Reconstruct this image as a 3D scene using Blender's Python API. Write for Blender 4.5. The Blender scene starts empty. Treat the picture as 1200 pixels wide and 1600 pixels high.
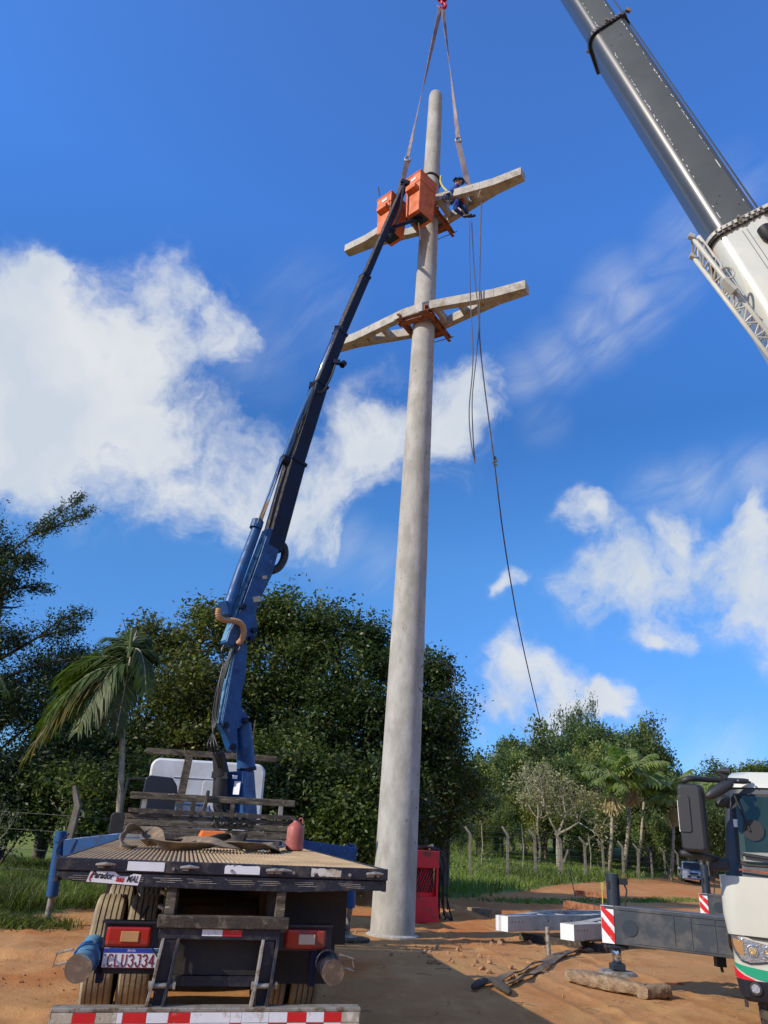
import bpy, math, random
import numpy as np
from mathutils import Vector, Matrix, Euler

# ------------------------------------------------------------------ camera, sky, sun, exposure
scn = bpy.context.scene
COL = scn.collection
R = math.radians

cam_d = bpy.data.cameras.new('camera')
cam = bpy.data.objects.new('camera', cam_d); COL.objects.link(cam)
cam_d.sensor_fit = 'VERTICAL'; cam_d.sensor_height = 24.0
cam_d.lens = 24.0 * 1155.0 / 1600.0
cam_d.clip_start = 0.05; cam_d.clip_end = 3000
_p, _r = R(23.9), R(4.0)
_f = Vector((0, math.cos(_p), math.sin(_p))); _r0 = Vector((1, 0, 0)); _u0 = Vector((0, -math.sin(_p), math.cos(_p)))
_rt = _r0 * math.cos(_r) + _u0 * math.sin(_r); _up = _u0 * math.cos(_r) - _r0 * math.sin(_r)
cm = Matrix((_rt, _up, -_f)).transposed().to_4x4(); cm.translation = Vector((0, 0, 1.6))
cam.matrix_world = cm
scn.camera = cam

SUN_EL = R(29.5); SUN_DIR = Vector((-0.85 * math.cos(SUN_EL), -0.527 * math.cos(SUN_EL), math.sin(SUN_EL))).normalized()
sun_d = bpy.data.lights.new('sun', 'SUN'); sun_d.energy = 4.6; sun_d.angle = R(0.53); sun_d.color = (1.0, 0.88, 0.72)
sun = bpy.data.objects.new('sun', sun_d); COL.objects.link(sun)
sun.rotation_euler = SUN_DIR.to_track_quat('Z', 'Y').to_euler(); sun.location = (-20, -20, 30)

scn.view_settings.view_transform = 'Standard'; scn.view_settings.look = 'None'
scn.view_settings.gamma = 1.0; scn.view_settings.use_curve_mapping = False
scn.view_settings.exposure = 0.0
scn.cycles.max_bounces = 6; scn.cycles.diffuse_bounces = 3; scn.cycles.glossy_bounces = 3
scn.cycles.transmission_bounces = 4; scn.cycles.transparent_max_bounces = 8
scn.cycles.caustics_reflective = False; scn.cycles.caustics_refractive = False

world = bpy.data.worlds.new('World'); scn.world = world; world.use_nodes = True
wn = world.node_tree; wn.nodes.clear()
def wnode(t, **kw):
    n = wn.nodes.new(t)
    for k, v in kw.items(): setattr(n, k, v)
    return n
def wlink(a, b): wn.links.new(a, b)
def wmath(op, a, b=None, c=None, clamp=False):
    n = wnode('ShaderNodeMath', operation=op); n.use_clamp = clamp
    for i, v in enumerate((a, b, c)):
        if v is None: continue
        if isinstance(v, (int, float)): n.inputs[i].default_value = v
        else: wlink(v, n.inputs[i])
    return n.outputs[0]
w_out = wnode('ShaderNodeOutputWorld'); w_bg = wnode('ShaderNodeBackground'); wlink(w_bg.outputs[0], w_out.inputs[0])
w_bg.inputs['Strength'].default_value = 0.15
sky = wnode('ShaderNodeTexSky'); sky.sky_type = 'NISHITA'; sky.sun_disc = False
sky.sun_elevation = SUN_EL; sky.sun_rotation = math.atan2(SUN_DIR.x, SUN_DIR.y)
sky.altitude = 300; sky.air_density = 1.0; sky.dust_density = 0.35; sky.ozone_density = 2.2
tint = wnode('ShaderNodeMix', data_type='RGBA', blend_type='MULTIPLY'); tint.inputs[0].default_value = 1.0
wlink(sky.outputs[0], tint.inputs[6])
el_n = wnode('ShaderNodeTexCoord'); el_s = wnode('ShaderNodeSeparateXYZ'); wlink(el_n.outputs['Generated'], el_s.inputs[0])
el_r = wnode('ShaderNodeValToRGB'); wlink(el_s.outputs[2], el_r.inputs[0])      # grade of the sky with height: deep even blue
_e = el_r.color_ramp.elements
_e[0].position = 0.0; _e[0].color = (.34, .63, 1.02, 1); _e[1].position = 1.0; _e[1].color = (.80, 1.27, 2.02, 1)
for p_, c_ in ((.16, (.35, .64, 1.08)), (.34, (.44, .86, 1.28)), (.51, (.35, .78, 1.30)), (.70, (.60, 1.22, 2.08))):
    q_ = el_r.color_ramp.elements.new(p_); q_.color = c_ + (1,)
wlink(el_r.outputs[0], tint.inputs[7])
geo = wnode('ShaderNodeTexCoord')
nrm = wnode('ShaderNodeVectorMath', operation='NORMALIZE'); wlink(geo.outputs['Generated'], nrm.inputs[0])
dirv = nrm.outputs[0]
# domain warp
wn1 = wnode('ShaderNodeTexNoise'); wn1.inputs['Scale'].default_value = 7.0; wn1.inputs['Detail'].default_value = 7
wlink(dirv, wn1.inputs['Vector'])
wsub = wnode('ShaderNodeVectorMath', operation='SUBTRACT'); wlink(wn1.outputs['Color'], wsub.inputs[0]); wsub.inputs[1].default_value = (.5, .5, .5)
wscl = wnode('ShaderNodeVectorMath', operation='SCALE'); wlink(wsub.outputs[0], wscl.inputs[0]); wscl.inputs['Scale'].default_value = 0.20
wadd = wnode('ShaderNodeVectorMath', operation='ADD'); wlink(dirv, wadd.inputs[0]); wlink(wscl.outputs[0], wadd.inputs[1])
warped = wadd.outputs[0]
def blobs(lst, vec):
    acc = None
    for c, e, amp in lst:
        rad = (Vector(c) - Vector(e)).length
        d = wnode('ShaderNodeVectorMath', operation='DISTANCE'); wlink(vec, d.inputs[0]); d.inputs[1].default_value = c
        m = wnode('ShaderNodeMapRange'); m.interpolation_type = 'SMOOTHSTEP'
        wlink(d.outputs['Value'], m.inputs['Value'])
        m.inputs['From Min'].default_value = rad * 1.5; m.inputs['From Max'].default_value = 0.0
        m.inputs['To Min'].default_value = 0.0; m.inputs['To Max'].default_value = amp
        acc = m.outputs[0] if acc is None else wmath('MAXIMUM', acc, m.outputs[0]) if amp < 0.9 else wmath('ADD', acc, m.outputs[0])
    return acc
CUM = [
 ((-0.4296, 0.7111, 0.5566), (-0.3577, 0.7318, 0.5801), 1), ((-0.3891, 0.7636, 0.5152), (-0.2824, 0.7905, 0.5435), 1), ((-0.4404, 0.7824, 0.4403), (-0.3397, 0.8155, 0.4686), 1), ((-0.2976, 0.7596, 0.5783), (-0.2334, 0.7708, 0.5928), 1),
 ((-0.2333, 0.7756, 0.5865), (-0.186, 0.7817, 0.5953), 1), ((-0.3383, 0.8353, 0.4334), (-0.24, 0.8581, 0.4538), 1), ((-0.2223, 0.8765, 0.4269), (-0.1319, 0.8883, 0.44), 1), ((-0.1122, 0.9082, 0.4033), (-0.0351, 0.9112, 0.4106), 1),
 ((-0.0481, 0.8825, 0.4678), (0.025, 0.8809, 0.4727), 1.15), ((0.0268, 0.864, 0.5028), (0.1035, 0.8569, 0.5049), 1.15), ((0.1052, 0.8413, 0.5303), (0.1633, 0.8324, 0.5295), 1), ((-0.4082, 0.6829, 0.6058), (-0.3792, 0.6907, 0.6158), 1),
 ((-0.4882, 0.728, 0.4813), (-0.3891, 0.7636, 0.5152), 1), ((0.2544, 0.875, 0.4118), (0.289, 0.8651, 0.41), 1.1), ((0.2791, 0.9032, 0.3261), (0.3312, 0.8861, 0.3242), 1), ((0.3602, 0.8525, 0.3788), (0.4012, 0.8357, 0.3749), 1),
 ((0.433, 0.8423, 0.3209), (0.4931, 0.8111, 0.3146), 1), ((0.4482, 0.8074, 0.3836), (0.4869, 0.7875, 0.3779), 1), ((0.3461, 0.8848, 0.312), (0.3877, 0.8682, 0.3097), 1), ((0.1816, 0.9647, 0.1909), (0.2307, 0.9538, 0.1923), 1.3), ((0.2449, 0.9528, 0.1793), (0.2887, 0.9403, 0.1802), 1.3), ((0.2902, 0.9416, 0.171), (0.323, 0.9307, 0.1715), 1.2),
 ((0.3085, 0.9362, 0.1683), (0.3421, 0.9244, 0.1687), 1), ((0.1337, 0.9765, 0.1692), (0.1661, 0.9712, 0.1705), .95), ((-0.0613, 0.9323, 0.3564), (-0.0355, 0.9328, 0.3585), 1), ((0.3683, 0.8899, 0.2692), (0.3922, 0.8799, 0.2682), .95),
 ((0.1823, 0.9272, 0.3271), (0.2027, 0.923, 0.3272), 1), ((0.5163, 0.8172, 0.2562), (0.5723, 0.7809, 0.2505), 1), ((-0.5701, 0.6663, 0.4806), (-0.4982, 0.6991, 0.5129), 1), ((-0.5958, 0.7502, 0.2869), (-0.5382, 0.7851, 0.3067), 1),
 ((0.607, 0.6746, 0.4201), (0.6544, 0.639, 0.4042), 1), ((0.5945, 0.7783, 0.2021), (0.6325, 0.7486, 0.1986), 1)]
cum = blobs(CUM, warped)
n2 = wnode('ShaderNodeTexNoise'); n2.inputs['Scale'].default_value = 11.0; n2.inputs['Detail'].default_value = 10; n2.inputs['Roughness'].default_value = 0.62
wlink(warped, n2.inputs['Vector'])
# unseen noise clouds behind the camera, coverage raised to whiten the ambient light
n3 = wnode('ShaderNodeTexNoise'); n3.inputs['Scale'].default_value = 2.4; n3.inputs['Detail'].default_value = 8
n3m = wnode('ShaderNodeMapping'); n3m.inputs['Scale'].default_value = (1, 1, 2.2); n3m.inputs['Location'].default_value = (3.1, 1.7, 0.4)
wlink(dirv, n3m.inputs[0]); wlink(n3m.outputs[0], n3.inputs['Vector'])
sep = wnode('ShaderNodeSeparateXYZ'); wlink(dirv, sep.inputs[0])
back = wnode('ShaderNodeMapRange'); wlink(sep.outputs[1], back.inputs['Value']); back.inputs['From Min'].default_value = 0.35; back.inputs['From Max'].default_value = -0.1
back.inputs['To Min'].default_value = 0; back.inputs['To Max'].default_value = 1
bk = wmath('MULTIPLY', wmath('MULTIPLY', wmath('SUBTRACT', n3.outputs[0], 0.44), 5.0), back.outputs[0], clamp=True)
dens0 = wmath('ADD', cum, bk)
n6 = wnode('ShaderNodeTexNoise'); n6.inputs['Scale'].default_value = 34.0; n6.inputs['Detail'].default_value = 8; n6.inputs['Roughness'].default_value = 0.6; wlink(warped, n6.inputs['Vector'])
ns = wmath('ADD', wmath('MULTIPLY', wmath('SUBTRACT', n2.outputs[0], 0.5), 3.2), wmath('MULTIPLY', wmath('SUBTRACT', n6.outputs[0], 0.5), 1.1))
dens = wmath('ADD', wmath('MULTIPLY', dens0, 1.25), wmath('MULTIPLY', ns, wmath('MINIMUM', wmath('MULTIPLY', dens0, 3.0), 1.0)))
cov = wnode('ShaderNodeMapRange'); cov.interpolation_type = 'SMOOTHSTEP'; wlink(dens, cov.inputs['Value'])
cov.inputs['From Min'].default_value = 0.0; cov.inputs['From Max'].default_value = 1.7
# high thin streaks
CIR = [((0.1711, 0.8056, 0.5673), (0.207, 0.7984, 0.5654), .5), ((0.2087, 0.7861, 0.5818), (0.2513, 0.7762, 0.5782), .6), ((0.2511, 0.7568, 0.6035), (0.2954, 0.7449, 0.5982), .75), ((0.2868, 0.7251, 0.6261), (0.3326, 0.7116, 0.6189), .8),
       ((0.3202, 0.6929, 0.646), (0.3605, 0.6802, 0.6382), .6), ((0.2658, 0.7181, 0.6432), (0.3088, 0.7064, 0.637), .4), ((0.3394, 0.6567, 0.6735), (0.3843, 0.6421, 0.6633), .4), ((0.3741, 0.6104, 0.6982), (0.416, 0.5961, 0.6867), .3),
       ((-0.1179, 0.7721, 0.6244), (-0.0519, 0.7737, 0.6315), .22), ((-0.1807, 0.8062, 0.5634), (-0.1234, 0.8111, 0.5717), .3), ((-0.1572, 0.7942, 0.587), (-0.1162, 0.797, 0.5926), .3), ((0.3939, 0.8145, 0.4259), (0.4328, 0.7973, 0.4206), .6),
       ((0.3466, 0.8386, 0.4203), (0.3881, 0.8224, 0.416), .5), ((-0.0038, 0.9402, 0.3406), (0.0393, 0.9385, 0.3432), .3), ((0.444, 0.7847, 0.4325), (0.4798, 0.7668, 0.4263), .6), ((0.4306, 0.8958, 0.1102), (0.4835, 0.8683, 0.1112), .45), ((0.3332, 0.9317, 0.1445), (0.3877, 0.9102, 0.1454), .25),
       ((0.2014, 0.8339, 0.5139), (0.2331, 0.8266, 0.5122), .3), ((-0.0659, 0.9306, 0.36), (-0.0142, 0.9312, 0.3642), .4)]
cir = blobs(CIR, dirv)
_a = (Vector((0.3361, 0.6704, 0.6615)) - Vector((0.1676, 0.8095, 0.5627))).normalized(); _m = Vector((0.2565, 0.7456, 0.6151)); _b = _m.cross(_a).normalized()
def wdot(v, s):
    n = wnode('ShaderNodeVectorMath', operation='DOT_PRODUCT'); wlink(v, n.inputs[0]); n.inputs[1].default_value = tuple(s); return n.outputs['Value']
wsc2 = wnode('ShaderNodeVectorMath', operation='SCALE'); wlink(wsub.outputs[0], wsc2.inputs[0]); wsc2.inputs['Scale'].default_value = 0.05
wad2 = wnode('ShaderNodeVectorMath', operation='ADD'); wlink(dirv, wad2.inputs[0]); wlink(wsc2.outputs[0], wad2.inputs[1])
cmap = wnode('ShaderNodeCombineXYZ'); wlink(wdot(wad2.outputs[0], _a * 5.0), cmap.inputs[0]); wlink(wdot(wad2.outputs[0], _b * 17.0), cmap.inputs[1])
n4 = wnode('ShaderNodeTexNoise'); n4.inputs['Scale'].default_value = 1.0; n4.inputs['Detail'].default_value = 7; n4.inputs['Roughness'].default_value = 0.6; n4.inputs['Distortion'].default_value = 0.9
wlink(cmap.outputs[0], n4.inputs['Vector'])
n4r = wnode('ShaderNodeMapRange'); wlink(n4.outputs[0], n4r.inputs['Value']); n4r.inputs['From Min'].default_value = 0.30; n4r.inputs['From Max'].default_value = 0.72
cirv = wmath('MULTIPLY', cir, n4r.outputs[0])
cover = wmath('MAXIMUM', wmath('MULTIPLY', cov.outputs[0], 0.97), wmath('MULTIPLY', cirv, 0.9))
# cloud tone: thick parts a little greyer away from the sun, billows from noise
n5 = wnode('ShaderNodeTexNoise'); n5.inputs['Scale'].default_value = 7.0; n5.inputs['Detail'].default_value = 6
off = wnode('ShaderNodeVectorMath', operation='ADD'); wlink(warped, off.inputs[0]); off.inputs[1].default_value = tuple(SUN_DIR * 0.03)
wlink(off.outputs[0], n5.inputs['Vector'])
tone = wnode('ShaderNodeMapRange'); wlink(n5.outputs[0], tone.inputs['Value']); tone.inputs['From Min'].default_value = 0.36; tone.inputs['From Max'].default_value = 0.66
ccol = wnode('ShaderNodeMix', data_type='RGBA'); wlink(tone.outputs[0], ccol.inputs[0])
ccol.inputs[6].default_value = (4.1, 4.55, 5.15, 1); ccol.inputs[7].default_value = (5.15, 5.3, 5.5, 1)
fin = wnode('ShaderNodeMix', data_type='RGBA'); wlink(cover, fin.inputs[0]); wlink(tint.outputs[2], fin.inputs[6]); wlink(ccol.outputs[2], fin.inputs[7])
wlink(fin.outputs[2], w_bg.inputs[0])

# ------------------------------------------------------------------ helpers
W = {}          # object -> world matrix of a parent Empty
def tag(o, label=None, cat=None, group=None, kind=None):
    if label: o['label'] = label
    if cat: o['category'] = cat
    if group: o['group'] = group
    if kind: o['kind'] = kind
    return o
def thing(name, label, cat, mat=None, group=None):
    o = bpy.data.objects.new(name, None); COL.objects.link(o)
    o.empty_display_size = 0.2
    mat = mat if mat is not None else Matrix.Identity(4)
    o.matrix_world = mat; W[o] = mat.copy()
    return tag(o, label, cat, group)
def at(x, y, z=0, rz=0): return Matrix.Translation((x, y, z)) @ Matrix.Rotation(rz, 4, 'Z')

class MB:
    def __init__(s): s.V = []; s.F = []; s.M = []
    def add(s, vs, fs, m=0):
        n = len(s.V); s.V += [tuple(v) for v in vs]; s.F += [tuple(i + n for i in f) for f in fs]; s.M += [m] * len(fs); return s
    def hexa(s, p, m=0):     # p: 8 points, bottom 4 ccw, top 4 ccw
        return s.add(p, [(0, 3, 2, 1), (4, 5, 6, 7), (0, 1, 5, 4), (1, 2, 6, 5), (2, 3, 7, 6), (3, 0, 4, 7)], m)
    def box(s, c, d, rot=None, m=0):
        x, y, z = d[0] / 2, d[1] / 2, d[2] / 2
        p = [Vector(q) for q in ((-x, -y, -z), (x, -y, -z), (x, y, -z), (-x, y, -z), (-x, -y, z), (x, -y, z), (x, y, z), (-x, y, z))]
        if rot is not None: p = [rot @ q for q in p]
        c = Vector(c); return s.hexa([q + c for q in p], m)
    def span(s, x0, x1, y0, y1, z0, z1, m=0):
        return s.box(((x0 + x1) / 2, (y0 + y1) / 2, (z0 + z1) / 2), (abs(x1 - x0), abs(y1 - y0), abs(z1 - z0)), None, m)
    def beam(s, a, b, w, h, side=(1, 0, 0), w2=None, h2=None, m=0):
        a, b = Vector(a), Vector(b); d = (b - a).normalized(); sd = Vector(side); sd = (sd - d * sd.dot(d)).normalized(); up = sd.cross(d)
        w2 = w if w2 is None else w2; h2 = h if h2 is None else h2
        q = []
        for c, ww, hh in ((a, w, h), (b, w2, h2)):
            q += [c - sd * ww / 2 - up * hh / 2, c + sd * ww / 2 - up * hh / 2, c + sd * ww / 2 + up * hh / 2, c - sd * ww / 2 + up * hh / 2]
        return s.hexa(q, m)
    def tube(s, pts, r, seg=8, m=0, caps=True):
        pts = [Vector(p) for p in pts]; rs = r if isinstance(r, (list, tuple)) else [r] * len(pts)
        n = len(pts); rings = []; ref = None
        for i in range(n):
            d = (pts[min(i + 1, n - 1)] - pts[max(i - 1, 0)]).normalized()
            if ref is None:
                ref = Vector((0, 0, 1)) if abs(d.z) < 0.9 else Vector((1, 0, 0))
            a = (ref - d * ref.dot(d))
            if a.length < 1e-4: a = d.orthogonal()
            a.normalize(); b = d.cross(a); ref = a
            rings.append([pts[i] + (a * math.cos(t) + b * math.sin(t)) * rs[i] for t in [2 * math.pi * k / seg for k in range(seg)]])
        vs = [v for rg in rings for v in rg]; fs = []
        for i in range(n - 1):
            for k in range(seg):
                k2 = (k + 1) % seg
                fs.append((i * seg + k, i * seg + k2, (i + 1) * seg + k2, (i + 1) * seg + k))
        if caps:
            fs.append(tuple(range(seg))[::-1]); fs.append(tuple((n - 1) * seg + k for k in range(seg)))
        return s.add(vs, fs, m)
    def prism(s, poly, o, ux, uy, ext, m=0):   # polygon in plane (ux,uy) at o extruded by vector ext
        o, ux, uy, ext = Vector(o), Vector(ux), Vector(uy), Vector(ext); n = len(poly)
        a = [o + ux * p[0] + uy * p[1] for p in poly]; vs = a + [p + ext for p in a]
        fs = [tuple(range(n)), tuple(range(n, 2 * n))[::-1]] + [((i + 1) % n, i, n + i, n + (i + 1) % n) for i in range(n)]
        return s.add(vs, fs, m)
    def strip(s, pts, w, t, side, m=0):        # flat webbing along a path; side may be a list
        pts = [Vector(p) for p in pts]; n = len(pts); vs = []
        for i, p in enumerate(pts):
            d = (pts[min(i + 1, n - 1)] - pts[max(i - 1, 0)]).normalized()
            sd = Vector(side[i] if isinstance(side, list) else side); sd = (sd - d * sd.dot(d)).normalized(); up = d.cross(sd)
            ww = w[i] if isinstance(w, list) else w
            vs += [p - sd * ww / 2 - up * t / 2, p + sd * ww / 2 - up * t / 2, p + sd * ww / 2 + up * t / 2, p - sd * ww / 2 + up * t / 2]
        fs = [(0, 1, 2, 3), tuple((n - 1) * 4 + k for k in (3, 2, 1, 0))]
        for i in range(n - 1):
            for k in range(4):
                k2 = (k + 1) % 4; fs.append((i * 4 + k, (i + 1) * 4 + k, (i + 1) * 4 + k2, i * 4 + k2))
        return s.add(vs, fs, m)
    def build(s, name, mats, parent=None, smooth=False, bevel=0, world=False, auto=None):
        me = bpy.data.meshes.new(name)
        V = s.V
        if parent is not None and world:
            inv = W[parent].inverted(); V = [tuple(inv @ Vector(v)) for v in V]
        me.from_pydata(V, [], s.F); me.validate()
        mats = mats if isinstance(mats, (list, tuple)) else [mats]
        for m in mats: me.materials.append(m)
        if len(mats) > 1 and len(me.polygons) == len(s.M): me.polygons.foreach_set('material_index', s.M)
        if smooth: me.polygons.foreach_set('use_smooth', [True] * len(me.polygons))
        import bmesh
        bm = bmesh.new(); bm.from_mesh(me); bmesh.ops.recalc_face_normals(bm, faces=bm.faces); bm.to_mesh(me); bm.free()
        if auto: me.set_sharp_from_angle(angle=R(auto))
        me.update()
        o = bpy.data.objects.new(name, me); COL.objects.link(o)
        if parent is not None:
            o.parent = parent; W[o] = W[parent]
        if bevel:
            b = o.modifiers.new('bevel', 'BEVEL'); b.width = bevel; b.segments = 2; b.limit_method = 'ANGLE'; b.angle_limit = R(35)
        return o
def part(mb, name, mats, parent, label=None, **kw):
    o = mb.build(name, mats, parent, **kw)
    if label: o['label'] = label
    return o
def single(mb, name, mats, label, cat, group=None, kind=None, **kw):
    return tag(mb.build(name, mats, None, **kw), label, cat, group, kind)
def structure(mb, name, mats, **kw):
    return tag(mb.build(name, mats, None, **kw), kind='structure')
def clone(root, mat, label, group=None):
    r = root.copy(); COL.objects.link(r); r.matrix_world = mat; W[r] = mat.copy(); r['label'] = label
    if group: r['group'] = group
    for ch in [c for c in bpy.data.objects if c.parent == root]:
        c = ch.copy(); COL.objects.link(c); c.parent = r
        for g in [k for k in bpy.data.objects if k.parent == ch]:
            d = g.copy(); COL.objects.link(d); d.parent = c
    return r
def text_mesh(txt, name, mat, parent, loc, xdir, ydir, size, ext=0.001, bold=0.0, shear=0.0, sx=1.0, label=None):
    cu = bpy.data.curves.new(name, 'FONT'); cu.body = txt; cu.size = size; cu.extrude = ext; cu.offset = bold; cu.shear = shear
    cu.align_x = 'CENTER'; cu.align_y = 'CENTER'; cu.resolution_u = 3
    tmp = bpy.data.objects.new('tmp_text', cu); COL.objects.link(tmp)
    dg = bpy.context.evaluated_depsgraph_get(); dg.update()
    me = bpy.data.meshes.new_from_object(tmp.evaluated_get(dg)); bpy.data.objects.remove(tmp)
    x = Vector(xdir).normalized(); y = Vector(ydir).normalized(); z = x.cross(y)
    m4 = Matrix((x * sx, y, z)).transposed().to_4x4(); m4.translation = Vector(loc)
    me.transform(m4); me.materials.clear(); me.materials.append(mat); me.name = name
    o = bpy.data.objects.new(name, me); COL.objects.link(o); o.parent = parent; W[o] = W[parent]
    if label: o['label'] = label
    return o
def smooth_path(pts, n=6):
    P = [Vector(p) for p in pts]; out = []
    for i in range(len(P) - 1):
        p0 = P[max(i - 1, 0)]; p1 = P[i]; p2 = P[i + 1]; p3 = P[min(i + 2, len(P) - 1)]
        for k in range(n):
            t = k / n
            out.append(0.5 * ((2 * p1) + (p2 - p0) * t + (2 * p0 - 5 * p1 + 4 * p2 - p3) * t * t + (3 * p1 - p0 - 3 * p2 + p3) * t ** 3))
    out.append(P[-1]); return out
def lerp(a, b, t): return Vector(a) * (1 - t) + Vector(b) * t

# ------------------------------------------------------------------ materials
def mat(name, col, rough=0.6, metal=0.0, var=0.12, scale=6.0, bump=0.15, bscale=40.0, dirt=None, damt=0.5, dscale=3.0, dsharp=0.12,
        spots=None, spscale=60.0, spamt=0.3, stretch=(1, 1, 1), coat=0.0, spec=0.5, trans=0.0, bdist=0.01):
    m = bpy.data.materials.new(name); m.use_nodes = True; nt = m.node_tree; bs = nt.nodes['Principled BSDF']
    N = nt.nodes.new; L = nt.links.new
    tc = N('ShaderNodeTexCoord'); mp = N('ShaderNodeMapping'); mp.inputs['Scale'].default_value = stretch; L(tc.outputs['Object'], mp.inputs[0])
    n1 = N('ShaderNodeTexNoise'); n1.inputs['Scale'].default_value = scale; n1.inputs['Detail'].default_value = 7; n1.inputs['Roughness'].default_value = 0.6
    L(mp.outputs[0], n1.inputs['Vector'])
    r = N('ShaderNodeMapRange'); L(n1.outputs[0], r.inputs['Value']); r.inputs['From Min'].default_value = 0.3; r.inputs['From Max'].default_value = 0.7
    mx = N('ShaderNodeMix'); mx.data_type = 'RGBA'; L(r.outputs[0], mx.inputs[0])
    mx.inputs[6].default_value = tuple(c * (1 - var) for c in col) + (1,); mx.inputs[7].default_value = tuple(min(1, c * (1 + var)) for c in col) + (1,)
    out = mx.outputs[2]
    rv = None
    def layer(out, color, amt, sc, sharp, seedoff):
        n = N('ShaderNodeTexNoise'); n.inputs['Scale'].default_value = sc; n.inputs['Detail'].default_value = 10; n.inputs['Roughness'].default_value = 0.65
        mp2 = N('ShaderNodeMapping'); mp2.inputs['Location'].default_value = (seedoff, 2.3, 1.1); mp2.inputs['Scale'].default_value = stretch
        L(tc.outputs['Object'], mp2.inputs[0]); L(mp2.outputs[0], n.inputs['Vector'])
        q = N('ShaderNodeMapRange'); L(n.outputs[0], q.inputs['Value'])
        th = 0.5 + (0.5 - amt) * 0.45
        q.inputs['From Min'].default_value = th - sharp / 2; q.inputs['From Max'].default_value = th + sharp / 2
        k = N('ShaderNodeMix'); k.data_type = 'RGBA'; L(q.outputs[0], k.inputs[0]); L(out, k.inputs[6]); k.inputs[7].default_value = tuple(color) + (1,)
        return k.outputs[2], q.outputs[0]
    dm = None
    if dirt is not None: out, dm = layer(out, dirt, damt, dscale, dsharp, 5.0)
    if spots is not None: out, _ = layer(out, spots, spamt, spscale, 0.06, 9.0)
    L(out, bs.inputs['Base Color'])
    bs.inputs['Roughness'].default_value = rough; bs.inputs['Metallic'].default_value = metal
    bs.inputs['Specular IOR Level'].default_value = spec; bs.inputs['Coat Weight'].default_value = coat; bs.inputs['Coat Roughness'].default_value = 0.15
    if trans: bs.inputs['Transmission Weight'].default_value = trans
    if dm is not None:
        rm = N('ShaderNodeMapRange'); L(dm, rm.inputs['Value']); rm.inputs['To Min'].default_value = rough; rm.inputs['To Max'].default_value = min(1.0, rough + 0.35)
        L(rm.outputs[0], bs.inputs['Roughness'])
    if bump:
        nb = N('ShaderNodeTexNoise'); nb.inputs['Scale'].default_value = bscale; nb.inputs['Detail'].default_value = 6; L(mp.outputs[0], nb.inputs['Vector'])
        b = N('ShaderNodeBump'); b.inputs['Strength'].default_value = bump; b.inputs['Distance'].default_value = bdist; L(nb.outputs[0], b.inputs['Height']); L(b.outputs[0], bs.inputs['Normal'])
    return m

DUST = (0.36, 0.26, 0.15)
concrete = mat('concrete', (0.41, 0.405, 0.37), 0.9, var=0.16, scale=3.0, bump=0.5, bscale=25, dirt=(0.31, 0.30, 0.265), damt=0.42, dscale=3.4, dsharp=0.2, spots=(0.16, 0.14, 0.11), spscale=11, spamt=0.14, stretch=(1, 1, 0.45))
concrete2 = mat('cast_concrete', (0.43, 0.42, 0.38), 0.88, var=0.14, scale=4.0, bump=0.5, bscale=30, dirt=(0.27, 0.24, 0.19), damt=0.35, dscale=3.0, dsharp=0.2, spots=(0.12, 0.10, 0.08), spscale=22, spamt=0.08)
pale_end_m = mat('pale_arm_end', (0.74, 0.75, 0.76), 0.85, var=0.06, bump=0.2)
rust = mat('rust_primer_steel', (0.30, 0.095, 0.042), 0.75, var=0.25, bump=0.3, dirt=(0.10, 0.035, 0.02), damt=0.35, dscale=8)
blue_paint = mat('blue_crane_paint', (0.006, 0.072, 0.23), 0.42, var=0.2, scale=5, bump=0.08, bscale=15, dirt=(0.010, 0.040, 0.11), damt=0.30, dscale=6, dsharp=0.3, spots=(0.22, 0.19, 0.15), spscale=14, spamt=0.14, spec=0.45)
navy_paint = mat('dark_navy_boom_paint', (0.004, 0.011, 0.038), 0.45, var=0.2, scale=5, bump=0.06, bscale=15, dirt=(0.012, 0.014, 0.022), damt=0.30, dscale=8, dsharp=0.25, spec=0.25)
blue_light = mat('worn_and_sunlit_pale_blue', (0.10, 0.24, 0.37), 0.5, var=0.2, scale=7, dirt=(0.02, 0.10, 0.22), damt=0.4, dscale=9)  # worn pale blue; on the boom plates it also paints in sunlight
black_paint = mat('black_worn_paint', (0.011, 0.013, 0.024), 0.5, var=0.3, scale=7, bump=0.4, bscale=30, dirt=(0.075, 0.065, 0.055), damt=0.30, dscale=7, dsharp=0.15, spots=(0.30, 0.27, 0.22), spscale=45, spamt=0.10)
black_dirty = mat('chassis_black', (0.012, 0.012, 0.014), 0.65, var=0.4, bump=0.3, dirt=(0.06, 0.048, 0.034), damt=0.35, dscale=5, dsharp=0.3)
wood_grey = mat('weathered_board', (0.13, 0.108, 0.078), 0.9, var=0.35, scale=5, bump=0.8, bscale=30, dirt=(0.035, 0.028, 0.022), damt=0.45, dscale=4, dsharp=0.2, spots=(0.44, 0.41, 0.35), spscale=9, spamt=0.20, stretch=(1, 5, 5))
wood_dark = mat('dark_stained_wood', (0.045, 0.036, 0.028), 0.85, var=0.35, scale=6, bump=0.6, dirt=(0.15, 0.125, 0.09), damt=0.32, dscale=6, stretch=(2, 2, 2))
wood_raw = mat('raw_timber', (0.34, 0.245, 0.15), 0.9, var=0.3, scale=5, bump=1.0, bscale=22, dirt=(0.16, 0.10, 0.06), damt=0.42, dscale=5, dsharp=0.3, stretch=(3, 1, 3), bdist=0.02)
wood_red = mat('reddish_timber', (0.30, 0.135, 0.065), 0.85, var=0.25, scale=6, bump=0.4, dirt=(0.17, 0.06, 0.035), damt=0.4, dscale=6)
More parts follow.
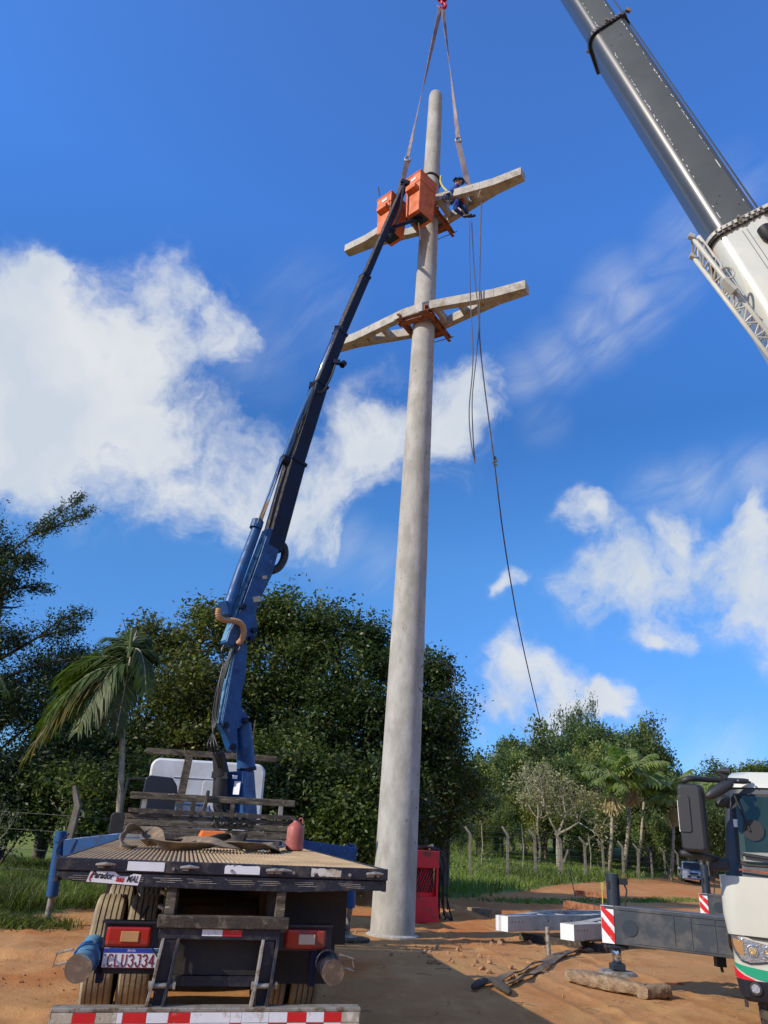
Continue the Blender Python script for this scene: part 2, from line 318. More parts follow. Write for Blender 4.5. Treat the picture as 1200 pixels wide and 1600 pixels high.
deck_m = mat('dusty_ribbed_deck', (0.50, 0.36, 0.20), 0.85, var=0.22, scale=3.0, bump=0.3, bscale=40, dirt=(0.27, 0.185, 0.105), damt=0.42, dscale=2.5, dsharp=0.35, spots=(0.10, 0.075, 0.05), spscale=14, spamt=0.10)
tyre_m = mat('dusty_tyre_tread', (0.37, 0.31, 0.20), 0.92, var=0.15, scale=5, bump=0.4, dirt=(0.20, 0.165, 0.115), damt=0.42, dscale=5, dsharp=0.3)
tyre_side = mat('tyre_sidewall', (0.030, 0.027, 0.024), 0.8, var=0.3, dirt=(0.12, 0.095, 0.065), damt=0.35, dscale=5)
tyre_dark = mat('dark_tyre', (0.060, 0.056, 0.048), 0.85, var=0.3, dirt=(0.12, 0.10, 0.07), damt=0.45, dscale=8)
rim_m = mat('painted_rim', (0.25, 0.25, 0.25), 0.5, metal=0.3, dirt=DUST, damt=0.45)
red_lens = mat('red_lamp_lens', (0.38, 0.020, 0.014), 0.22, var=0.1, bump=0, dirt=(0.22, 0.04, 0.025), damt=0.3)
amber_lens = mat('amber_lamp_lens', (0.50, 0.27, 0.12), 0.25, var=0.15, bump=0)
clear_lens = mat('dusty_clear_lens', (0.46, 0.38, 0.28), 0.3, var=0.1, bump=0)
refl_white = mat('white_reflector', (0.74, 0.76, 0.80), 0.35, var=0.06, bump=0.05, dirt=(0.40, 0.34, 0.25), damt=0.22, dscale=7, spots=(0.06, 0.05, 0.05), spscale=18, spamt=0.14)
refl_red = mat('red_reflector', (0.58, 0.016, 0.02), 0.35, var=0.1, bump=0.05, dirt=(0.50, 0.30, 0.24), damt=0.12, dscale=9, spots=(0.30, 0.24, 0.17), spscale=16, spamt=0.10)
refl_worn = mat('worn_tan_reflector', (0.42, 0.37, 0.28), 0.7, var=0.2, bump=0.3, dirt=(0.62, 0.60, 0.55), damt=0.4, dscale=9, spots=(0.03, 0.025, 0.025), spscale=12, spamt=0.22)
metal_worn = mat('worn_bare_metal', (0.34, 0.32, 0.28), 0.55, metal=0.5, var=0.2, dirt=(0.16, 0.12, 0.08), damt=0.4, dscale=10)
bronze = mat('dusty_brown_end_cap', (0.125, 0.085, 0.058), 0.6, metal=0.0, var=0.2, scale=12, bump=0.2, dirt=(0.22, 0.16, 0.10), damt=0.3, dscale=12)
plate_white = mat('plate_white', (0.68, 0.68, 0.69), 0.4, var=0.03, bump=0)
plate_blue = mat('plate_blue', (0.012, 0.045, 0.33), 0.4, var=0.05, bump=0)
plate_red = mat('plate_dark_red', (0.22, 0.008, 0.03), 0.4, var=0.05, bump=0)
ink_black = mat('black_ink', (0.012, 0.012, 0.014), 0.5, var=0, bump=0)
ink_red = mat('red_ink', (0.45, 0.02, 0.03), 0.5, var=0, bump=0)
sticker_white = mat('sticker_white', (0.75, 0.75, 0.76), 0.4, var=0.04, bump=0)
cab_white = mat('cab_white_paint', (0.60, 0.65, 0.70), 0.4, var=0.05, bump=0.05, dirt=(0.42, 0.42, 0.40), damt=0.25, dscale=3, dsharp=0.4)
rubber = mat('black_rubber', (0.014, 0.014, 0.016), 0.6, var=0.2, bump=0.15)
soft_black = mat('blue_black_panel', (0.012, 0.016, 0.026), 0.42, var=0.15, bump=0.1)
orange_f = mat('orange_fibreglass', (0.64, 0.15, 0.035), 0.5, var=0.10, scale=4, bump=0.1, dirt=(0.42, 0.10, 0.035), damt=0.38, dscale=4, dsharp=0.25, spots=(0.25, 0.12, 0.07), spscale=9, spamt=0.12)
orange_p = mat('orange_plastic', (0.80, 0.17, 0.02), 0.4, var=0.06, bump=0.05)
jug_m = mat('faded_red_plastic', (0.36, 0.09, 0.07), 0.5, var=0.1, bump=0.1, dirt=(0.38, 0.17, 0.12), damt=0.3)
strap_m = mat('dusty_webbing', (0.235, 0.17, 0.105), 0.95, var=0.25, scale=10, bump=0.5, bscale=120, dirt=(0.11, 0.085, 0.065), damt=0.42, dscale=5, dsharp=0.3)
sling_m = mat('mauve_lifting_sling', (0.30, 0.24, 0.24), 0.85, var=0.2, bump=0.3, dirt=(0.17, 0.15, 0.18), damt=0.4, dscale=2)
sleeve_m = mat('dark_sling_sleeve', (0.055, 0.048, 0.038), 0.9, var=0.3, bump=0.5)
rope_m = mat('grey_rope', (0.10, 0.10, 0.11), 0.9, var=0.2, bump=0.3)
hose_m = mat('black_hose', (0.012, 0.012, 0.013), 0.45, var=0.2, bump=0.05)
tan_hose = mat('tan_spiral_hose_wrap', (0.42, 0.25, 0.12), 0.6, var=0.15, bump=0.2)
chrome = mat('chrome_rod', (0.75, 0.78, 0.82), 0.18, metal=1.0, var=0.05, bump=0)
hook_red = mat('red_hook_paint', (0.45, 0.008, 0.02), 0.35, var=0.1, bump=0.05)
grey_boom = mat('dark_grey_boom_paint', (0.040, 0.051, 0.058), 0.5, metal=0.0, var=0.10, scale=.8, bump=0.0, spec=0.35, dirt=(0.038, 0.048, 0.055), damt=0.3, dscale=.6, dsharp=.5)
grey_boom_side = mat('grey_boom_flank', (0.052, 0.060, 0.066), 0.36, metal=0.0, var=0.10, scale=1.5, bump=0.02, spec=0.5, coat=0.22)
cream = mat('cream_white_crane_paint', (0.52, 0.545, 0.49), 0.28, var=0.03, bump=0.02, coat=0.5, dirt=(0.55, 0.53, 0.45), damt=0.15, dscale=2, dsharp=0.4)
cream2 = mat('lattice_cream_paint', (0.48, 0.48, 0.42), 0.45, var=0.08, bump=0.05)
grey_steel = mat('slate_grey_crane_steel', (0.036, 0.047, 0.062), 0.42, var=0.10, scale=3, bump=0.12, bscale=20, dirt=(0.12, 0.11, 0.10), damt=0.22, dscale=4, dsharp=0.3)
grey_dark = mat('dark_jack_steel', (0.022, 0.034, 0.050), 0.4, var=0.1, bump=0.05)
plastic_dk = mat('dark_textured_plastic', (0.024, 0.026, 0.030), 0.5, var=0.1, bump=0.2, bscale=200)
flake = mat('white_residue', (0.62, 0.64, 0.62), 0.8, var=0.1, bump=0.2)
clodm = None
green_p = mat('green_stripe_paint', (0.012, 0.30, 0.17), 0.3, var=0.05, bump=0, coat=0.4)
red_p = mat('red_stripe_paint', (0.58, 0.012, 0.03), 0.3, var=0.05, bump=0, coat=0.4)
lamp_chrome = mat('headlight_reflector', (0.75, 0.77, 0.80), 0.15, metal=0.9, var=0.25, scale=45, bump=0.6, bscale=60)
lamp_bulb = mat('warm_bulb_reflector', (0.65, 0.45, 0.22), 0.2, metal=0.7, var=0.3, scale=60, bump=0.8, bscale=90)
gen_red = mat('red_machine_paint', (0.68, 0.010, 0.020), 0.4, var=0.12, bump=0.1, dirt=(0.25, 0.05, 0.03), damt=0.3)
car_silver = mat('silver_blue_car_paint', (0.30, 0.36, 0.44), 0.25, metal=0.4, var=0.05, bump=0)
cloth_blue = mat('blue_workwear', (0.012, 0.045, 0.20), 0.9, var=0.2, scale=20, bump=0.4)
skin_m = mat('skin', (0.36, 0.19, 0.12), 0.6, var=0.08, bump=0)
helmet_m = mat('dark_blue_helmet', (0.015, 0.05, 0.15), 0.3, var=0.05, bump=0)
boot_m = mat('black_boot_leather', (0.014, 0.012, 0.011), 0.55, var=0.2, bump=0.2)
glove_m = mat('pale_work_glove', (0.45, 0.42, 0.36), 0.9, var=0.1, bump=0.2)
hivis = mat('pale_hivis_tape', (0.55, 0.62, 0.45), 0.5, var=0.1, bump=0)
yellow_l = mat('yellow_lanyard', (0.50, 0.45, 0.10), 0.8, var=0.1, bump=0.2)
bark = mat('tree_bark', (0.13, 0.105, 0.08), 0.95, var=0.35, scale=8, bump=1.0, bscale=30, dirt=(0.06, 0.05, 0.035), damt=0.4, dscale=6, stretch=(1, 1, 0.3), bdist=0.02)
bark_pale = mat('pale_trunk_bark', (0.30, 0.265, 0.20), 0.9, var=0.3, scale=6, bump=0.6, dirt=(0.15, 0.14, 0.09), damt=0.4, dscale=5)
post_m = mat('weathered_tree_shaded_post', (0.17, 0.155, 0.125), 0.95, var=0.25, scale=5, bump=0.5, dirt=(0.10, 0.085, 0.06), damt=0.4, dscale=3, dsharp=0.3)  # base grey lowered so the colour carries the shade of nearby trees
wire_m = mat('fence_wire', (0.15, 0.14, 0.12), 0.7, metal=0.4, var=0.1, bump=0)

tarp = None
def glass_mat(name, tintc, alpha_mix):
    m = bpy.data.materials.new(name); m.use_nodes = True; nt = m.node_tree; nt.nodes.clear(); N = nt.nodes.new; L = nt.links.new
    o = N('ShaderNodeOutputMaterial'); g = N('ShaderNodeBsdfGlossy'); g.inputs['Roughness'].default_value = 0.04; g.inputs['Color'].default_value = (0.62, 0.68, 0.66, 1)
    t = N('ShaderNodeBsdfTransparent'); t.inputs['Color'].default_value = tuple(tintc) + (1,)
    fr = N('ShaderNodeFresnel'); fr.inputs['IOR'].default_value = 1.5
    a = N('ShaderNodeMath'); a.operation = 'ADD'; a.use_clamp = True; L(fr.outputs[0], a.inputs[0]); a.inputs[1].default_value = alpha_mix
    mx = N('ShaderNodeMixShader'); L(a.outputs[0], mx.inputs[0]); L(t.outputs[0], mx.inputs[1]); L(g.outputs[0], mx.inputs[2]); L(mx.outputs[0], o.inputs[0])
    return m
glass = glass_mat('windscreen_glass', (0.62, 0.70, 0.66), 0.0)
lens_clear = glass_mat('clear_lamp_lens', (0.9, 0.92, 0.93), 0.02)

def leaf_mat(name, c1, c2, c3=None, trans=0.35, rough=0.5, patch=0.6):
    m = bpy.data.materials.new(name); m.use_nodes = True; nt = m.node_tree; nt.nodes.clear(); N = nt.nodes.new; L = nt.links.new
    o = N('ShaderNodeOutputMaterial'); ge = N('ShaderNodeNewGeometry')
    rp = N('ShaderNodeValToRGB'); L(ge.outputs['Random Per Island'], rp.inputs[0])
    e = rp.color_ramp.elements; e[0].color = tuple(c1) + (1,); e[1].color = tuple(c2) + (1,)
    if c3 is not None:
        k = rp.color_ramp.elements.new(0.92); k.color = tuple(c2) + (1,); e[-1].color = tuple(c3) + (1,)
    tc = N('ShaderNodeTexCoord'); n = N('ShaderNodeTexNoise'); n.inputs['Scale'].default_value = patch; n.inputs['Detail'].default_value = 3; L(tc.outputs['Object'], n.inputs['Vector'])
    r = N('ShaderNodeMapRange'); L(n.outputs[0], r.inputs['Value']); r.inputs['From Min'].default_value = 0.3; r.inputs['From Max'].default_value = 0.7; r.inputs['To Min'].default_value = 0.6; r.inputs['To Max'].default_value = 1.5
    mul = N('ShaderNodeVectorMath'); mul.operation = 'SCALE'; L(rp.outputs[0], mul.inputs[0]); L(r.outputs[0], mul.inputs['Scale'])
    d = N('ShaderNodeBsdfPrincipled'); L(mul.outputs[0], d.inputs['Base Color']); d.inputs['Roughness'].default_value = rough; d.inputs['Specular IOR Level'].default_value = 0.35
    t = N('ShaderNodeBsdfTranslucent'); tl = N('ShaderNodeVectorMath'); tl.operation = 'MULTIPLY'; L(mul.outputs[0], tl.inputs[0]); tl.inputs[1].default_value = (1.3, 1.5, 0.6); L(tl.outputs[0], t.inputs['Color'])
    mx = N('ShaderNodeMixShader'); mx.inputs[0].default_value = trans; L(d.outputs[0], mx.inputs[1]); L(t.outputs[0], mx.inputs[2]); L(mx.outputs[0], o.inputs[0])
    return m
leaf_mid = leaf_mat('broad_leaf_green', (0.026, 0.046, 0.015), (0.105, 0.138, 0.040), (0.27, 0.27, 0.085), patch=0.8, rough=.42)
leaf_mid2 = leaf_mat('olive_leaf', (0.035, 0.050, 0.014), (0.135, 0.15, 0.040), (0.30, 0.28, 0.09), patch=0.7, rough=.42)
leaf_mid3 = leaf_mat('deep_green_leaf', (0.018, 0.036, 0.014), (0.070, 0.105, 0.032), (0.17, 0.20, 0.07), patch=0.9, rough=.4)
leaf_dark = leaf_mat('dark_leaf', (0.020, 0.036, 0.014), (0.055, 0.082, 0.028), (0.11, 0.12, 0.05), trans=0.25, patch=0.5)
leaf_bright = leaf_mat('fresh_leaf', (0.055, 0.095, 0.018), (0.115, 0.155, 0.03), (0.19, 0.20, 0.05), patch=0.6)
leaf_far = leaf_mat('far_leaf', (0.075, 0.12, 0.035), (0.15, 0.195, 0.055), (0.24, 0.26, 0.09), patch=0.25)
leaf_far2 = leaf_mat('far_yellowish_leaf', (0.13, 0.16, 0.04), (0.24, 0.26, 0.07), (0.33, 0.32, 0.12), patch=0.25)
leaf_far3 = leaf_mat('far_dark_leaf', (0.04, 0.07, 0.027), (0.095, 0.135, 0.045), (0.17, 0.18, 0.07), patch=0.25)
leaf_grey = leaf_mat('sparse_grey_leaf', (0.20, 0.19, 0.10), (0.32, 0.30, 0.17), (0.44, 0.38, 0.24), patch=0.5)
palm_m = leaf_mat('palm_leaflet', (0.045, 0.075, 0.020), (0.09, 0.125, 0.03), (0.17, 0.16, 0.045), trans=0.4, patch=0.8)
palm_dry = leaf_mat('yellowing_palm_leaflet', (0.08, 0.085, 0.025), (0.17, 0.13, 0.045), (0.14, 0.075, 0.03), trans=0.4, patch=1.0)
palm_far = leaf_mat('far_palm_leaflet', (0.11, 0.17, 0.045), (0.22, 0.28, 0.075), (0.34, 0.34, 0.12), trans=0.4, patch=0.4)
grass_m = leaf_mat('grass_blade', (0.055, 0.088, 0.016), (0.135, 0.165, 0.035), (0.33, 0.28, 0.12), trans=0.4, patch=0.7)
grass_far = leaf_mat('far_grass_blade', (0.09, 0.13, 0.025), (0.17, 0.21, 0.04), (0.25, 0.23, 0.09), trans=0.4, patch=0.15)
skirt_m = leaf_mat('pale_dry_flower_bunch', (0.30, 0.24, 0.12), (0.46, 0.38, 0.20), None, trans=0.2)

# ------------------------------------------------------------------ ground
rng = np.random.RandomState(11)
def vnoise(x, y, s, seed):
    """smooth value noise, vectorised"""
    x = np.asarray(x, float) / s; y = np.asarray(y, float) / s
    xi = np.floor(x).astype(np.int64); yi = np.floor(y).astype(np.int64); fx = x - xi; fy = y - yi
    fx = fx * fx * (3 - 2 * fx); fy = fy * fy * (3 - 2 * fy)
    def h(a, b):
        n = (a * 374761393 + b * 668265263 + seed * 982451653) & 0x7fffffff
        n = ((n ^ (n >> 13)) * 1274126177) & 0x7fffffff
        n = (n ^ (n >> 16)) & 0x7fffffff
        return n / float(0x7fffffff)
    return (h(xi, yi) * (1 - fx) + h(xi + 1, yi) * fx) * (1 - fy) + (h(xi, yi + 1) * (1 - fx) + h(xi + 1, yi + 1) * fx) * fy * 1.0
def fbm(x, y, s, seed, o=4):
    a = 0; amp = 1; t = 0
    for k in range(o):
        a = a + amp * vnoise(x, y, s / 2 ** k, seed + k); t += amp; amp *= 0.5
    return a / t - 0.5
EX = [-60, -12, -5.75, -4.6, -3.2, -1.2, 0.0, 2.8, 5.2, 10.7, 22.7, 35, 60, 300]
EY = [13.0, 13.6, 13.9, 15.4, 19.5, 24.5, 26.0, 25.4, 30.5, 43, 64, 82, 115, 430]
def edge_y(x): return np.interp(x, EX, EY)
FP0 = np.array([5.3, 39.0]); FD = np.array([0.586, 0.810])     # the roadside fence line
def sfence(x, y): return -(x - FP0[0]) * FD[1] + (y - FP0[1]) * FD[0]
def sstep(a, b, v): t = np.clip((v - a) / (b - a), 0, 1); return t * t * (3 - 2 * t)
def height(x, y, fine=True):
    x = np.asarray(x, float); y = np.asarray(y, float)
    h = np.zeros(np.broadcast(x, y).shape)
    s = sfence(x, y); far = sstep(34, 44, y)
    h = h + far * (0.45 * sstep(-3, 2, s) + 0.055 * np.clip(s - 2, 0, 60))
    d = np.sqrt(x * x + y * y)
    h = h + 7 * sstep(95, 190, d) * sstep(-80, 10, x) + 22 * sstep(150, 700, d)
    h = h + 0.10 * sstep(0, 0.5, y - edge_y(x)) * (1 - far)
    h = h + fbm(x, y, 14, 3) * 0.5 * sstep(20, 60, d)
    if fine:
        near = 1 - sstep(25, 45, d)
        keep = 1 - 0.85 * np.exp(-((x + 1.3) ** 2 / 2.2 + (y - 9.2) ** 2 / 4.5))
        h = h + near * keep * (fbm(x, y, 1.6, 21, 5) * 0.045 + fbm(x, y, 0.35, 31, 4) * 0.022)
        for ox, oy, dx, dy, w_ in ((3.1, 8.0, -.16, .987, .17), (4.9, 8.0, -.16, .987, .17), (-3.6, 8.0, -.30, .954, .16), (-4.9, 8.0, -.30, .954, .16), (1.2, 10.5, .62, .785, .15), (2.9, 9.3, .62, .785, .15)):
            u = (x - ox) * dy - (y - oy) * dx + .10 * fbm(x, y, 3.0, 91); t = (x - ox) * dx + (y - oy) * dy
            prof = np.exp(-(u / w_) ** 4); lug = (np.sin(t * 34 + np.abs(u) * 30) > 0.1) * prof
            h = h + near * keep * (-0.028 * prof + 0.012 * lug + 0.012 * np.exp(-((np.abs(u) - w_ * 1.5) / .06) ** 2)) * np.clip(.6 + 2.2 * fbm(x, y, 1.8, 95), 0, 1)
        # rut ledges left of the truck
        e1 = 10.6 + 0.25 * (fbm(x, y * 0 + 3.0, 0.9, 41)) * 2 + 0.04 * (x + 4)
        h = h + near * 0.085 * sstep(-0.06, 0.10, y - e1) * sstep(-2.9, -3.3, x)
        e2 = 7.9 + 0.3 * fbm(x, y * 0 + 9.0, 0.9, 45) * 2
        h = h - near * 0.07 * sstep(0.10, -0.05, y - e2) * sstep(-2.6, -3.0, x)
        # dug soil heaps
        for cx, cy, rx, ry, hh in ((0.0, 24.0, 2.2, 1.2, .35), (2.6, 20.2, 1.6, 0.9, .16), (4.1, 17.2, 1.2, .5, .06), (0.1, 17.6, 1.2, .8, .08)):
            h = h + hh * np.exp(-((x - cx) / rx) ** 2 - ((y - cy) / ry) ** 2) * (1 + 0.9 * fbm(x, y, 0.5, 51))
    return h
def gz(x, y): return float(height(np.array([x]), np.array([y]))[0])
def axis_pts(lo, hi, a, b, fine, grow=1.09):
    mid = list(np.arange(a, b + 1e-6, fine)); st = fine; p = b; R_ = []
    while p < hi: st *= grow; p += st; R_.append(p)
    st = fine; p = a; L_ = []
    while p > lo: st *= grow; p -= st; L_.append(p)
    return np.array(L_[::-1] + mid + R_)
gx = axis_pts(-900, 1100, -6.5, 6.5, 0.045); gy = axis_pts(-500, 1500, 6.6, 22.0, 0.06, 1.06)
GX, GY = np.meshgrid(gx, gy); GZ = height(GX, GY)
nx, ny = len(gx), len(gy)
me = bpy.data.meshes.new('ground')
idx = np.arange(nx * ny).reshape(ny, nx)
quads = np.stack([idx[:-1, :-1], idx[:-1, 1:], idx[1:, 1:], idx[1:, :-1]], -1).reshape(-1, 4)
me.vertices.add(nx * ny); me.vertices.foreach_set('co', np.stack([GX, GY, GZ], -1).reshape(-1).astype(np.float32))
me.loops.add(len(quads) * 4); me.loops.foreach_set('vertex_index', quads.reshape(-1).astype(np.int32))
me.polygons.add(len(quads)); me.polygons.foreach_set('loop_start', (np.arange(len(quads)) * 4).astype(np.int32))
me.polygons.foreach_set('use_smooth', np.ones(len(quads), bool)); me.update(); me.validate()
# cover: where grass grows, where the soil is red
gm = sstep(-0.15, 0.5, GY - edge_y(GX) + fbm(GX, GY, 1.5, 61) * 1.6)
strip = np.exp(-((GY - (27.5 + 0.9 * (GX - 5))) / 1.0) ** 2) * sstep(2, 4, GX) * sstep(24, 12, GX) * 0.8 * (fbm(GX, GY, 2.0, 63) > -0.05)
gm = np.maximum(gm, strip)
rd = sstep(15, 24, GY) * (0.55 + 0.9 * fbm(GX, GY, 4, 71)) + sstep(0.0, 0.35, fbm(GX, GY, 2.2, 73)) * 1.2
cl = me.color_attributes.new('cover', 'FLOAT_COLOR', 'POINT')
cc = np.stack([np.clip(gm, 0, 1), np.clip(rd, 0, 1), np.zeros_like(gm), np.ones_like(gm)], -1)
cl.data.foreach_set('color', cc.reshape(-1).astype(np.float32))
m = bpy.data.materials.new('soil_and_turf'); m.use_nodes = True; nt = m.node_tree; bs = nt.nodes['Principled BSDF']; N = nt.nodes.new; L = nt.links.new
tc = N('ShaderNodeTexCoord'); at_ = N('ShaderNodeAttribute'); at_.attribute_name = 'cover'; sp = N('ShaderNodeSeparateColor'); L(at_.outputs['Color'], sp.inputs[0])
def nz(sc, det=8, ro=0.6, vec=None, dis=0.0):
    n = N('ShaderNodeTexNoise'); n.inputs['Scale'].default_value = sc; n.inputs['Detail'].default_value = det; n.inputs['Roughness'].default_value = ro; n.inputs['Distortion'].default_value = dis
    L(vec if vec is not None else tc.outputs['Object'], n.inputs['Vector']); return n.outputs[0]
def rmp(v, a, b, c=0.0, d=1.0):
    r = N('ShaderNodeMapRange'); L(v, r.inputs['Value'])
    for k, q in zip(('From Min', 'From Max', 'To Min', 'To Max'), (a, b, c, d)): r.inputs[k].default_value = q
    return r.outputs[0]
def mixc(f, a, b):
    k = N('ShaderNodeMix'); k.data_type = 'RGBA'
    L(f, k.inputs[0])
    for s_, v in ((6, a), (7, b)):
        if isinstance(v, tuple): k.inputs[s_].default_value = v + (1,)
        else: L(v, k.inputs[s_])
    return k.outputs[2]
tan_ = mixc(rmp(nz(0.7), .35, .65), (0.44, 0.205, 0.076), (0.54, 0.295, 0.125))
redd = mixc(rmp(nz(2.3), .35, .65), (0.44, 0.14, 0.036), (0.54, 0.215, 0.068))
soil = mixc(sp.outputs[1], tan_, redd)
soil = mixc(rmp(nz(1.3, 10, .7), .50, .68, 0, .75), soil, (0.36, 0.150, 0.042))
soil = mixc(rmp(nz(0.45, 6, .6), .50, .66, 0, .6), soil, (0.40, 0.24, 0.095))
soil = mixc(rmp(nz(14, 6, .7), .58, .70, 0, .55), soil, (0.25, 0.115, 0.04))
soil = mixc(rmp(nz(22, 5, .7), .62, .72, 0, .6), soil, (0.54, 0.36, 0.185))
smap = N('ShaderNodeMapping'); smap.inputs['Scale'].default_value = (1.0, 0.22, 1); smap.inputs['Rotation'].default_value = (0, 0, R(-55)); L(tc.outputs['Object'], smap.inputs[0])
soil = mixc(rmp(nz(2.2, 8, .65, smap.outputs[0]), .54, .66, 0, .45), soil, (0.60, 0.36, 0.13))
gr = mixc(rmp(nz(0.35), .35, .65), (0.11, 0.165, 0.030), (0.21, 0.235, 0.055))
gr = mixc(rmp(nz(6, 8), .52, .66, 0, .7), gr, (0.06, 0.065, 0.02))
L(mixc(rmp(sp.outputs[0], .35, .65), soil, gr), bs.inputs['Base Color']); bs.inputs['Roughness'].default_value = 0.95; bs.inputs['Specular IOR Level'].default_value = 0.15
b1 = N('ShaderNodeBump'); b1.inputs['Strength'].default_value = 0.8; b1.inputs['Distance'].default_value = 0.03; L(nz(9, 12, .72), b1.inputs['Height'])
b2 = N('ShaderNodeBump'); b2.inputs['Strength'].default_value = 0.6; b2.inputs['Distance'].default_value = 0.010; L(nz(60, 6, .7), b2.inputs['Height']); L(b1.outputs[0], b2.inputs['Normal']); L(b2.outputs[0], bs.inputs['Normal'])
me.materials.append(m)
ground = bpy.data.objects.new('ground', me); COL.objects.link(ground); tag(ground, kind='structure')

# ------------------------------------------------------------------ fast quad clouds (leaves, grass)
def quad_mesh(name, P, mats, mi=None):
    """P: (n,4,3) float array"""
    n = len(P); me = bpy.data.meshes.new(name)
    me.vertices.add(n * 4); me.vertices.foreach_set('co', P.reshape(-1).astype(np.float32))
    me.loops.add(n * 4); me.loops.foreach_set('vertex_index', np.arange(n * 4, dtype=np.int32))
    me.polygons.add(n); me.polygons.foreach_set('loop_start', (np.arange(n) * 4).astype(np.int32))
    if mi is not None: me.polygons.foreach_set('material_index', mi.astype(np.int32))
    for q in (mats if isinstance(mats, (list, tuple)) else [mats]): me.materials.append(q)
    me.update(); return me
def link_mesh(me, name, parent=None):
    o = bpy.data.objects.new(name, me); COL.objects.link(o)
    if parent is not None: o.parent = parent; W[o] = W[parent]
    return o
def unit(v): return v / np.maximum(1e-9, np.linalg.norm(v, axis=-1, keepdims=True))
def leaf_quads(C, size, rg, asp=0.5, droop=0.3, tipdir=None):
    """rhomb leaves of random attitude at centres C (n,3)"""
    n = len(C); d = unit(rg.normal(size=(n, 3)) * (1, 1, .6) + np.array([0, 0, -droop]))
    if tipdir is not None: d = unit(d * 0.7 + tipdir)
    nr = unit(rg.normal(size=(n, 3)) * (.75, .75, .75) + np.array([0, 0, 1.0])); sd = unit(np.cross(d, nr))
    s = (size * rg.uniform(.6, 1.25, n))[:, None]
    return np.stack([C - d * s * .5, C + sd * s * asp * .5 - d * s * .02, C + d * s * .5, C - sd * s * asp * .5 - d * s * .02], 1)
def crown_quads(lobes, n_sprig, per, size, rg, asp=0.5, shell=(0.55, 1.0), spread=0.35, droop=0.3, lump=0.35, low=-1.0):
    L_ = np.array([list(c) + [r] for c, r in lobes], float); wts = L_[:, -1] ** 2 if L_.shape[1] == 4 else L_[:, 3] * L_[:, 3]
    k = rg.choice(len(L_), n_sprig, p=wts / wts.sum())
    d = unit(rg.normal(size=(n_sprig, 3))); flip = (d[:, 2] < low); d[flip, 2] *= -1
    f = 1 + lump * (np.sin(d[:, 0] * 5.1 + k * 1.7) * np.sin(d[:, 1] * 4.3 + k) * np.cos(d[:, 2] * 4.7 + k * 2.1)) * 1.4 + rg.normal(size=n_sprig) * 0.05
    rad = rg.uniform(shell[0], shell[1], n_sprig) ** 0.6 * L_[k, 3] * f
    ncl = max(10, n_sprig // 30); kc = rg.choice(len(L_), ncl, p=wts / wts.sum()); dc = unit(rg.normal(size=(ncl, 3))); fl = (dc[:, 2] < low); dc[fl, 2] *= -1
    cc0 = L_[kc, :3] + dc * (rg.uniform(.5, 1.14, ncl) * L_[kc, 3])[:, None] * np.array([1, 1, .9]); cr = L_[kc, 3] * rg.uniform(.16, .34, ncl)
    which = rg.randint(0, ncl, n_sprig); c = L_[k, :3] + d * rad[:, None] * np.array([1, 1, .85])
    g3 = rg.normal(size=(n_sprig, 3)) * np.array([1, 1, .55]); cl = cc0[which] + g3 * cr[which][:, None] - np.array([0, 0, .25]) * (g3[:, :1] ** 2 + g3[:, 1:2] ** 2) * cr[which][:, None]
    use = rg.rand(n_sprig) < .90; c = np.where(use[:, None], cl, c); d = np.where(use[:, None], unit(g3 + dc[which] * .6 + np.array([0, 0, .3])), d)
    sp_ = spread * (size / 0.14)
    axis = unit(d + rg.normal(size=d.shape) * .5)
    t = rg.uniform(-1, 1, (n_sprig, per, 1)) * sp_
    pts = c[:, None, :] + axis[:, None, :] * t + rg.normal(size=(n_sprig, per, 3)) * sp_ * 0.38
    return leaf_quads(pts.reshape(-1, 3), size, rg, asp, droop)
def limb_mesh(name, mats, base, tops, r0, rg, parent=None, sub=3):
    mb = MB(); base = Vector(base)
    for k, (tp, rr) in enumerate(tops):
        tp = Vector(tp); fork = base.lerp(tp, 0.38); fork.x = base.x + (tp.x - base.x) * 0.18; fork.y = base.y + (tp.y - base.y) * 0.18
        j = Vector((rg.uniform(-.15, .15), rg.uniform(-.15, .15), 0)) * (tp - base).length * 0.2
        path = smooth_path([base, fork, fork.lerp(tp, .5) + j, tp], 4); n = len(path)
        mb.tube(path, [r0 * (1 - i / (n - 1)) ** 0.8 * (0.75 if k else 1) + 0.012 for i in range(n)], 7)
        for q in range(sub):
            a = path[min(n - 1, int(n * (0.45 + 0.5 * q / sub)))]; v = Vector(rg.normal(size=3)); v.z = abs(v.z) * .7 + .2; v.normalize()
            mb.tube([a, a + v * rr * .5, a + v * rr * 1.0 + Vector((0, 0, rr * .1))], [r0 * .28, r0 * .15, .008], 5)
    return mb.build(name, mats, parent, smooth=True)
def tree(name, label, cat, base, lobes, leafm, n_sprig, per, size, seed, trunkm=bark, r0=0.16, group=None, **kw):
    rg = np.random.RandomState(seed); t = thing(name, label, cat, at(*base), group)
    b = np.array(base); lb = [(tuple(np.array(c) - b), r) for c, r in lobes]
    limb_mesh('trunk', trunkm, (0, 0, -.2), [((c[0], c[1], c[2]), r) for c, r in sorted(lb, key=lambda q: -q[0][2])[:9]], r0, rg, t, 6)
    link_mesh(quad_mesh('crown', crown_quads(lb, n_sprig, per, size, rg, **kw), leafm), 'crown', t)
    return t

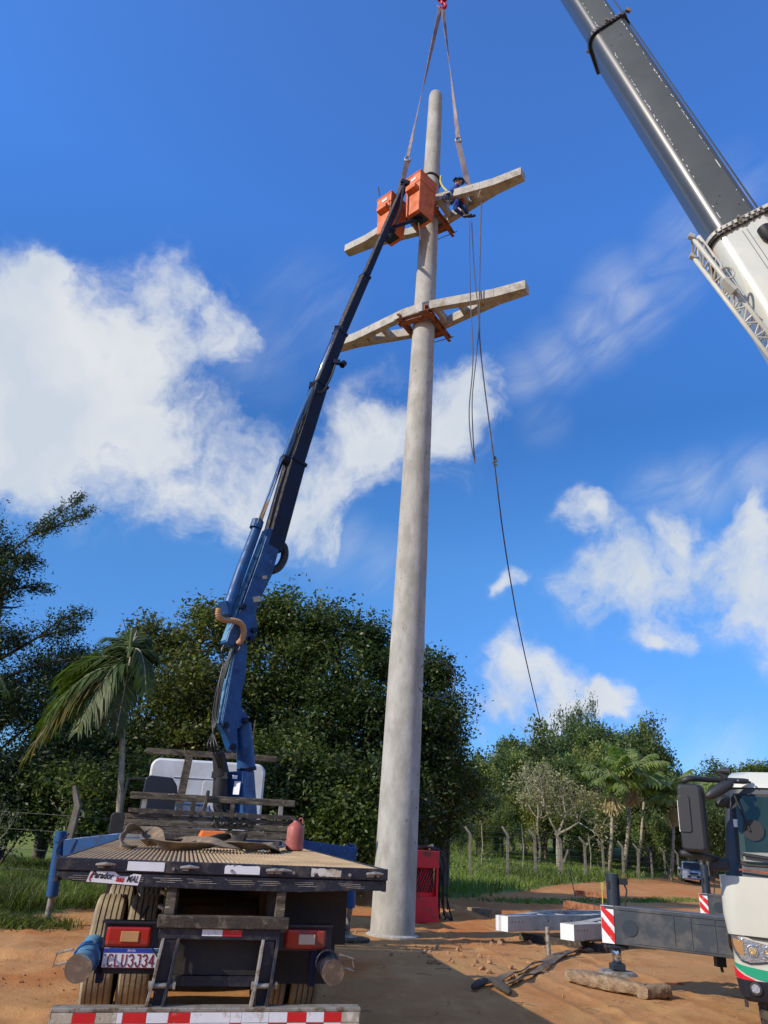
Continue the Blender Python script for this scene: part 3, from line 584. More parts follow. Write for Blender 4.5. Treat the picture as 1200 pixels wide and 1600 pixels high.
# the big broad-leaved mass behind the loader truck: separate trees
G1 = 'broad-leaved trees standing behind the flatbed truck'
tree('broadleaf_tree', 'leafy green tree just left of the blue crane, behind the palm', 'tree', (-7.2, 25.5, .1),
     [((-6.891, 25, 6.492), 1.15), ((-5.966, 25.5, 7.901), 1.1), ((-5.447, 26, 8.66), .8), ((-7.824, 26, 7.552), .75), ((-5.786, 24.5, 5.422), 1.4), ((-6.799, 25, 4.615), 1.2), ((-4.949, 24.5, 4.08), 1.2), ((-6.139, 25, 3.272), 1.3), ((-5.223, 25.5, 6.717), 1.2)],
     leaf_mid2, 3000, 13, .16, 101, group=G1, r0=.17)
tree('broadleaf_tree', 'tallest green tree, its top showing right of the blue crane elbow', 'tree', (-3.6, 27, .1),
     [((-3.614, 26, 8.792), 1.05), ((-4.22, 26.5, 8.17), .9), ((-2.676, 26, 8.268), 1.0), ((-2.129, 27, 9.186), .7), ((-3.147, 25.5, 6.862), 1.4), ((-2.046, 26, 6.598), 1.4), ((-3.461, 26, 5.407), 1.3), ((-2.423, 25.5, 4.364), 1.3), ((-4.197, 27, 6.646), 1.2)],
     leaf_mid, 3000, 13, .16, 102, group=G1, r0=.2)
tree('broadleaf_tree', 'wide green tree between the blue crane and the concrete pole', 'tree', (-1.2, 26, .1),
     [((-1.169, 25.5, 8.243), 1.0), ((-0.2511, 26, 8.09), 1.0), ((0.4831, 26, 7.337), .9), ((-0.6826, 25, 6.495), 1.4), ((-1.191, 25, 4.996), 1.4), ((0.2603, 25, 5.3), 1.35), ((-0.561, 25, 3.74), 1.4), ((0.5843, 25.5, 3.76), 1.1)],
     leaf_mid3, 3000, 13, .16, 103, group=G1, r0=.18)
tree('broadleaf_tree', 'dark green tree leaning out just right of the concrete pole', 'tree', (2.0, 26.5, .1),
     [((1.924, 26, 6.986), .85), ((2.37, 26, 7.13), .5), ((2.536, 26, 6.143), .7), ((2.021, 25.5, 5.704), 1.1), ((2.915, 26.5, 5.702), .4), ((2.066, 26, 4.515), 1.0), ((1.366, 26, 5.522), 1.2), ((1.622, 25.5, 4.028), 1.1)],
     leaf_mid3, 2300, 13, .15, 104, group=G1, r0=.16)
tree('broadleaf_tree', 'low dark spreading tree right of the pole with branches over the fence', 'tree', (3.0, 28.5, .1),
     [((2.663, 27.5, 4.064), 1.05), ((3.208, 28, 4.583), .7), ((2.423, 27, 3.173), 1.0), ((3.238, 28, 3.386), .8), ((1.765, 27, 3.13), 1.1), ((2.135, 27, 2.143), .7), ((2.772, 29, 5.349), .9)],
     leaf_mid2, 2300, 13, .15, 105, group=G1, r0=.16)
# understorey in front
def shrub(label, lobes, leafm, n, size, seed, name='shrub', cat='shrub', group=None, **kw):
    c0 = np.mean([np.array(c) for c, r in lobes], 0); return tree(name, label, cat, (float(c0[0]), float(c0[1]), .05), lobes, leafm, n, 12, size, seed, r0=.05, group=group, **kw)
G2 = 'undergrowth bushes behind the truck'
shrub('dark bush behind the white cab, right side', [((-2.133, 22, 2.78), .9), ((-1.524, 23, 3.234), .95), ((-1.688, 22, 1.984), .8), ((-2.769, 23.5, 3.739), 1.0)], leaf_mid, 1500, .15, 111, group=G2)
shrub('sunlit yellow-green bush beside the right blue outrigger', [((-0.7241, 21.5, 2.194), .7), ((-0.1709, 21.5, 1.755), .65), ((-1.106, 21.5, 1.695), .6), ((0.2198, 22.5, 2.454), .8), ((-0.2831, 21, 1.138), .45)], leaf_bright, 900, .15, 112, group=G2)
shrub('dark bush filling the gap left of the pole foot', [((-0.0118, 23, 3.156), .9), ((0.4342, 22.5, 1.966), .6), ((1.003, 23, 1.841), .7), ((1.355, 23.5, 2.742), .8)], leaf_dark, 1300, .15, 113, group=G2)
shrub('bush with large leaves left of the headboard', [((-6.44, 20, 2.076), .75), ((-6.461, 21, 2.676), .8), ((-6.536, 19.5, 1.472), .55), ((-5.9, 21, 2), .7), ((-8.065, 21.5, 2.199), .8)], leaf_mid, 1300, .15, 114, group=G2)
shrub('dark bush behind the left fence at the picture edge', [((-9.642, 22, 2.122), 1.0), ((-9.236, 22.5, 2.515), 1.0), ((-10.6, 22, 2.391), 1.1), ((-8.673, 21, 1.357), .5)], leaf_dark, 1400, .14, 115, group=G2)
shrub('dark bush behind the palm trunk', [((-8.121, 23.5, 3.382), 1.1), ((-7.106, 24, 3.878), 1.1), ((-9.113, 23.5, 3.5), 1.1), ((-6.405, 24, 2.803), 1.0), ((-6.804, 23, 2.36), .9), ((-5.189, 24, 2.518), 1.1), ((-4.065, 24, 2.773), 1.0)], leaf_dark, 2300, .15, 116, group=G2)

# dark trees on the left with feathery leaning limbs
lt = tree('feathery_tree', 'tall dark tree at the left edge with long limbs reaching into the sky', 'tree', (-13.2, 24.5, .1),
     [((-12.6, 24, 9.136), .75), ((-13.39, 24, 8.85), 1.2), ((-12.96, 24, 10.04), .45), ((-12.69, 24, 7.133), 1.0), ((-12, 24, 6.544), .8), ((-12.51, 24, 5.072), 1.4), ((-11.12, 24, 5.168), 1.3), ((-10.96, 24, 3.809), 1.3), ((-14.7, 24, 11.11), 1.0)],
     leaf_dark, 2800, 12, .13, 121, r0=.22, asp=.4)
rg = np.random.RandomState(122); mbl = MB(); pts_all = []
for path, rr, dens in (([(-13.63, 24, 7.497), (-12.88, 24, 9.346), (-12.07, 24, 10.46), (-11.38, 24, 11.24), (-10.68, 24, 12.11)], .28, 150),
                       ([(-12.07, 24, 10.46), (-11.29, 24, 10.88), (-10.21, 24, 11.53)], .17, 70), ([(-13.22, 24, 7.527), (-12.2, 24, 8.44), (-11.07, 24, 8.635)], .28, 95),
                       ([(-11.99, 24, 6.127), (-10.96, 24, 6.935), (-10.29, 24, 7.629), (-9.639, 24, 7.85)], .32, 120), ([(-10.96, 24, 6.935), (-10.19, 24, 7.204), (-9.693, 24, 7.347)], .2, 50),
                       ([(-12.88, 24, 9.346), (-12.31, 24, 9.667), (-11.64, 24, 9.623)], .3, 80), ([(-11.82, 24, 5.523), (-10.34, 24, 6.139), (-9.17, 24, 6.429)], .35, 110)):
    sm = [Vector(p) - Vector((-13.2, 24.5, .1)) for p in smooth_path(path, 8)]; n = len(sm)
    mbl.tube(sm, [.055 * (1 - i / (n - 1)) + .008 for i in range(n)], 5)
    for _ in range(dens):
        t = rg.uniform(.12, 1) ** .8; i = min(n - 2, int(t * (n - 1))); p = np.array(sm[i].lerp(sm[i + 1], rg.rand()))
        q = p + rg.normal(size=3) * rr * (1.15 - .8 * t) * np.array([1, 1, .7]) + np.array([0, 0, -.05])
        pts_all.append(q + rg.normal(size=(13, 3)) * .09)
mbl.build('limb', bark, lt, smooth=True)
link_mesh(quad_mesh('limb_foliage', leaf_quads(np.concatenate(pts_all), .115, rg, .4, .6), leaf_dark), 'limb_foliage', lt)
tree('dark_tree', 'dense dark tree with flat layered tiers behind the palm fronds', 'tree', (-10.5, 27, .1),
     [((-11.06, 26.5, 6.523), .9), ((-10.32, 26.5, 6.803), .6), ((-11.45, 26, 5.725), 1.1), ((-10.26, 26, 5.372), 1.1), ((-9.483, 26.5, 5.074), .8), ((-10.44, 26, 4.298), 1.2), ((-8.809, 27, 4.323), 1.0), ((-10.66, 25, 3.361), 1.2), ((-10.64, 27, 6.428), 1.0)],
     leaf_dark, 2800, 12, .13, 123, r0=.2, asp=.4)

# ------------------------------------------------------------------ palms
def frond(mb_leaf, mb_rib, base, tip, sag, n, ll, seed, width=0.035, twist=0.0):
    """arching frond: pairs of narrow folded leaflets; returns quads appended to list"""
    rg = np.random.RandomState(seed); b = Vector(base); t = Vector(tip); L0 = (t - b).length; mid = b.lerp(t, .5) + Vector((0, 0, sag * L0)); path = []
    for i in range(n + 1):
        u = i / n; path.append(b * (1 - u) ** 2 + mid * 2 * u * (1 - u) + t * u * u)
    if mb_rib is not None: mb_rib.tube(path[::max(1, n // 9)] + [path[-1]], [0.028 * (1 - k / (len(path[::max(1, n // 9)]))) + .006 for k in range(len(path[::max(1, n // 9)]) + 1)], 5)
    for i in range(2, n):
        u = i / n; p = path[i]; d = (path[min(i + 1, n)] - path[i - 1]).normalized(); sd = d.cross(Vector((0, 0, 1)))
        if sd.length < .05: sd = Vector((1, 0, 0))
        sd.normalize(); up = sd.cross(d).normalized(); l = ll * (math.sin(math.pi * min(1, u * .85 + .12)) ** .6) * rg.uniform(.85, 1.1)
        for s_ in (-1, 1):
            o_ = (sd * s_ * .80 + d * .60 + up * rg.uniform(-.05, .25) + Vector((0, 0, -.25)) + Vector(rg.normal(size=3)) * .07).normalized()
            q1 = p + o_ * l * .5 + Vector((0, 0, -.08 * l)); q2 = p + o_ * l * .88 + Vector((0, 0, -.42 * l)); wv = d.cross(o_).cross(o_).normalized() * width * .5
            mb_leaf.append([p - wv * .5, q1 - wv, q1 + wv, p + wv * .5]); mb_leaf.append([q1 - wv, q2 - wv * .12, q2 + wv * .12, q1 + wv])
def palm_frond_obj(base, tip, sag, n, ll, seed, leafm, parent, width=.035, label=None):
    q = []; rb = MB(); inv = W[parent].inverted(); base = inv @ Vector(base); tip = inv @ Vector(tip)
    frond(q, rb, base, tip, sag, n, ll, seed, width)
    P = np.array([[list(v) for v in k] for k in q]); o = link_mesh(quad_mesh('frond', P, leafm), 'frond', parent)
    rb.build('rib', bark_pale, o, smooth=True)
    if label: o['label'] = label
    return o
pl = thing('palm_tree', 'leaning palm with long drooping fronds left of the truck cab', 'palm', at(-5.67, 19, .05))
mb = MB(); mb.tube(smooth_path([Vector(p) - Vector((-5.67, 19, .05)) for p in ((-5.67, 19, -.1), (-5.702, 19, 1.381), (-5.891, 19, 2.79), (-6.107, 19, 3.982), (-6.237, 19, 4.923))], 5), [.085] * 4 + [.075] * 6 + [.07] * 6 + [.06] * 5, 9)
part(mb, 'trunk', bark_pale, pl, smooth=True)
mb = MB(); mb.tube(smooth_path([Vector(p) - Vector((-5.67, 19, .05)) for p in ((-6.204, 19, 4.764), (-6.256, 19, 5.577), (-6.325, 19, 6.161))], 4), [.075, .08, .075, .07, .06, .05, .045, .04, .03], 9); part(mb, 'crownshaft', leaf_bright, pl, smooth=True)
mb = MB(); mb.tube([Vector(p) - Vector((-5.67, 19, .05)) for p in ((-6.29, 19, 5.741), (-6.473, 19, 6.15), (-6.646, 19, 6.498))], [.02, .014, .004], 5); part(mb, 'spear_leaf', palm_m, pl)
for k, (b_, t_, sg, n_, ll, mm) in enumerate((
        ((-6.237, 19, 5.004), (-7.947, 18.2, 2.7), .50, 78, 1.0, palm_dry), ((-6.254, 19, 5.084), (-7.733, 18.4, 3.783), .50, 74, .95, palm_m), ((-6.239, 19, 5.248), (-8.108, 19.6, 4.746), .45, 70, .9, palm_m),
        ((-6.256, 19, 5.577), (-6.389, 19.6, 6.314), .1, 50, .75, palm_m), ((-6.256, 19, 5.577), (-5.543, 18.6, 4.578), .7, 50, .7, palm_m), ((-6.223, 19, 5.413), (-6.003, 18.4, 3.455), .6, 50, .7, palm_m),
        ((-6.223, 19, 5.413), (-7.489, 20.2, 5.418), .55, 50, .8, palm_m), ((-6.29, 19, 5.741), (-6.295, 20, 5.982), .5, 50, .7, palm_m), ((-6.222, 19, 5.167), (-8.482, 20, 3.485), .48, 70, .95, palm_m), ((-6.239, 19, 5.248), (-6.771, 18, 3.426), .55, 60, .9, palm_m),
        ((-6.256, 19, 5.577), (-7.118, 19.8, 6.051), .3, 50, .8, palm_m), ((-6.256, 19, 5.577), (-5.785, 19.6, 5.494), .5, 50, .75, palm_m), ((-6.24, 19, 5.495), (-7.429, 20.5, 4.705), .5, 56, .9, palm_m), ((-6.222, 19, 5.167), (-6.722, 19.8, 3.897), .6, 50, .8, palm_dry))):
    palm_frond_obj(b_, t_, sg, n_, ll, 200 + k, mm, pl, .055, 'yellowing frond with brown tip' if mm is palm_dry else None)
# frond entering at the left edge
pe = thing('palm_tree', 'palm at the left picture edge of which one green frond hangs into view', 'palm', at(-12.5, 20, 0))
mb = MB(); mb.tube([(0, 0, -.2), (.05, 0, 3), (.1, 0, 6.2)], [.12, .1, .08], 8); part(mb, 'trunk', bark_pale, pe, smooth=True)
for k, t_ in enumerate(((-9.542, 20, 4.471), (-9.994, 19, 3.564), (-12.45, 20, 6.617), (-13.36, 20, 5.657), (-12.47, 21, 6.721))): palm_frond_obj((-12.4, 20, 6.2), t_, .35, 60, .85, 230 + k, palm_m, pe, .045)

# king palms by the fence
GP = 'tall slim palms behind the roadside fence'
def king_palm(x, yb, ytop, Y, s, label, seed, dead):
    pass
KP = [(((18.39, 60, 1.281), (18.97, 60, 7.612)), 1.0, 'left tall slim palm with a pale dry flower bunch, behind the fence'),
      (((20.09, 62, 1.339), (21.13, 62, 8.402)), 1.15, 'tallest slim palm with arching bright fronds, second of the palms behind the fence'),
      (((22.49, 66, 1.392), (23.52, 66, 7.873)), .9, 'slim palm half hidden right of the tallest palm'),
      (((24.46, 64, 1.566), (25.21, 64, 7.343)), 1.0, 'slim palm behind the black truck mirror with a pale dry flower bunch'),
      (((29.32, 70, 1.725), (30.16, 70, 7.78)), 1.0, 'slim palm seen in the gap between mirror and cab')]
for k, ((b_, t_), s_, lab) in enumerate(KP):
    b_ = Vector(b_); t_ = Vector(t_) - Vector((0, 0, 1.6)); s_ *= .86; b_.z = gz(b_.x, b_.y) - .1; rg = np.random.RandomState(300 + k)
    p = thing('palm_tree', lab, 'palm', at(*b_), GP); top = t_ - b_
    mb = MB(); mb.tube([Vector((0, 0, 0)), top * .5 + Vector((.05, 0, 0)), top], [.17 * s_, .14 * s_, .12 * s_], 8); part(mb, 'trunk', bark_pale, p, smooth=True)
    mb = MB(); mb.tube([top, top + Vector((0, 0, .5)), top + Vector((0, 0, 1.1))], [.15 * s_, .13 * s_, .06 * s_], 8); part(mb, 'crownshaft', leaf_bright, p, smooth=True)
    for j in range(15):
        a = j / 13 * 2 * math.pi + rg.uniform(-.2, .2); el = rg.uniform(-.35, .9); ln = rg.uniform(2.4, 3.3) * s_
        tp = top + Vector((math.cos(a) * ln * math.cos(el), math.sin(a) * ln * math.cos(el), .9 + ln * math.sin(el)))
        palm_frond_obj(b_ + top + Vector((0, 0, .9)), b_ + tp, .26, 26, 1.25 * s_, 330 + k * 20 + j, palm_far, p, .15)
    if k in (0, 1, 3):
        q = []; cc_ = np.array(top) + np.array([-.1, -.15, -.35]); nn = 420
        P0 = cc_ + rg.normal(size=(nn, 3)) * (.14, .14, .05); P1 = P0 + np.stack([rg.normal(size=nn) * .28, rg.normal(size=nn) * .28, -rg.uniform(.5, 1.25, nn)], -1)
        sd = unit(rg.normal(size=(nn, 3))) * .03
        link_mesh(quad_mesh('dry_flower_bunch', np.stack([P0 - sd, P0 + sd, P1 + sd, P1 - sd], 1), skirt_m), 'dry_flower_bunch', p)

# ------------------------------------------------------------------ the wooded hill: individual trees, four crowns shared
def master_tree(leafm, seed, conical=False):
    rg = np.random.RandomState(seed)
    if conical: lb = [((0, 0, 3 + k * 1.3), 2.0 - k * .27) for k in range(6)]
    else: lb = [((rg.normal() * 1.5, rg.normal() * 1.5, rg.uniform(3.2, 7.0)), rg.uniform(1.2, 2.1)) for _ in range(9)]
    Q = crown_quads(lb, 2600, 8, .27, rg, asp=.6, spread=.26, lump=.4)
    return quad_mesh('crown', Q, leafm), lb
MT = [master_tree(leaf_far, 401), master_tree(leaf_far3, 402), master_tree(leaf_far2, 403), master_tree(leaf_far3, 404), master_tree(leaf_far, 405), master_tree(leaf_far2, 406, True)]
MTH = []
for me_, _l in MT:
    co = np.empty(len(me_.vertices) * 3, np.float32); me_.vertices.foreach_get('co', co); MTH.append(float(np.percentile(co.reshape(-1, 3)[:, 2], 99.7)))
TM = limb_mesh('trunk', bark, (0, 0, -1), [((.6, 0, 6), 1.5), ((-1, .6, 5), 1.5), ((.4, -1, 4.6), 1.5)], .2, np.random.RandomState(9)); trunk_me = TM.data; bpy.data.objects.remove(TM)
BT = [  # pixel-free list: (x, y, scale, kind, label)
]
def hill_tree(x, y, ztop, kind, label, seed, sx=1.0):
    z0 = gz(x, y) - .2; s = max(.3, (ztop - z0) / MTH[kind]); rz = seed * 1.93
    m4 = Matrix.Translation((x, y, z0)) @ Matrix.Rotation(rz, 4, 'Z') @ Matrix.Diagonal((s * sx * .70, s * sx * .70, s, 1))
    t = thing('hillside_tree', label, 'tree', m4, 'trees on the wooded hill beyond the field')
    for me_, nm in ((MT[kind][0], 'crown'), (trunk_me, 'trunk')):
        o = bpy.data.objects.new(nm, me_); COL.objects.link(o); o.parent = t
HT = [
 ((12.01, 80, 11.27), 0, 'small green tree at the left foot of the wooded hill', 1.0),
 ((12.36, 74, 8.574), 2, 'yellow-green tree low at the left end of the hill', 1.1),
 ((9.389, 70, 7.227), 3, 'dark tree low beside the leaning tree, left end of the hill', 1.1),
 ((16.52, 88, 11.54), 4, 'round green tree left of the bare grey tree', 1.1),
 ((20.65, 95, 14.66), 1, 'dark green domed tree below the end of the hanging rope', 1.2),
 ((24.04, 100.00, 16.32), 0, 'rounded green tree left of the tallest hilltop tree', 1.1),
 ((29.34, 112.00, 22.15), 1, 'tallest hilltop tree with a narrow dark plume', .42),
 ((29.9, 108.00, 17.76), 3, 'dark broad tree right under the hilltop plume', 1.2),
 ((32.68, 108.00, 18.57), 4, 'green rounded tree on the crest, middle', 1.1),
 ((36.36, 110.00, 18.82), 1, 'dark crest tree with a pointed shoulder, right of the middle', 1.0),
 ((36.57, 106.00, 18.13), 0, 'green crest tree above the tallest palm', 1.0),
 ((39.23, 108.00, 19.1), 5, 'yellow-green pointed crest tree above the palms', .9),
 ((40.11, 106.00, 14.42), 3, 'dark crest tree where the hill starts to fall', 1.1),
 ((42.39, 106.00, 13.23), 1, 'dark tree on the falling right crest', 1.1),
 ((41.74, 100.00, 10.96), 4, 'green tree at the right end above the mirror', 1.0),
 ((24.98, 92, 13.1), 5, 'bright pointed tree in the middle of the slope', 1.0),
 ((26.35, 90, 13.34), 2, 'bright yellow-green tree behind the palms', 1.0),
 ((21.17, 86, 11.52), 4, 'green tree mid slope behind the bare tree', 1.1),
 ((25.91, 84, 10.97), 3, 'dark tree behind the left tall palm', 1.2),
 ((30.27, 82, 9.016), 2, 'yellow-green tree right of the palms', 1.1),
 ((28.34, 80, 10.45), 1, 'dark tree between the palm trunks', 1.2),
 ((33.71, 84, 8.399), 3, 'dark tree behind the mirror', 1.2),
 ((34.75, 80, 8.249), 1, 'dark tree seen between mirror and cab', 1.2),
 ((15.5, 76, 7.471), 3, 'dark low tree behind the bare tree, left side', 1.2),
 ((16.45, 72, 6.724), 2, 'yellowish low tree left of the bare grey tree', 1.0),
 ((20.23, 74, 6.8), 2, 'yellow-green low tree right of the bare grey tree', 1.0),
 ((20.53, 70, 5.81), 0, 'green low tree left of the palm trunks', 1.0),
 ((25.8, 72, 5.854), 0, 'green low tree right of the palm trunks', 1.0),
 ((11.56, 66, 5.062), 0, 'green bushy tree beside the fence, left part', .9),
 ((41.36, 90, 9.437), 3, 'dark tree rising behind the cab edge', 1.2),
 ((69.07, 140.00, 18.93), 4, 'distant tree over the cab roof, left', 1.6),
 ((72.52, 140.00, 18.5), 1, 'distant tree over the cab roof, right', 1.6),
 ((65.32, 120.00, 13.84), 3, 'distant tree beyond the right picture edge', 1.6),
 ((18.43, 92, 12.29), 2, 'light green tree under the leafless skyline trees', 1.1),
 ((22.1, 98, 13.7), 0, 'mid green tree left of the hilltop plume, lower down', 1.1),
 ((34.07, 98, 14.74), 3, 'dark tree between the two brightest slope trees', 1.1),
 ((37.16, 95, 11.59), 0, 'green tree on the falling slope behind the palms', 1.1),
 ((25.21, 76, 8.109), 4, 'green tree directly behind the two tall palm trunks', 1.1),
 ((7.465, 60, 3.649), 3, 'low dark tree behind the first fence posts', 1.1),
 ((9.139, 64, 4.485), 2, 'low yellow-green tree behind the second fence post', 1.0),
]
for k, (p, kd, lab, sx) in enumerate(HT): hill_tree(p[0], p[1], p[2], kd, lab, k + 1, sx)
# bare grey trees
def bare_tree(name, label, base, h, seed, matl, spread=.6, leaves=None, lsize=.1, lean=0.0, r0=.11, depth=5):
    rg = np.random.RandomState(seed); t = thing(name, label, 'tree', at(*base)); mb = MB(); tips = []
    def grow(p, d, l, r, lv):
        q = p + d * l; mid = p.lerp(q, .5) + Vector(rg.normal(size=3)) * l * .05
        mb.tube([p, mid, q], [r, r * .85, r * .66], 6 if lv > 2 else 4)
        tips.append(q)
        if lv == 0: return
        for _ in range(3 if lv > 1 else 3):
            nd = (d + Vector(rg.normal(size=3)) * spread + Vector((0, 0, .12))).normalized(); grow(q, nd, l * rg.uniform(.62, .85), r * .62, lv - 1)
    grow(Vector((0, 0, -.1)), Vector((lean, 0, 1)).normalized(), h * .28, r0, depth)
    part(mb, 'trunk', matl, t)
    if leaves is not None:
        P = np.array([list(v) for v in tips]); P = np.repeat(P, 5, 0) + rg.normal(size=(len(P) * 5, 3)) * h * .025
        link_mesh(quad_mesh('sparse_foliage', leaf_quads(P, lsize, rg, .6), leaves), 'sparse_foliage', t)
    return t
for lab, p, s_, hh, rr, lf in (('half-bare pale grey tree standing behind the fence, left of the palms', (15.14, 62, 1.694), 31, 8.6, .15, leaf_grey),
                       ('second sparse grey tree a little left of the half-bare one', (14.54, 66, 1.6), 38, 7.2, .12, leaf_grey),
                       ('leafless twiggy tree on the skyline right of the dark leaning tree', (15, 92, 6.701), 32, 13, .16, None), ('leafless tree on the skyline under the hanging rope', (19.6, 97, 7.225), 33, 14, .16, None),
                       ('pale twiggy tree on the falling skyline above the mirror', (44.28, 104.00, 8.357), 34, 12, .16, leaf_grey)):
    bare_tree('bare_tree', lab, (p[0], p[1], gz(p[0], p[1])), hh, s_, bark_pale, .5, lf, .26, r0=rr)
bare_tree('sapling', 'thin pale bare sapling in the grass at the left edge', (-8.05, 17.6, .1), 2.3, 35, bark_pale, .42, leaf_dark, .07, lean=.25, r0=.022, depth=4)
bare_tree('sapling', 'thin bare sapling further left, behind the wire', (-9.6, 19.5, .1), 2.2, 36, bark_pale, .42, leaf_grey, .06, lean=-.1, r0=.02, depth=4)
# young planted saplings in the field behind the fence
for k, (px, lab) in enumerate((((5.883, 49.86, 0), 'first'), ((6.619, 51.03, 0), 'second'), ((8.481, 53.99, 0), 'third'), ((10.77, 57.63, -0), 'fourth'))):
    x, y = 7.0 + k * 3.1, 47 + k * 3.5
    mb = MB(); mb.tube([(x, y, gz(x, y) - .1), (x + .08, y, gz(x, y) + 1.2), (x - .05, y, gz(x, y) + 2.6)], [.035, .03, .012], 6)
    single(mb, 'young_sapling', bark_pale, 'thin pale bare stem in the field, %s from the left of four' % lab, 'sapling', 'thin bare stems planted in the field')

# ------------------------------------------------------------------ grass
def blades(X, Y, Z, h, w, rg, lean=.45):
    n = len(X); a = rg.uniform(0, 2 * math.pi, n); sd = np.stack([np.cos(a), np.sin(a), np.zeros(n)], -1) * (w * .5)[:, None]
    b = rg.uniform(0, 2 * math.pi, n); ln = np.stack([np.cos(b), np.sin(b), np.zeros(n)], -1) * (h * rg.uniform(.1, lean * 2, n))[:, None]
    P = np.stack([X, Y, Z], -1); m1 = P + ln * .35 + np.array([0, 0, 1]) * (h * .6)[:, None]; tp = P + ln + np.array([0, 0, 1]) * (h * .95)[:, None]
    q1 = np.stack([P - sd, P + sd, m1 + sd * .8, m1 - sd * .8], 1); q2 = np.stack([m1 - sd * .8, m1 + sd * .8, tp + sd * .1, tp - sd * .1], 1)
    return np.concatenate([q1, q2], 0)
rg = np.random.RandomState(77)
def scatter(n, x0, x1, y0, y1, f):
    X = rg.uniform(x0, x1, n); Y = rg.uniform(y0, y1, n); k = f(X, Y); return X[k], Y[k]
X, Y = scatter(150000, -12.5, 2.5, 13.5, 26.5, lambda x, y: (y > edge_y(x) + .1 + fbm(x, y, 1.0, 81) * .7) & (rg.rand(len(x)) < np.clip(1.25 - (y - 14) / 16, .3, 1)))
tuft = .55 + .9 * (fbm(X, Y, .9, 83) + .5)
h = (.12 + .26 * rg.rand(len(X))) * tuft
Q = blades(X, Y, height(X, Y) - .02, h, .014 + .008 * rg.rand(len(X)), rg)
tag(link_mesh(quad_mesh('grass_bank', Q, grass_m), 'grass_bank'), 'tall green grass bank left of and behind the truck', 'grass', kind='stuff')
X, Y = scatter(95000, 2.0, 46, 24, 100, lambda x, y: (y > edge_y(x) + .2 + fbm(x, y, 2.5, 85) * 2.2) & (sfence(x, y) < 30) & (rg.rand(len(x)) < np.clip(38 / y, 0, 1)))
sf = sfence(X, Y); d = np.hypot(X, Y) / 30
h = np.where(sf < 1.0, .2 + .32 * rg.rand(len(X)), .10 + .12 * rg.rand(len(X))) * (.6 + .8 * (fbm(X, Y, 3, 86) + .5))
Q = blades(X, Y, height(X, Y) - .03, h, (.03 + .03 * rg.rand(len(X))) * d, rg)
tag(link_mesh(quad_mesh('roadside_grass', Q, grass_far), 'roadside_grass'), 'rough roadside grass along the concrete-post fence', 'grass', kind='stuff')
for (cx, cy, rx, ry, n, lab) in ((-5.1, 12.9, .75, .35, 1500, 'low green grass tuft in the dirt in front of the left blue jack'),):
    X = cx + rg.normal(size=n) * rx * .5; Y = cy + rg.normal(size=n) * ry * .6
    Q = blades(X, Y, height(X, Y) - .01, .07 + .13 * rg.rand(n), .012 + .01 * rg.rand(n), rg, .9)
    tag(link_mesh(quad_mesh('grass_tuft', Q, grass_m), 'grass_tuft'), lab, 'grass', kind='stuff')
X, Y = scatter(9000, 3.0, 16, 27, 42, lambda x, y: np.abs(y - (27.5 + .9 * (x - 5))) < .9 + fbm(x, y, 2, 88) * 2)
Q = blades(X, Y, height(X, Y) - .02, .06 + .12 * rg.rand(len(X)), .04 + .02 * rg.rand(len(X)), rg, .7)
tag(link_mesh(quad_mesh('track_grass', Q, grass_far), 'track_grass'), 'low grass strip in the middle of the dirt road', 'grass', kind='stuff')

# pebbles and clods
mb = MB()
for k in range(430):
    if k < 260: x, y = rg.uniform(-5.5, 5.5), rg.uniform(8.5, 20)
    elif k < 350: x, y = 1.9 + rg.normal() * 1.0, 14.6 + rg.normal() * .8
    else: x, y = -3.8 + rg.normal() * .9, 9.4 + rg.normal() * .9
    s_ = abs(rg.normal()) * .010 + .006; z = gz(x, y); q = Euler(tuple(rg.uniform(0, 3, 3))).to_matrix()
    vs = [q @ Vector((a * s_ * rg.uniform(.7, 1.3), b * s_ * rg.uniform(.7, 1.3), c * s_ * .7)) + Vector((x, y, z + s_ * .3)) for a, b, c in ((1, 0, 0), (-1, 0, 0), (0, 1, 0), (0, -1, 0), (0, 0, 1), (0, 0, -1))]
    mb.add(vs, [(0, 2, 4), (2, 1, 4), (1, 3, 4), (3, 0, 4), (2, 0, 5), (1, 2, 5), (3, 1, 5), (0, 3, 5)], 0)
clod = mat('soil_clod', (0.36, 0.20, 0.10), 0.95, var=.3, scale=3, bump=.4)
single(mb, 'pebbles_and_clods', clod, 'small clods and pebbles scattered on the dirt', 'pebbles', kind='stuff')
mb = MB()
for k in range(130):
    x, y = rg.uniform(-5.5, 5.5), rg.uniform(8.5, 17); z = gz(x, y) + .008; a = rg.uniform(0, 3.1); l = rg.uniform(.06, .25)
    mb.tube([(x, y, z), (x + math.cos(a) * l * .5, y + math.sin(a) * l * .5, z + .012), (x + math.cos(a + .3) * l, y + math.sin(a + .3) * l, z)], .004, 4)
single(mb, 'twigs', wood_raw, 'dry twigs and straw scattered on the dirt', 'twigs', kind='stuff')

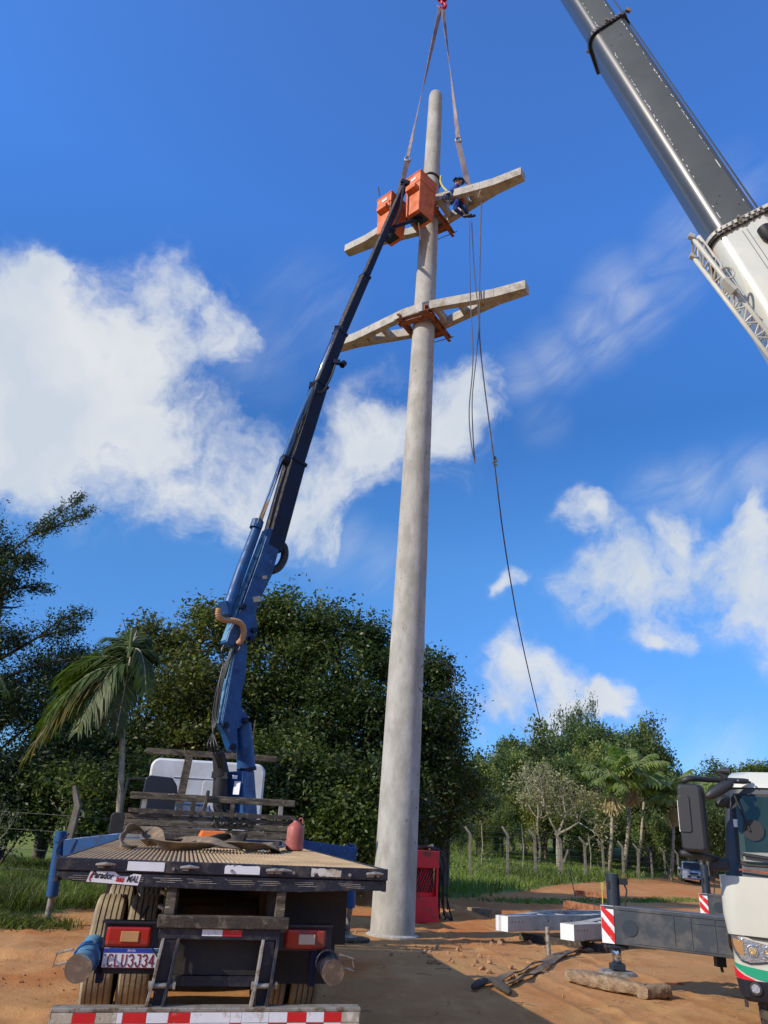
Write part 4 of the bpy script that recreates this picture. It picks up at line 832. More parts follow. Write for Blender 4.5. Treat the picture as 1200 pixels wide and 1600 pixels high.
mb = MB()
for k in range(46):
    x, y = (1.7 + rg.normal() * .45, 13.1 + rg.normal() * .6) if k < 26 else ((3.0 + rg.normal() * .7, 15.6 + rg.normal() * .5) if k < 36 else (rg.uniform(-5, -3), rg.uniform(9, 11)))
    s_ = rg.uniform(.025, .06); z = gz(x, y); q = Euler(tuple(rg.uniform(0, 3, 3))).to_matrix(); vs = []; fs = []
    for a in range(5):
        for b in range(8):
            th = math.pi * a / 4; ph = 6.283 * b / 8; r = s_ * rg.uniform(.75, 1.2); vs.append(q @ Vector((r * math.sin(th) * math.cos(ph), r * math.sin(th) * math.sin(ph), r * .7 * math.cos(th))) + Vector((x, y, z + s_ * .3)))
    for a in range(4):
        for b in range(8): fs.append((a * 8 + b, a * 8 + (b + 1) % 8, (a + 1) * 8 + (b + 1) % 8, (a + 1) * 8 + b))
    mb.add(vs, fs)
single(mb, 'soil_clods', clod, 'broken lumps of dry soil near the pole foot', 'clods', kind='stuff')

# ------------------------------------------------------------------ fences
fe = thing('post_fence', 'long fence of concrete posts with bent tops along the dirt road', 'fence', at(5.3, 39, 0))
POSTS = [0, 4.0, 7.6, 11.4, 15.3, 18.7, 22.6, 26.2, 29.6, 33.2, 37.2, 41.2, 44.9, 48.2, 51.6, 55, 58.2, 62, 66, 70, 74, 78, 82]
pm = None; tops = []
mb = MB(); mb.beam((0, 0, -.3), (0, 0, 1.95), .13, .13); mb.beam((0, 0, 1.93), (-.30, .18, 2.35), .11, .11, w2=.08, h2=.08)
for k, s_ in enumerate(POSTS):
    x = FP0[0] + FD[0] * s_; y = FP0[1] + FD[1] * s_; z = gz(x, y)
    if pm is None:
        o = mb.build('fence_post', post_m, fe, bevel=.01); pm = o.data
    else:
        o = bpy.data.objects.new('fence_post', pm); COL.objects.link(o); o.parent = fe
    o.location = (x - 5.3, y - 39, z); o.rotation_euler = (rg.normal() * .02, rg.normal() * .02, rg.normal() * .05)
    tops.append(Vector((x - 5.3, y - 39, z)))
mb = MB()
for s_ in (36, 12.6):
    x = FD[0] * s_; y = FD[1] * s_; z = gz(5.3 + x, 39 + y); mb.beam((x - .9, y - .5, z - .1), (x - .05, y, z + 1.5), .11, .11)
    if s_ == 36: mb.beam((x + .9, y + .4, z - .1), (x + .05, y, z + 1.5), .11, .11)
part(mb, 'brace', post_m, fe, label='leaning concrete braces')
mb = MB()
for hz in (.35, .75, 1.15, 1.5, 1.85):
    mb.tube([t + Vector((0, -.075, hz)) for t in tops], .009, 4)
for t in (.3, .9): mb.tube([p + Vector((-.32 * t, .16 * t, 1.95 + .42 * t)) for p in tops], .009, 4)
part(mb, 'wire', wire_m, fe)
fl = thing('post_fence', 'short run of old concrete fence posts with wire in the shade at the left', 'fence', at(-7.3, 18.4, 0))
LP = [(-6.611, 18.5, 0.9867), (-11.2, 18.9, 0), (-5.2, 19.6, 0)]
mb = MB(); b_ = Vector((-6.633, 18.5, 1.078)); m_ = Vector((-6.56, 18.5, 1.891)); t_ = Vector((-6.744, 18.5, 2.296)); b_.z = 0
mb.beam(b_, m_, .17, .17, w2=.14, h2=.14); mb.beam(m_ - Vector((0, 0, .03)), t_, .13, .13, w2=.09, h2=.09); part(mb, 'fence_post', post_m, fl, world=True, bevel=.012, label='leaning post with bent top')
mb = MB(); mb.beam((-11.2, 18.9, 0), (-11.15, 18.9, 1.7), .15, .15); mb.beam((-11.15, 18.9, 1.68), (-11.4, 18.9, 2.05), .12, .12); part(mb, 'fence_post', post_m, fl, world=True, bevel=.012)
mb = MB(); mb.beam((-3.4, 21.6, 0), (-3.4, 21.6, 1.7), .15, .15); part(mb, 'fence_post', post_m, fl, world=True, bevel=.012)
mb = MB()
for hz in (.5, .9, 1.3, 1.65): mb.tube([(-15, 18.9, hz), (-11.2, 18.85, hz), (b_.x + .25 * hz / 1.7, 18.45, hz), (-3.4, 21.5, hz)], .006, 4)
part(mb, 'wire', wire_m, fl, world=True)

# ------------------------------------------------------------------ concrete pole and crossarms
PX0, PY0 = 0.70, 15.70
def prof(z): return 0.415 + (0.205 - 0.415) * z / 22.9
pole = thing('concrete_pole', 'tall tapering round concrete power pole with two crossarms', 'pole', at(PX0, PY0, 0))
mb = MB(); zz = [-.4] + [i * .5 for i in range(46)] + [22.70, 22.80, 22.87, 22.90]
rr = [prof(max(z, 0)) for z in zz]; rr[-4:] = [prof(22.7), prof(22.7) * .9, prof(22.7) * .62, .02]
mb.tube([(0, 0, z) for z in zz], rr, 40); part(mb, 'shaft', concrete, pole, smooth=True, auto=50)
mb = MB(); rg = np.random.RandomState(5)
for z in np.arange(1.6, 21, .62):           # form-joint marks and step-bolt holes down the right face
    a = R(-32); r = prof(z) + .0015; c = Vector((math.cos(a) * r, math.sin(a) * r, z)); tz = Vector((-math.sin(a), math.cos(a), 0))
    mb.tube([c - Vector((math.cos(a), math.sin(a), 0)) * .012, c + Vector((math.cos(a), math.sin(a), 0)) * .004], .013, 8)
part(mb, 'bolt_hole', ink_black, pole)
mb = MB()
for k in range(26):
    z = rg.uniform(1, 21); a = R(rg.uniform(-175, -5)); r = prof(z) + .001; l = rg.uniform(.05, .16)
    mb.tube([(math.cos(a + t * l / r) * r, math.sin(a + t * l / r) * r, z + t * .01) for t in (0, .5, 1)], .0035, 4)
part(mb, 'casting_scar', concrete2, pole)
mb = MB(); mb.tube([(math.cos(a) * .44, math.sin(a) * .44, -0.015) for a in np.linspace(0, 2 * math.pi, 25)], .06, 6); part(mb, 'grout_ring', concrete, pole)
def arm_mesh(name, parent=None, world=False):
    mb = MB(); H2 = .13
    def slab(u0, o0, i0, u1, o1, i1, s):
        mb.hexa([(u0, s * i0, -H2), (u0, s * o0, -H2), (u1, s * o1, -H2), (u1, s * i1, -H2), (u0, s * i0, H2), (u0, s * o0, H2), (u1, s * o1, H2), (u1, s * i1, H2)])
    for su in (-1, 1):
        for s in (-1, 1):
            slab(0, .48, .315, su * .40, .47, .305, s); slab(su * .40, .47, .305, su * 1.70, .235, .055, s); slab(su * 1.70, .235, .0, su * 2.05, .175, .0, s); slab(su * 2.05, .175, 0, su * 2.85, .135, 0, s)
        for u, hw in ((.46, .30), (1.08, .19), (1.56, .10)):
            mb.hexa([(su * u, -hw, -.115), (su * (u + .11), -hw + .025, -.115), (su * (u + .11), hw - .025, -.115), (su * u, hw, -.115), (su * u, -hw, .115), (su * (u + .11), -hw + .025, .115), (su * (u + .11), hw - .025, .115), (su * u, hw, .115)])
    o = mb.build(name, [concrete2], parent, bevel=.008); return o
def arm_holes(parent):
    mb = MB()
    for su in (-1, 1):
        for s in (-1, 1):
            for u in (2.35, 2.47, 2.59, 2.71, 1.5, .75):
                yy = (.135 + (.175 - .135) * (2.85 - u) / .8) if u > 2.05 else .235 + (.47 - .235) * (1.7 - u) / 1.3
                mb.tube([(su * u, s * (yy - .006), .03), (su * u, s * (yy + .002), .03)], .014 if u > 2 else .02, 8)
    return part(mb, 'bolt_hole', ink_black, parent)
def ends(parent, m=pale_end_m):
    for su in (-1, 1):
        mb = MB(); mb.box((su * 2.852, 0, 0), (.006, .262, .252)); part(mb, 'cast_end_face', m, parent)  # thin end plates, paler than the rest of the arm
for nm, z, ang, lab in (('upper', 17.82, -34.5, 'upper concrete crossarm, the worker and orange baskets beside it'), ('lower', 14.16, -31.5, 'lower concrete crossarm on rusty clamps, nobody on it')):
    t = thing('concrete_crossarm', lab, 'crossarm', at(PX0 - .02, PY0, z, R(ang)), 'pole crossarms')
    o = arm_mesh('arm_frame', t); arm_holes(t)
    rp = prof(z) + .02
    for s in (-1, 1):      # channels across, hugging the pole under the arm
        for off in (0,):
            mb = MB(); u = s * (rp + .06)
            mb.span(u - .01, u + .01, -.64, .80, -.29, -.135); mb.span(u, u + s * .075, -.64, .80, -.295, -.28); mb.span(u, u + s * .075, -.64, .80, -.15, -.135)
            part(mb, 'clamp_channel', rust, t)
    for s in (-1, 1):
        mb = MB(); mb.span(-.50, .50, s * .40 - .09, s * .40 + .09, -.312, -.297); mb.span(-.50, .50, s * (rp + .03) - .01, s * (rp + .03) + .01, -.296, -.20); part(mb, 'clamp_plate', rust, t)
    for y in (-.56, .72):
        mb = MB(); mb.tube([(-rp - .25, y, -.23), (rp + .25, y, -.23)], .012, 8)
        for x in (-rp - .16, rp + .16): mb.tube([(x - .012, y, -.23), (x + .012, y, -.23)], .03, 6)
        part(mb, 'tie_rod', metal_worn, t)
# crossarms lying on the ground
A1 = Vector((2.47, 14.18, 0)); d1 = Vector((.64, .768, 0)).normalized()
def lying(tipx, tipy, z, label, tilt):
    c = Vector((tipx, tipy, 0)) + d1 * 2.85
    m4 = Matrix.Translation((c.x, c.y, z)) @ Matrix.Rotation(math.atan2(d1.y, d1.x), 4, 'Z') @ Matrix.Rotation(tilt, 4, 'Y')
    t = thing('concrete_crossarm', label, 'crossarm', m4, 'crossarms lying on the ground'); arm_mesh('arm_frame', t); arm_holes(t); ends(t); return t
lying((2.719, 15.6, 0.4448)[0], 15.6, (2.719, 15.6, 0.4448)[2] - .13, 'spare crossarm on the ground nearest the pole, pale square end showing', 0.006)
lying((3.786, 15, 0.4299)[0], 15.0, (3.786, 15, 0.4299)[2] - .13, 'spare crossarm on the ground half hidden behind the striped outrigger box', 0.006)
for k, (u, lab) in enumerate(((1.0, 'first timber block under the lying crossarms'), (4.6, 'second timber block under the lying crossarms'))):
    c = Vector((3.3, 15.2, 0)) + d1 * u; z = gz(c.x, c.y); q = Matrix.Rotation(R(-38), 3, 'Z')
    mb = MB(); mb.box((c.x, c.y, .02 + z * .5), (1.75, .16, .18), q); single(mb, 'timber_block', wood_dark, lab, 'timber', bevel=.01)
# timber / steel sections lying further back
for (a, b, w, hh, m_, lab) in (((6.507, 25.88, 0), (7.109, 23.65, 0), .20, .16, wood_red, 'long reddish timber behind the lying crossarms, lower one'), ((7.327, 27.75, 0), (8.431, 27.17, 0), .16, .2, wood_red, 'reddish timber lying across, upper one behind the crossarms')):
    a = Vector(a); b = Vector(b); z = .16 if 'lower' in lab else .40
    a.z = z; b.z = z; mb = MB(); mb.beam(a, b, w, hh, (0, 0, 1)); single(mb, 'timber', m_, lab, 'timber', bevel=.008)
a = Vector((2.868, 20.63, 0)); b = Vector((3.342, 19.88, 0)); a.z = .13; b.z = .16
mb = MB(); mb.beam(a, b, .20, .34, (0, 0, 1)); single(mb, 'plank', wood_raw, 'short pale plank on the soil left of the lying crossarm', 'plank', bevel=.01)
a = Vector((3.236, 14.07, 0)); a.z -= .05; mb = MB(); mb.tube([a, a + Vector((-.02, 0, .50))], .038, 14); single(mb, 'steel_stake', metal_worn, 'bright steel tube standing in the dirt before the lying crossarms', 'stake', smooth=True, auto=40)
a = Vector((7.726, 29.17, -0)); mb = MB(); mb.tube([a, a + Vector((-.22, 0, 1.15))], .018, 8); single(mb, 'marker_rod', metal_worn, 'thin pale rod standing behind the crossarms on the ground', 'rod')
a = Vector((7.756, 26.18, 0)); mb = MB(); mb.tube([a, a + Vector((.02, 0, .75))], .018, 8); mb.box(a + Vector((.02, 0, .72)), (.09, .02, .2)); single(mb, 'marker_rod', yellow_l, 'thin rod with a yellow tag beside the grey jack', 'rod')

# wire coil hanging on the pole
mb = MB(); cc_ = Vector((1.299, 15.2, 4.669)); pts = []
for k in range(64):
    a = k / 62 * 4 * math.pi; r = .43 + .012 * math.sin(a * 2.3); pts.append(cc_ + Vector((math.cos(a) * r * .92, -.03 + .02 * math.sin(a), math.sin(a) * r * .9)))
mb.tube(pts, .007, 6); mb.tube(smooth_path([cc_ + Vector((-.05, 0, .40)), Vector((1.07, 15.25, 5.221)), Vector((1.013, 15.3, 5.708)), Vector((0.946, 15.38, 5.823))], 5), .007, 6)
single(mb, 'wire_coil', rope_m, 'loose loop of thin wire hanging on the pole at half height', 'wire')
# collar rope round the pole top with lanyard
cc_ = Vector((PX0, PY0, 19.1)); mb = MB(); mb.tube([cc_ + Vector((math.cos(a) * .262, math.sin(a) * .262, .10 * math.cos(a + 2.2))) for a in np.linspace(0, 2 * math.pi, 33)], .028, 7)
single(mb, 'safety_rope', hose_m, 'dark safety rope slung round the pole above the orange baskets', 'rope')

# ------------------------------------------------------------------ hook, slings, ropes
AP = Vector((0.7389, 15.6, 26.91))
hk = thing('hook_block', 'red crane hook hanging at the very top of the picture', 'hook', Matrix.Translation(AP))
mb = MB()
for s in (-.06, .06): mb.prism([(math.cos(a) * .20, math.sin(a) * .26) for a in np.linspace(0, 2 * math.pi, 18)[:-1]], (0, s - .012, .62), (1, 0, 0), (0, 0, 1), (0, .024, 0))
mb.span(-.15, .15, -.05, .05, .44, .80); part(mb, 'block_cheeks', hook_red, hk, bevel=.008)
mb = MB(); pts = [Vector((0, 0, .50)), Vector((0, 0, .30))] + [Vector((.13 * math.sin(a), 0, .10 + .13 * math.cos(a))) for a in np.linspace(.15, 4.6, 14)]
mb.tube(smooth_path(pts, 3), [.055] * 10 + [.06] * 22 + [.045] * 6 + [.03] * (len(smooth_path(pts, 3)) - 38), 10); part(mb, 'hook', hook_red, hk, smooth=True)
mb = MB(); mb.tube([(-.17, 0, .62), (.17, 0, .62)], .14, 18); part(mb, 'sheave', metal_worn, hk)
def webbing(path, w, mats, label, name='lifting_sling', tw=True):
    mb = MB(); pts = []; n0 = 10
    P = [Vector(p) for p in path]
    for i in range(len(P) - 1):
        for k in range(n0): pts.append(P[i].lerp(P[i + 1], k / n0))
    pts.append(P[-1]); n = len(pts)
    sd = [(math.cos(i / n * 2.4 + .3), math.sin(i / n * 2.4 + .3), 0) for i in range(n)] if tw else (1, .2, 0)
    mb.strip(pts, w, .012, sd); return single(mb, name, mats, label, 'sling')
SL = Vector((-0.0332, 15.9, 20.27)); SR = Vector((1.396, 15.2, 20.36))
webbing([AP + Vector((-.03, 0, .02)), SL], .14, sling_m, 'left lifting sling running from the red hook down to its shackle')
webbing([AP + Vector((.03, 0, .02)), SR], .14, sling_m, 'right lifting sling running from the red hook down to its shackle')
webbing([SL + Vector((0, 0, -.16)), Vector((-0.3604, 16.35, 18))], .15, sling_m, 'lower left sling from shackle to the upper crossarm behind the baskets', tw=False)
webbing([SR + Vector((0, 0, -.16)), Vector((1.737, 14.95, 18))], .17, sling_m, 'lower right sling from shackle to the upper crossarm near the worker', tw=False)
for p, lab in ((SL, 'shackle joining the left slings above the baskets'), (SR, 'shackle joining the right slings above the worker')):
    mb = MB(); mb.tube([p + Vector((math.sin(a) * .075, 0, -.06 + math.cos(a) * .10)) for a in np.linspace(.0, 2 * math.pi, 17)], .022, 8); mb.tube([p + Vector((-.10, 0, -.13)), p + Vector((.11, 0, -.13))], .024, 8)
    single(mb, 'shackle', metal_worn, lab, 'shackle', smooth=True)
def rope(path, r, label, n=6, m_=rope_m):
    mb = MB(); mb.tube(smooth_path(path, n), r, 5); return single(mb, 'rope', m_, label, 'rope')
rope([(1.996, 14.5, 17.17), (1.983, 14.5, 15.32), (1.987, 14.5, 13.59), (2.063, 14.6, 12.25), (2.477, 15.2, 9.834), (3.064, 17, 8.327), (4.141, 20.5, 7.025), (6.128, 27, 5.704), (8.384, 34, 4.191), (10.66, 41, 0.7659)], .017, 'long tag line from the upper crossarm down toward the hillside trees')
rope([(1.685, 14.5, 16.49), (1.748, 14.4, 13.88), (1.838, 14.4, 12.09), (1.772, 14.4, 10.67), (1.829, 14.4, 9.845), (1.923, 14.4, 9.303)], .014, 'left strand of the short loop rope hanging below the worker')
rope([(1.758, 14.55, 16.54), (1.842, 14.5, 14.89), (1.974, 14.5, 13.3), (1.94, 14.5, 12.35), (1.852, 14.5, 11.09), (1.876, 14.45, 10.04), (1.925, 14.42, 9.346)], .013, 'right strand of the short loop rope hanging below the worker')
a = Vector((2.477, 15.2, 9.834)); mb = MB(); mb.tube(smooth_path([a + Vector((0, 0, .12)), a + Vector((.05, 0, .0)), a + Vector((-.03, 0, -.05)), a + Vector((.07, 0, -.12))], 5), .028, 6); single(mb, 'rope_knot', rope_m, 'knot with a short tail in the long tag line', 'knot')
cb = Vector((1.869, 15, 17.9)); cbe = Vector((2.02, 14.7, 17.73))
mb = MB(); mb.tube(smooth_path([cb, cb.lerp(cbe, .5) + Vector((0, -.02, -.02)), cbe], 6), [.15, .17, .16, .17, .18, .16, .17, .18, .17, .16, .15, .17, .13], 10)
for t_ in (.25, .6, .85): mb.tube([cb.lerp(cbe, t_) + Vector((math.cos(a) * .05, math.sin(a) * .19, math.cos(a) * .19)) for a in np.linspace(0, 6.28, 11)], .014, 5)
single(mb, 'cloth_wrap', glove_m, 'pale cloth bundle wrapped round the upper crossarm beside the worker', 'cloth', smooth=True)

# ------------------------------------------------------------------ the worker
def skin_body(joints, edges, parent, name='body', sub=2):
    me = bpy.data.meshes.new(name); me.from_pydata([j[0] for j in joints], edges, []); o = bpy.data.objects.new(name, me); COL.objects.link(o)
    s = o.modifiers.new('skin', 'SKIN'); s.use_smooth_shade = True
    for i, j in enumerate(joints): me.skin_vertices[0].data[i].radius = j[1] if isinstance(j[1], tuple) else (j[1], j[1])
    me.skin_vertices[0].data[0].use_root = True
    u = o.modifiers.new('sub', 'SUBSURF'); u.levels = sub; u.render_levels = sub
    dg = bpy.context.evaluated_depsgraph_get(); dg.update(); m2 = bpy.data.meshes.new_from_object(o.evaluated_get(dg)); bpy.data.objects.remove(o)
    m2.name = name; o = bpy.data.objects.new(name, m2); COL.objects.link(o)
    if parent is not None: o.parent = parent; W[o] = W[parent]
    return o
PB = Vector((1.438, 15.05, 17.75))
wk = thing('person', 'worker in blue overalls and dark helmet sitting astride the upper crossarm', 'person', Matrix.Translation(PB))

def Q_(p): return Vector(p) - PB
hip = Q_((1.439, 15.05, 17.72)); chest = Q_((1.303, 15, 17.99)); neck = Q_((1.352, 15.02, 18.23)); head = Q_((1.435, 15, 18.36))
shL = Q_((1.196, 14.88, 17.87)); shR = Q_((1.417, 15.2, 18.29)); elL = Q_((1.107, 14.8, 17.61)); elR = Q_((1.256, 15.02, 17.84)); hdL = Q_((1.133, 14.85, 17.48)); hdR = Q_((1.24, 14.98, 17.63))
hpL = hip + Vector((-.04, -.08, -.03)); hpR = hip + Vector((.06, .08, -.03)); knL = Q_((1.34, 14.85, 17.22)); knR = Q_((1.613, 15, 17.47)); anL = Q_((1.582, 14.98, 17.17)); anR = Q_((1.698, 15.1, 17.35))
ftL = anL + Vector((.02, -.05, -.10)); toL = ftL + Vector((.20, -.10, -.02)); ftR = anR + Vector((.02, 0, -.10)); toR = ftR + Vector((.21, -.08, -.02))
J = [(hip, (.15, .12)), (hip.lerp(chest, .5), (.15, .12)), (chest, (.17, .125)), (neck, .065), (head, (.085, .10)), (head + Vector((.02, 0, .11)), .07),
     (shL, .075), (elL, .052), (hdL, .038), (shR, .075), (elR, .052), (hdR, .038), (hpL, .10), (knL, .068), (anL, .05), (ftL, .052), (toL, .04), (hpR, .10), (knR, .068), (anR, .05), (ftR, .052), (toR, .04)]
Eg = [(0, 1), (1, 2), (2, 3), (3, 4), (4, 5), (2, 6), (6, 7), (7, 8), (2, 9), (9, 10), (10, 11), (0, 12), (12, 13), (13, 14), (14, 15), (15, 16), (0, 17), (17, 18), (18, 19), (19, 20), (20, 21)]
nj = len(J)
for hd, el in ((hdL, elL), (hdR, elR)):        # palm and five fingers closing over the beam edge
    k0 = J.index([j for j in J if j[0] is hd][0]); d = (hd - el).normalized(); sd = d.cross(Vector((0, 1, 0))).normalized()
    pm_ = hd + d * .06; J.append((pm_, .034)); kp = len(J) - 1; Eg.append((k0, kp))
    for f, ln in ((-.032, .050), (-.011, .060), (.011, .056), (.032, .044)):
        J.append((pm_ + sd * f + d * .045, .011)); J.append((pm_ + sd * f + d * (.045 + ln * .6) + Vector((0, .02, -.01)), .010)); n_ = len(J); Eg += [(kp, n_ - 2), (n_ - 2, n_ - 1)]
    J.append((hd + sd * .045 + d * .04, .013)); J.append((hd + sd * .06 + d * .075, .011)); n_ = len(J); Eg += [(k0, n_ - 2), (n_ - 2, n_ - 1)]
bd = skin_body([(tuple(a), r) for a, r in J], Eg, wk)
for q in (cloth_blue, skin_m, boot_m, glove_m): bd.data.materials.append(q)
for p in bd.data.polygons:
    c = p.center; mi = 0
    if (c - head).length < .15 and c.z > neck.z + .03: mi = 1
    elif min((c - ftL).length, (c - ftR).length, (c - toL).length, (c - toR).length) < .13 : mi = 2
    elif min((c - hdL).length, (c - hdR).length) < .05 or (min((c - hdL).length, (c - hdR).length) < .17 and c.z < hdL.z + .01): mi = 3
    p.material_index = mi; p.use_smooth = True
mb = MB(); hc = head + Vector((.015, 0, .075)); rings = []      # helmet shell with a brim towards the pole
for k in range(7):
    t = k / 6 * math.pi / 2; rings.append((hc + Vector((0, 0, math.sin(t) * .125 - .02)), .148 * math.cos(t) + .004))
n_ = 16; mb.V = [tuple(r[0] + Vector((math.cos(a) * r[1], math.sin(a) * r[1] * .9, 0))) for r in rings for a in [2 * math.pi * q / n_ for q in range(n_)]]; mb.F = [(i * n_ + q, i * n_ + (q + 1) % n_, (i + 1) * n_ + (q + 1) % n_, (i + 1) * n_ + q) for i in range(6) for q in range(n_)] + [tuple(range(n_))[::-1], tuple(6 * n_ + q for q in range(n_))]; mb.M = [0] * len(mb.F); mb.box(hc + Vector((-.12, -.06, -.015)), (.10, .15, .014), Matrix.Rotation(R(25), 3, 'Z')); part(mb, 'helmet', helmet_m, wk, smooth=True, auto=40)
mb = MB(); fd = Vector((-.75, -.60, -.15)).normalized(); sdv = fd.cross(Vector((0, 0, 1))).normalized()
mb.tube([head + fd * .075 + Vector((0, 0, .005)), head + fd * .125 + Vector((0, 0, -.012))], [.016, .009], 6); part(mb, 'nose', skin_m, wk, smooth=True)
mb = MB(); mb.box(head + fd * .105 + Vector((0, 0, .035)), (.03, .135, .035), Matrix.Rotation(math.atan2(fd.y, fd.x), 3, 'Z')); part(mb, 'goggles', soft_black, wk, bevel=.008)
mb = MB(); mb.box(head + fd * .092 + Vector((0, 0, -.055)), (.012, .05, .010), Matrix.Rotation(math.atan2(fd.y, fd.x), 3, 'Z')); part(mb, 'mouth', ink_red, wk)
mb = MB(); mb.tube([head + sdv * .085 + Vector((0, 0, -.02)), head + sdv * .10 + Vector((0, 0, .02))], .018, 6); mb.tube([head - sdv * .085 + Vector((0, 0, -.02)), head - sdv * .10 + Vector((0, 0, .02))], .018, 6); part(mb, 'ear', skin_m, wk)
mb = MB()
for a, b, r in ((shL, elL, .076), (shR, elR, .076)):
    c = a.lerp(b, .45); d = (b - a).normalized(); mb.tube([c - d * .022, c + d * .022], r, 12)
c = hip.lerp(chest, .62); d = (chest - hip).normalized(); mb.tube([c - d * .03, c + d * .03], .172, 14); part(mb, 'reflective_band', hivis, wk, smooth=True)
mb = MB(); mb.tube([hip + Vector((math.cos(a) * .165, math.sin(a) * .15, .03)) for a in np.linspace(0, 6.28, 17)], .028, 6); mb.tube([hip + Vector((.1, -.12, .0)), hip + Vector((.13, -.14, -.12))], .035, 6); part(mb, 'harness_belt', ink_red, wk)
mb = MB(); mb.tube([Q_((1.114, 14.75, 17.49)) + Vector((math.cos(a) * .13, 0, math.sin(a) * .17)) for a in np.linspace(0, 6.28, 17)], .014, 6)
single(mb, 'tool_rope', hose_m, 'x', 'rope'); o = bpy.data.objects['tool_rope']; o.location = PB; o['label'] = 'small black rope loop on the crossarm at the worker hands'
rope([(0.9486, 15.3, 18.92), (0.9309, 15.2, 18.61), (1.003, 15.1, 18.29), (1.118, 14.9, 17.91)], .026, 'yellow safety lanyard between the pole rope and the worker', m_=yellow_l)

# ------------------------------------------------------------------ flatbed truck with its loader crane
ty, tr_, tp_ = 0.215, 0.022, 0.010
fwd = Vector((-math.sin(ty) * math.cos(tp_), math.cos(ty) * math.cos(tp_), math.sin(tp_))); rgt = Vector((math.cos(ty) * math.cos(tr_), math.sin(ty) * math.cos(tr_), math.sin(tr_)))
upv = rgt.cross(fwd).normalized(); fwd = upv.cross(rgt).normalized(); rgt.normalize()
TM4 = Matrix((rgt, fwd, upv)).transposed().to_4x4(); TM4.translation = Vector((-1.006, 6.396, 1.355))
tk = thing('flatbed_truck', 'old flatbed truck seen from behind with its blue loader crane raised', 'truck', TM4)
INV = TM4.inverted()
def TL(p): return INV @ Vector(p)
HW = 1.25
# deck: longitudinal ribs
mb = MB(); nr = 66; pitch = 2 * (HW - .02) / nr
for k in range(nr):
    x0 = -HW + .02 + k * pitch
    mb.hexa([(x0 + .004, .02, -.03), (x0 + pitch - .004, .02, -.03), (x0 + pitch - .004, 5.98, -.03), (x0 + .004, 5.98, -.03), (x0 + .009, .02, 0), (x0 + pitch * .60, .02, 0), (x0 + pitch * .60, 5.98, 0), (x0 + .009, 5.98, 0)])
mb.span(-HW + .01, HW - .01, .02, 5.98, -.05, -.028)
o = part(mb, 'deck_ribs', deck_m, tk); o['kind'] = 'stuff'
for s in (-1, 1):
    mb = MB(); mb.span(s * HW - .02 * s, s * (HW + .012), .0, 6.0, -.16, .004); part(mb, 'side_rail', black_paint, tk, bevel=.004)
mb = MB(); mb.span(-HW - .015, HW + .015, -.03, .018, -.078, .006); part(mb, 'rear_rail', black_paint, tk, bevel=.006)
# lower board with the rounded, chewed ends
poly = [(-1.235, -.085), (-1.245, -.115), (-1.19, -.14), (-1.0, -.155), (-.7, -.172), (0, -.180), (.55, -.180), (.80, -.168), (1.02, -.158), (1.24, -.152), (1.25, -.128), (1.24, -.085)]
mb = MB(); mb.prism(poly, (0, -.020, 0), (1, 0, 0), (0, 0, 1), (0, .055, 0)); part(mb, 'rear_board', black_paint, tk, bevel=.004)
rg = np.random.RandomState(40)
mb = MB()
for c in (-1.05, -.72, -.45, -.2, .1, .32, .6, .98):
    for r_ in range(3): mb.span(c - rg.uniform(.05, .12), c + rg.uniform(.05, .12), -.0225, -.019, -.112 - r_ * .013, -.110 - r_ * .013)
part(mb, 'scratches', refl_worn, tk)
for c, w, m_ in ((-.62, .27, refl_white), (.10, .27, refl_white), (.76, .24, refl_worn)):
    mb = MB(); n = 14; top = [(c - w / 2 + w * i / n, -.004 - abs(rg.normal()) * .006 * (m_ is refl_worn or c > 0)) for i in range(n + 1)]; bot = [(c + w / 2 - w * i / n, -.066 + abs(rg.normal()) * .005 * (m_ is refl_worn)) for i in range(n + 1)]
    mb.prism(bot + top, (0, -.033, 0), (1, 0, 0), (0, 0, 1), (0, .0025, 0)); part(mb, 'reflector_patch', m_, tk)
for c in (-.94, -.33, -.28 + .66, .34 - .02, 1.12):
    mb = MB(); mb.tube([(c - .04, -.055, -.034), (c + .03, -.06, -.026), (c + .10, -.055, -.03)], [.010, .014, .007], 7); mb.box((c, -.038, -.038), (.05, .02, .035)); part(mb, 'latch', metal_worn, tk)
mb = MB()
for c in (-.42, .02, .50, .95, 1.18): mb.tube([(c, -.03, -.045), (c, -.042, -.045)], .012, 8)
part(mb, 'rivet', metal_worn, tk)
# sticker
st = MB(); st.prism([(-1.03, -.162), (-.66, -.178), (-.645, -.105), (-.70, -.100), (-.74, -.118), (-.80, -.118), (-.84, -.09), (-.99, -.072), (-1.01, -.09)], (0, -.0225, .012), (1, 0, 0), (0, 0, 1), (0, .0015, 0))
stk = part(st, 'sticker', sticker_white, tk)
text_mesh('Parador', 'sticker_lettering', ink_black, stk, (-.925, -.0240, -.106), (1, 0, -.06), (.05, 0, 1), .062, .0006, .002, .25, .78)
text_mesh('bau', 'sticker_lettering', ink_red, stk, (-.795, -.0240, -.128), (1, 0, -.06), (.05, 0, 1), .048, .0006, .003, .25, .8)
text_mesh('MAL', 'sticker_lettering', ink_black, stk, (-.705, -.0240, -.126), (1, 0, -.03), (.12, 0, 1), .062, .0006, .001, .25, .7)
text_mesh('(', 'sticker_lettering', ink_red, stk, (-1.006, -.0240, -.113), (1, 0, -.06), (.05, 0, 1), .06, .0006, .003, .2, 1)
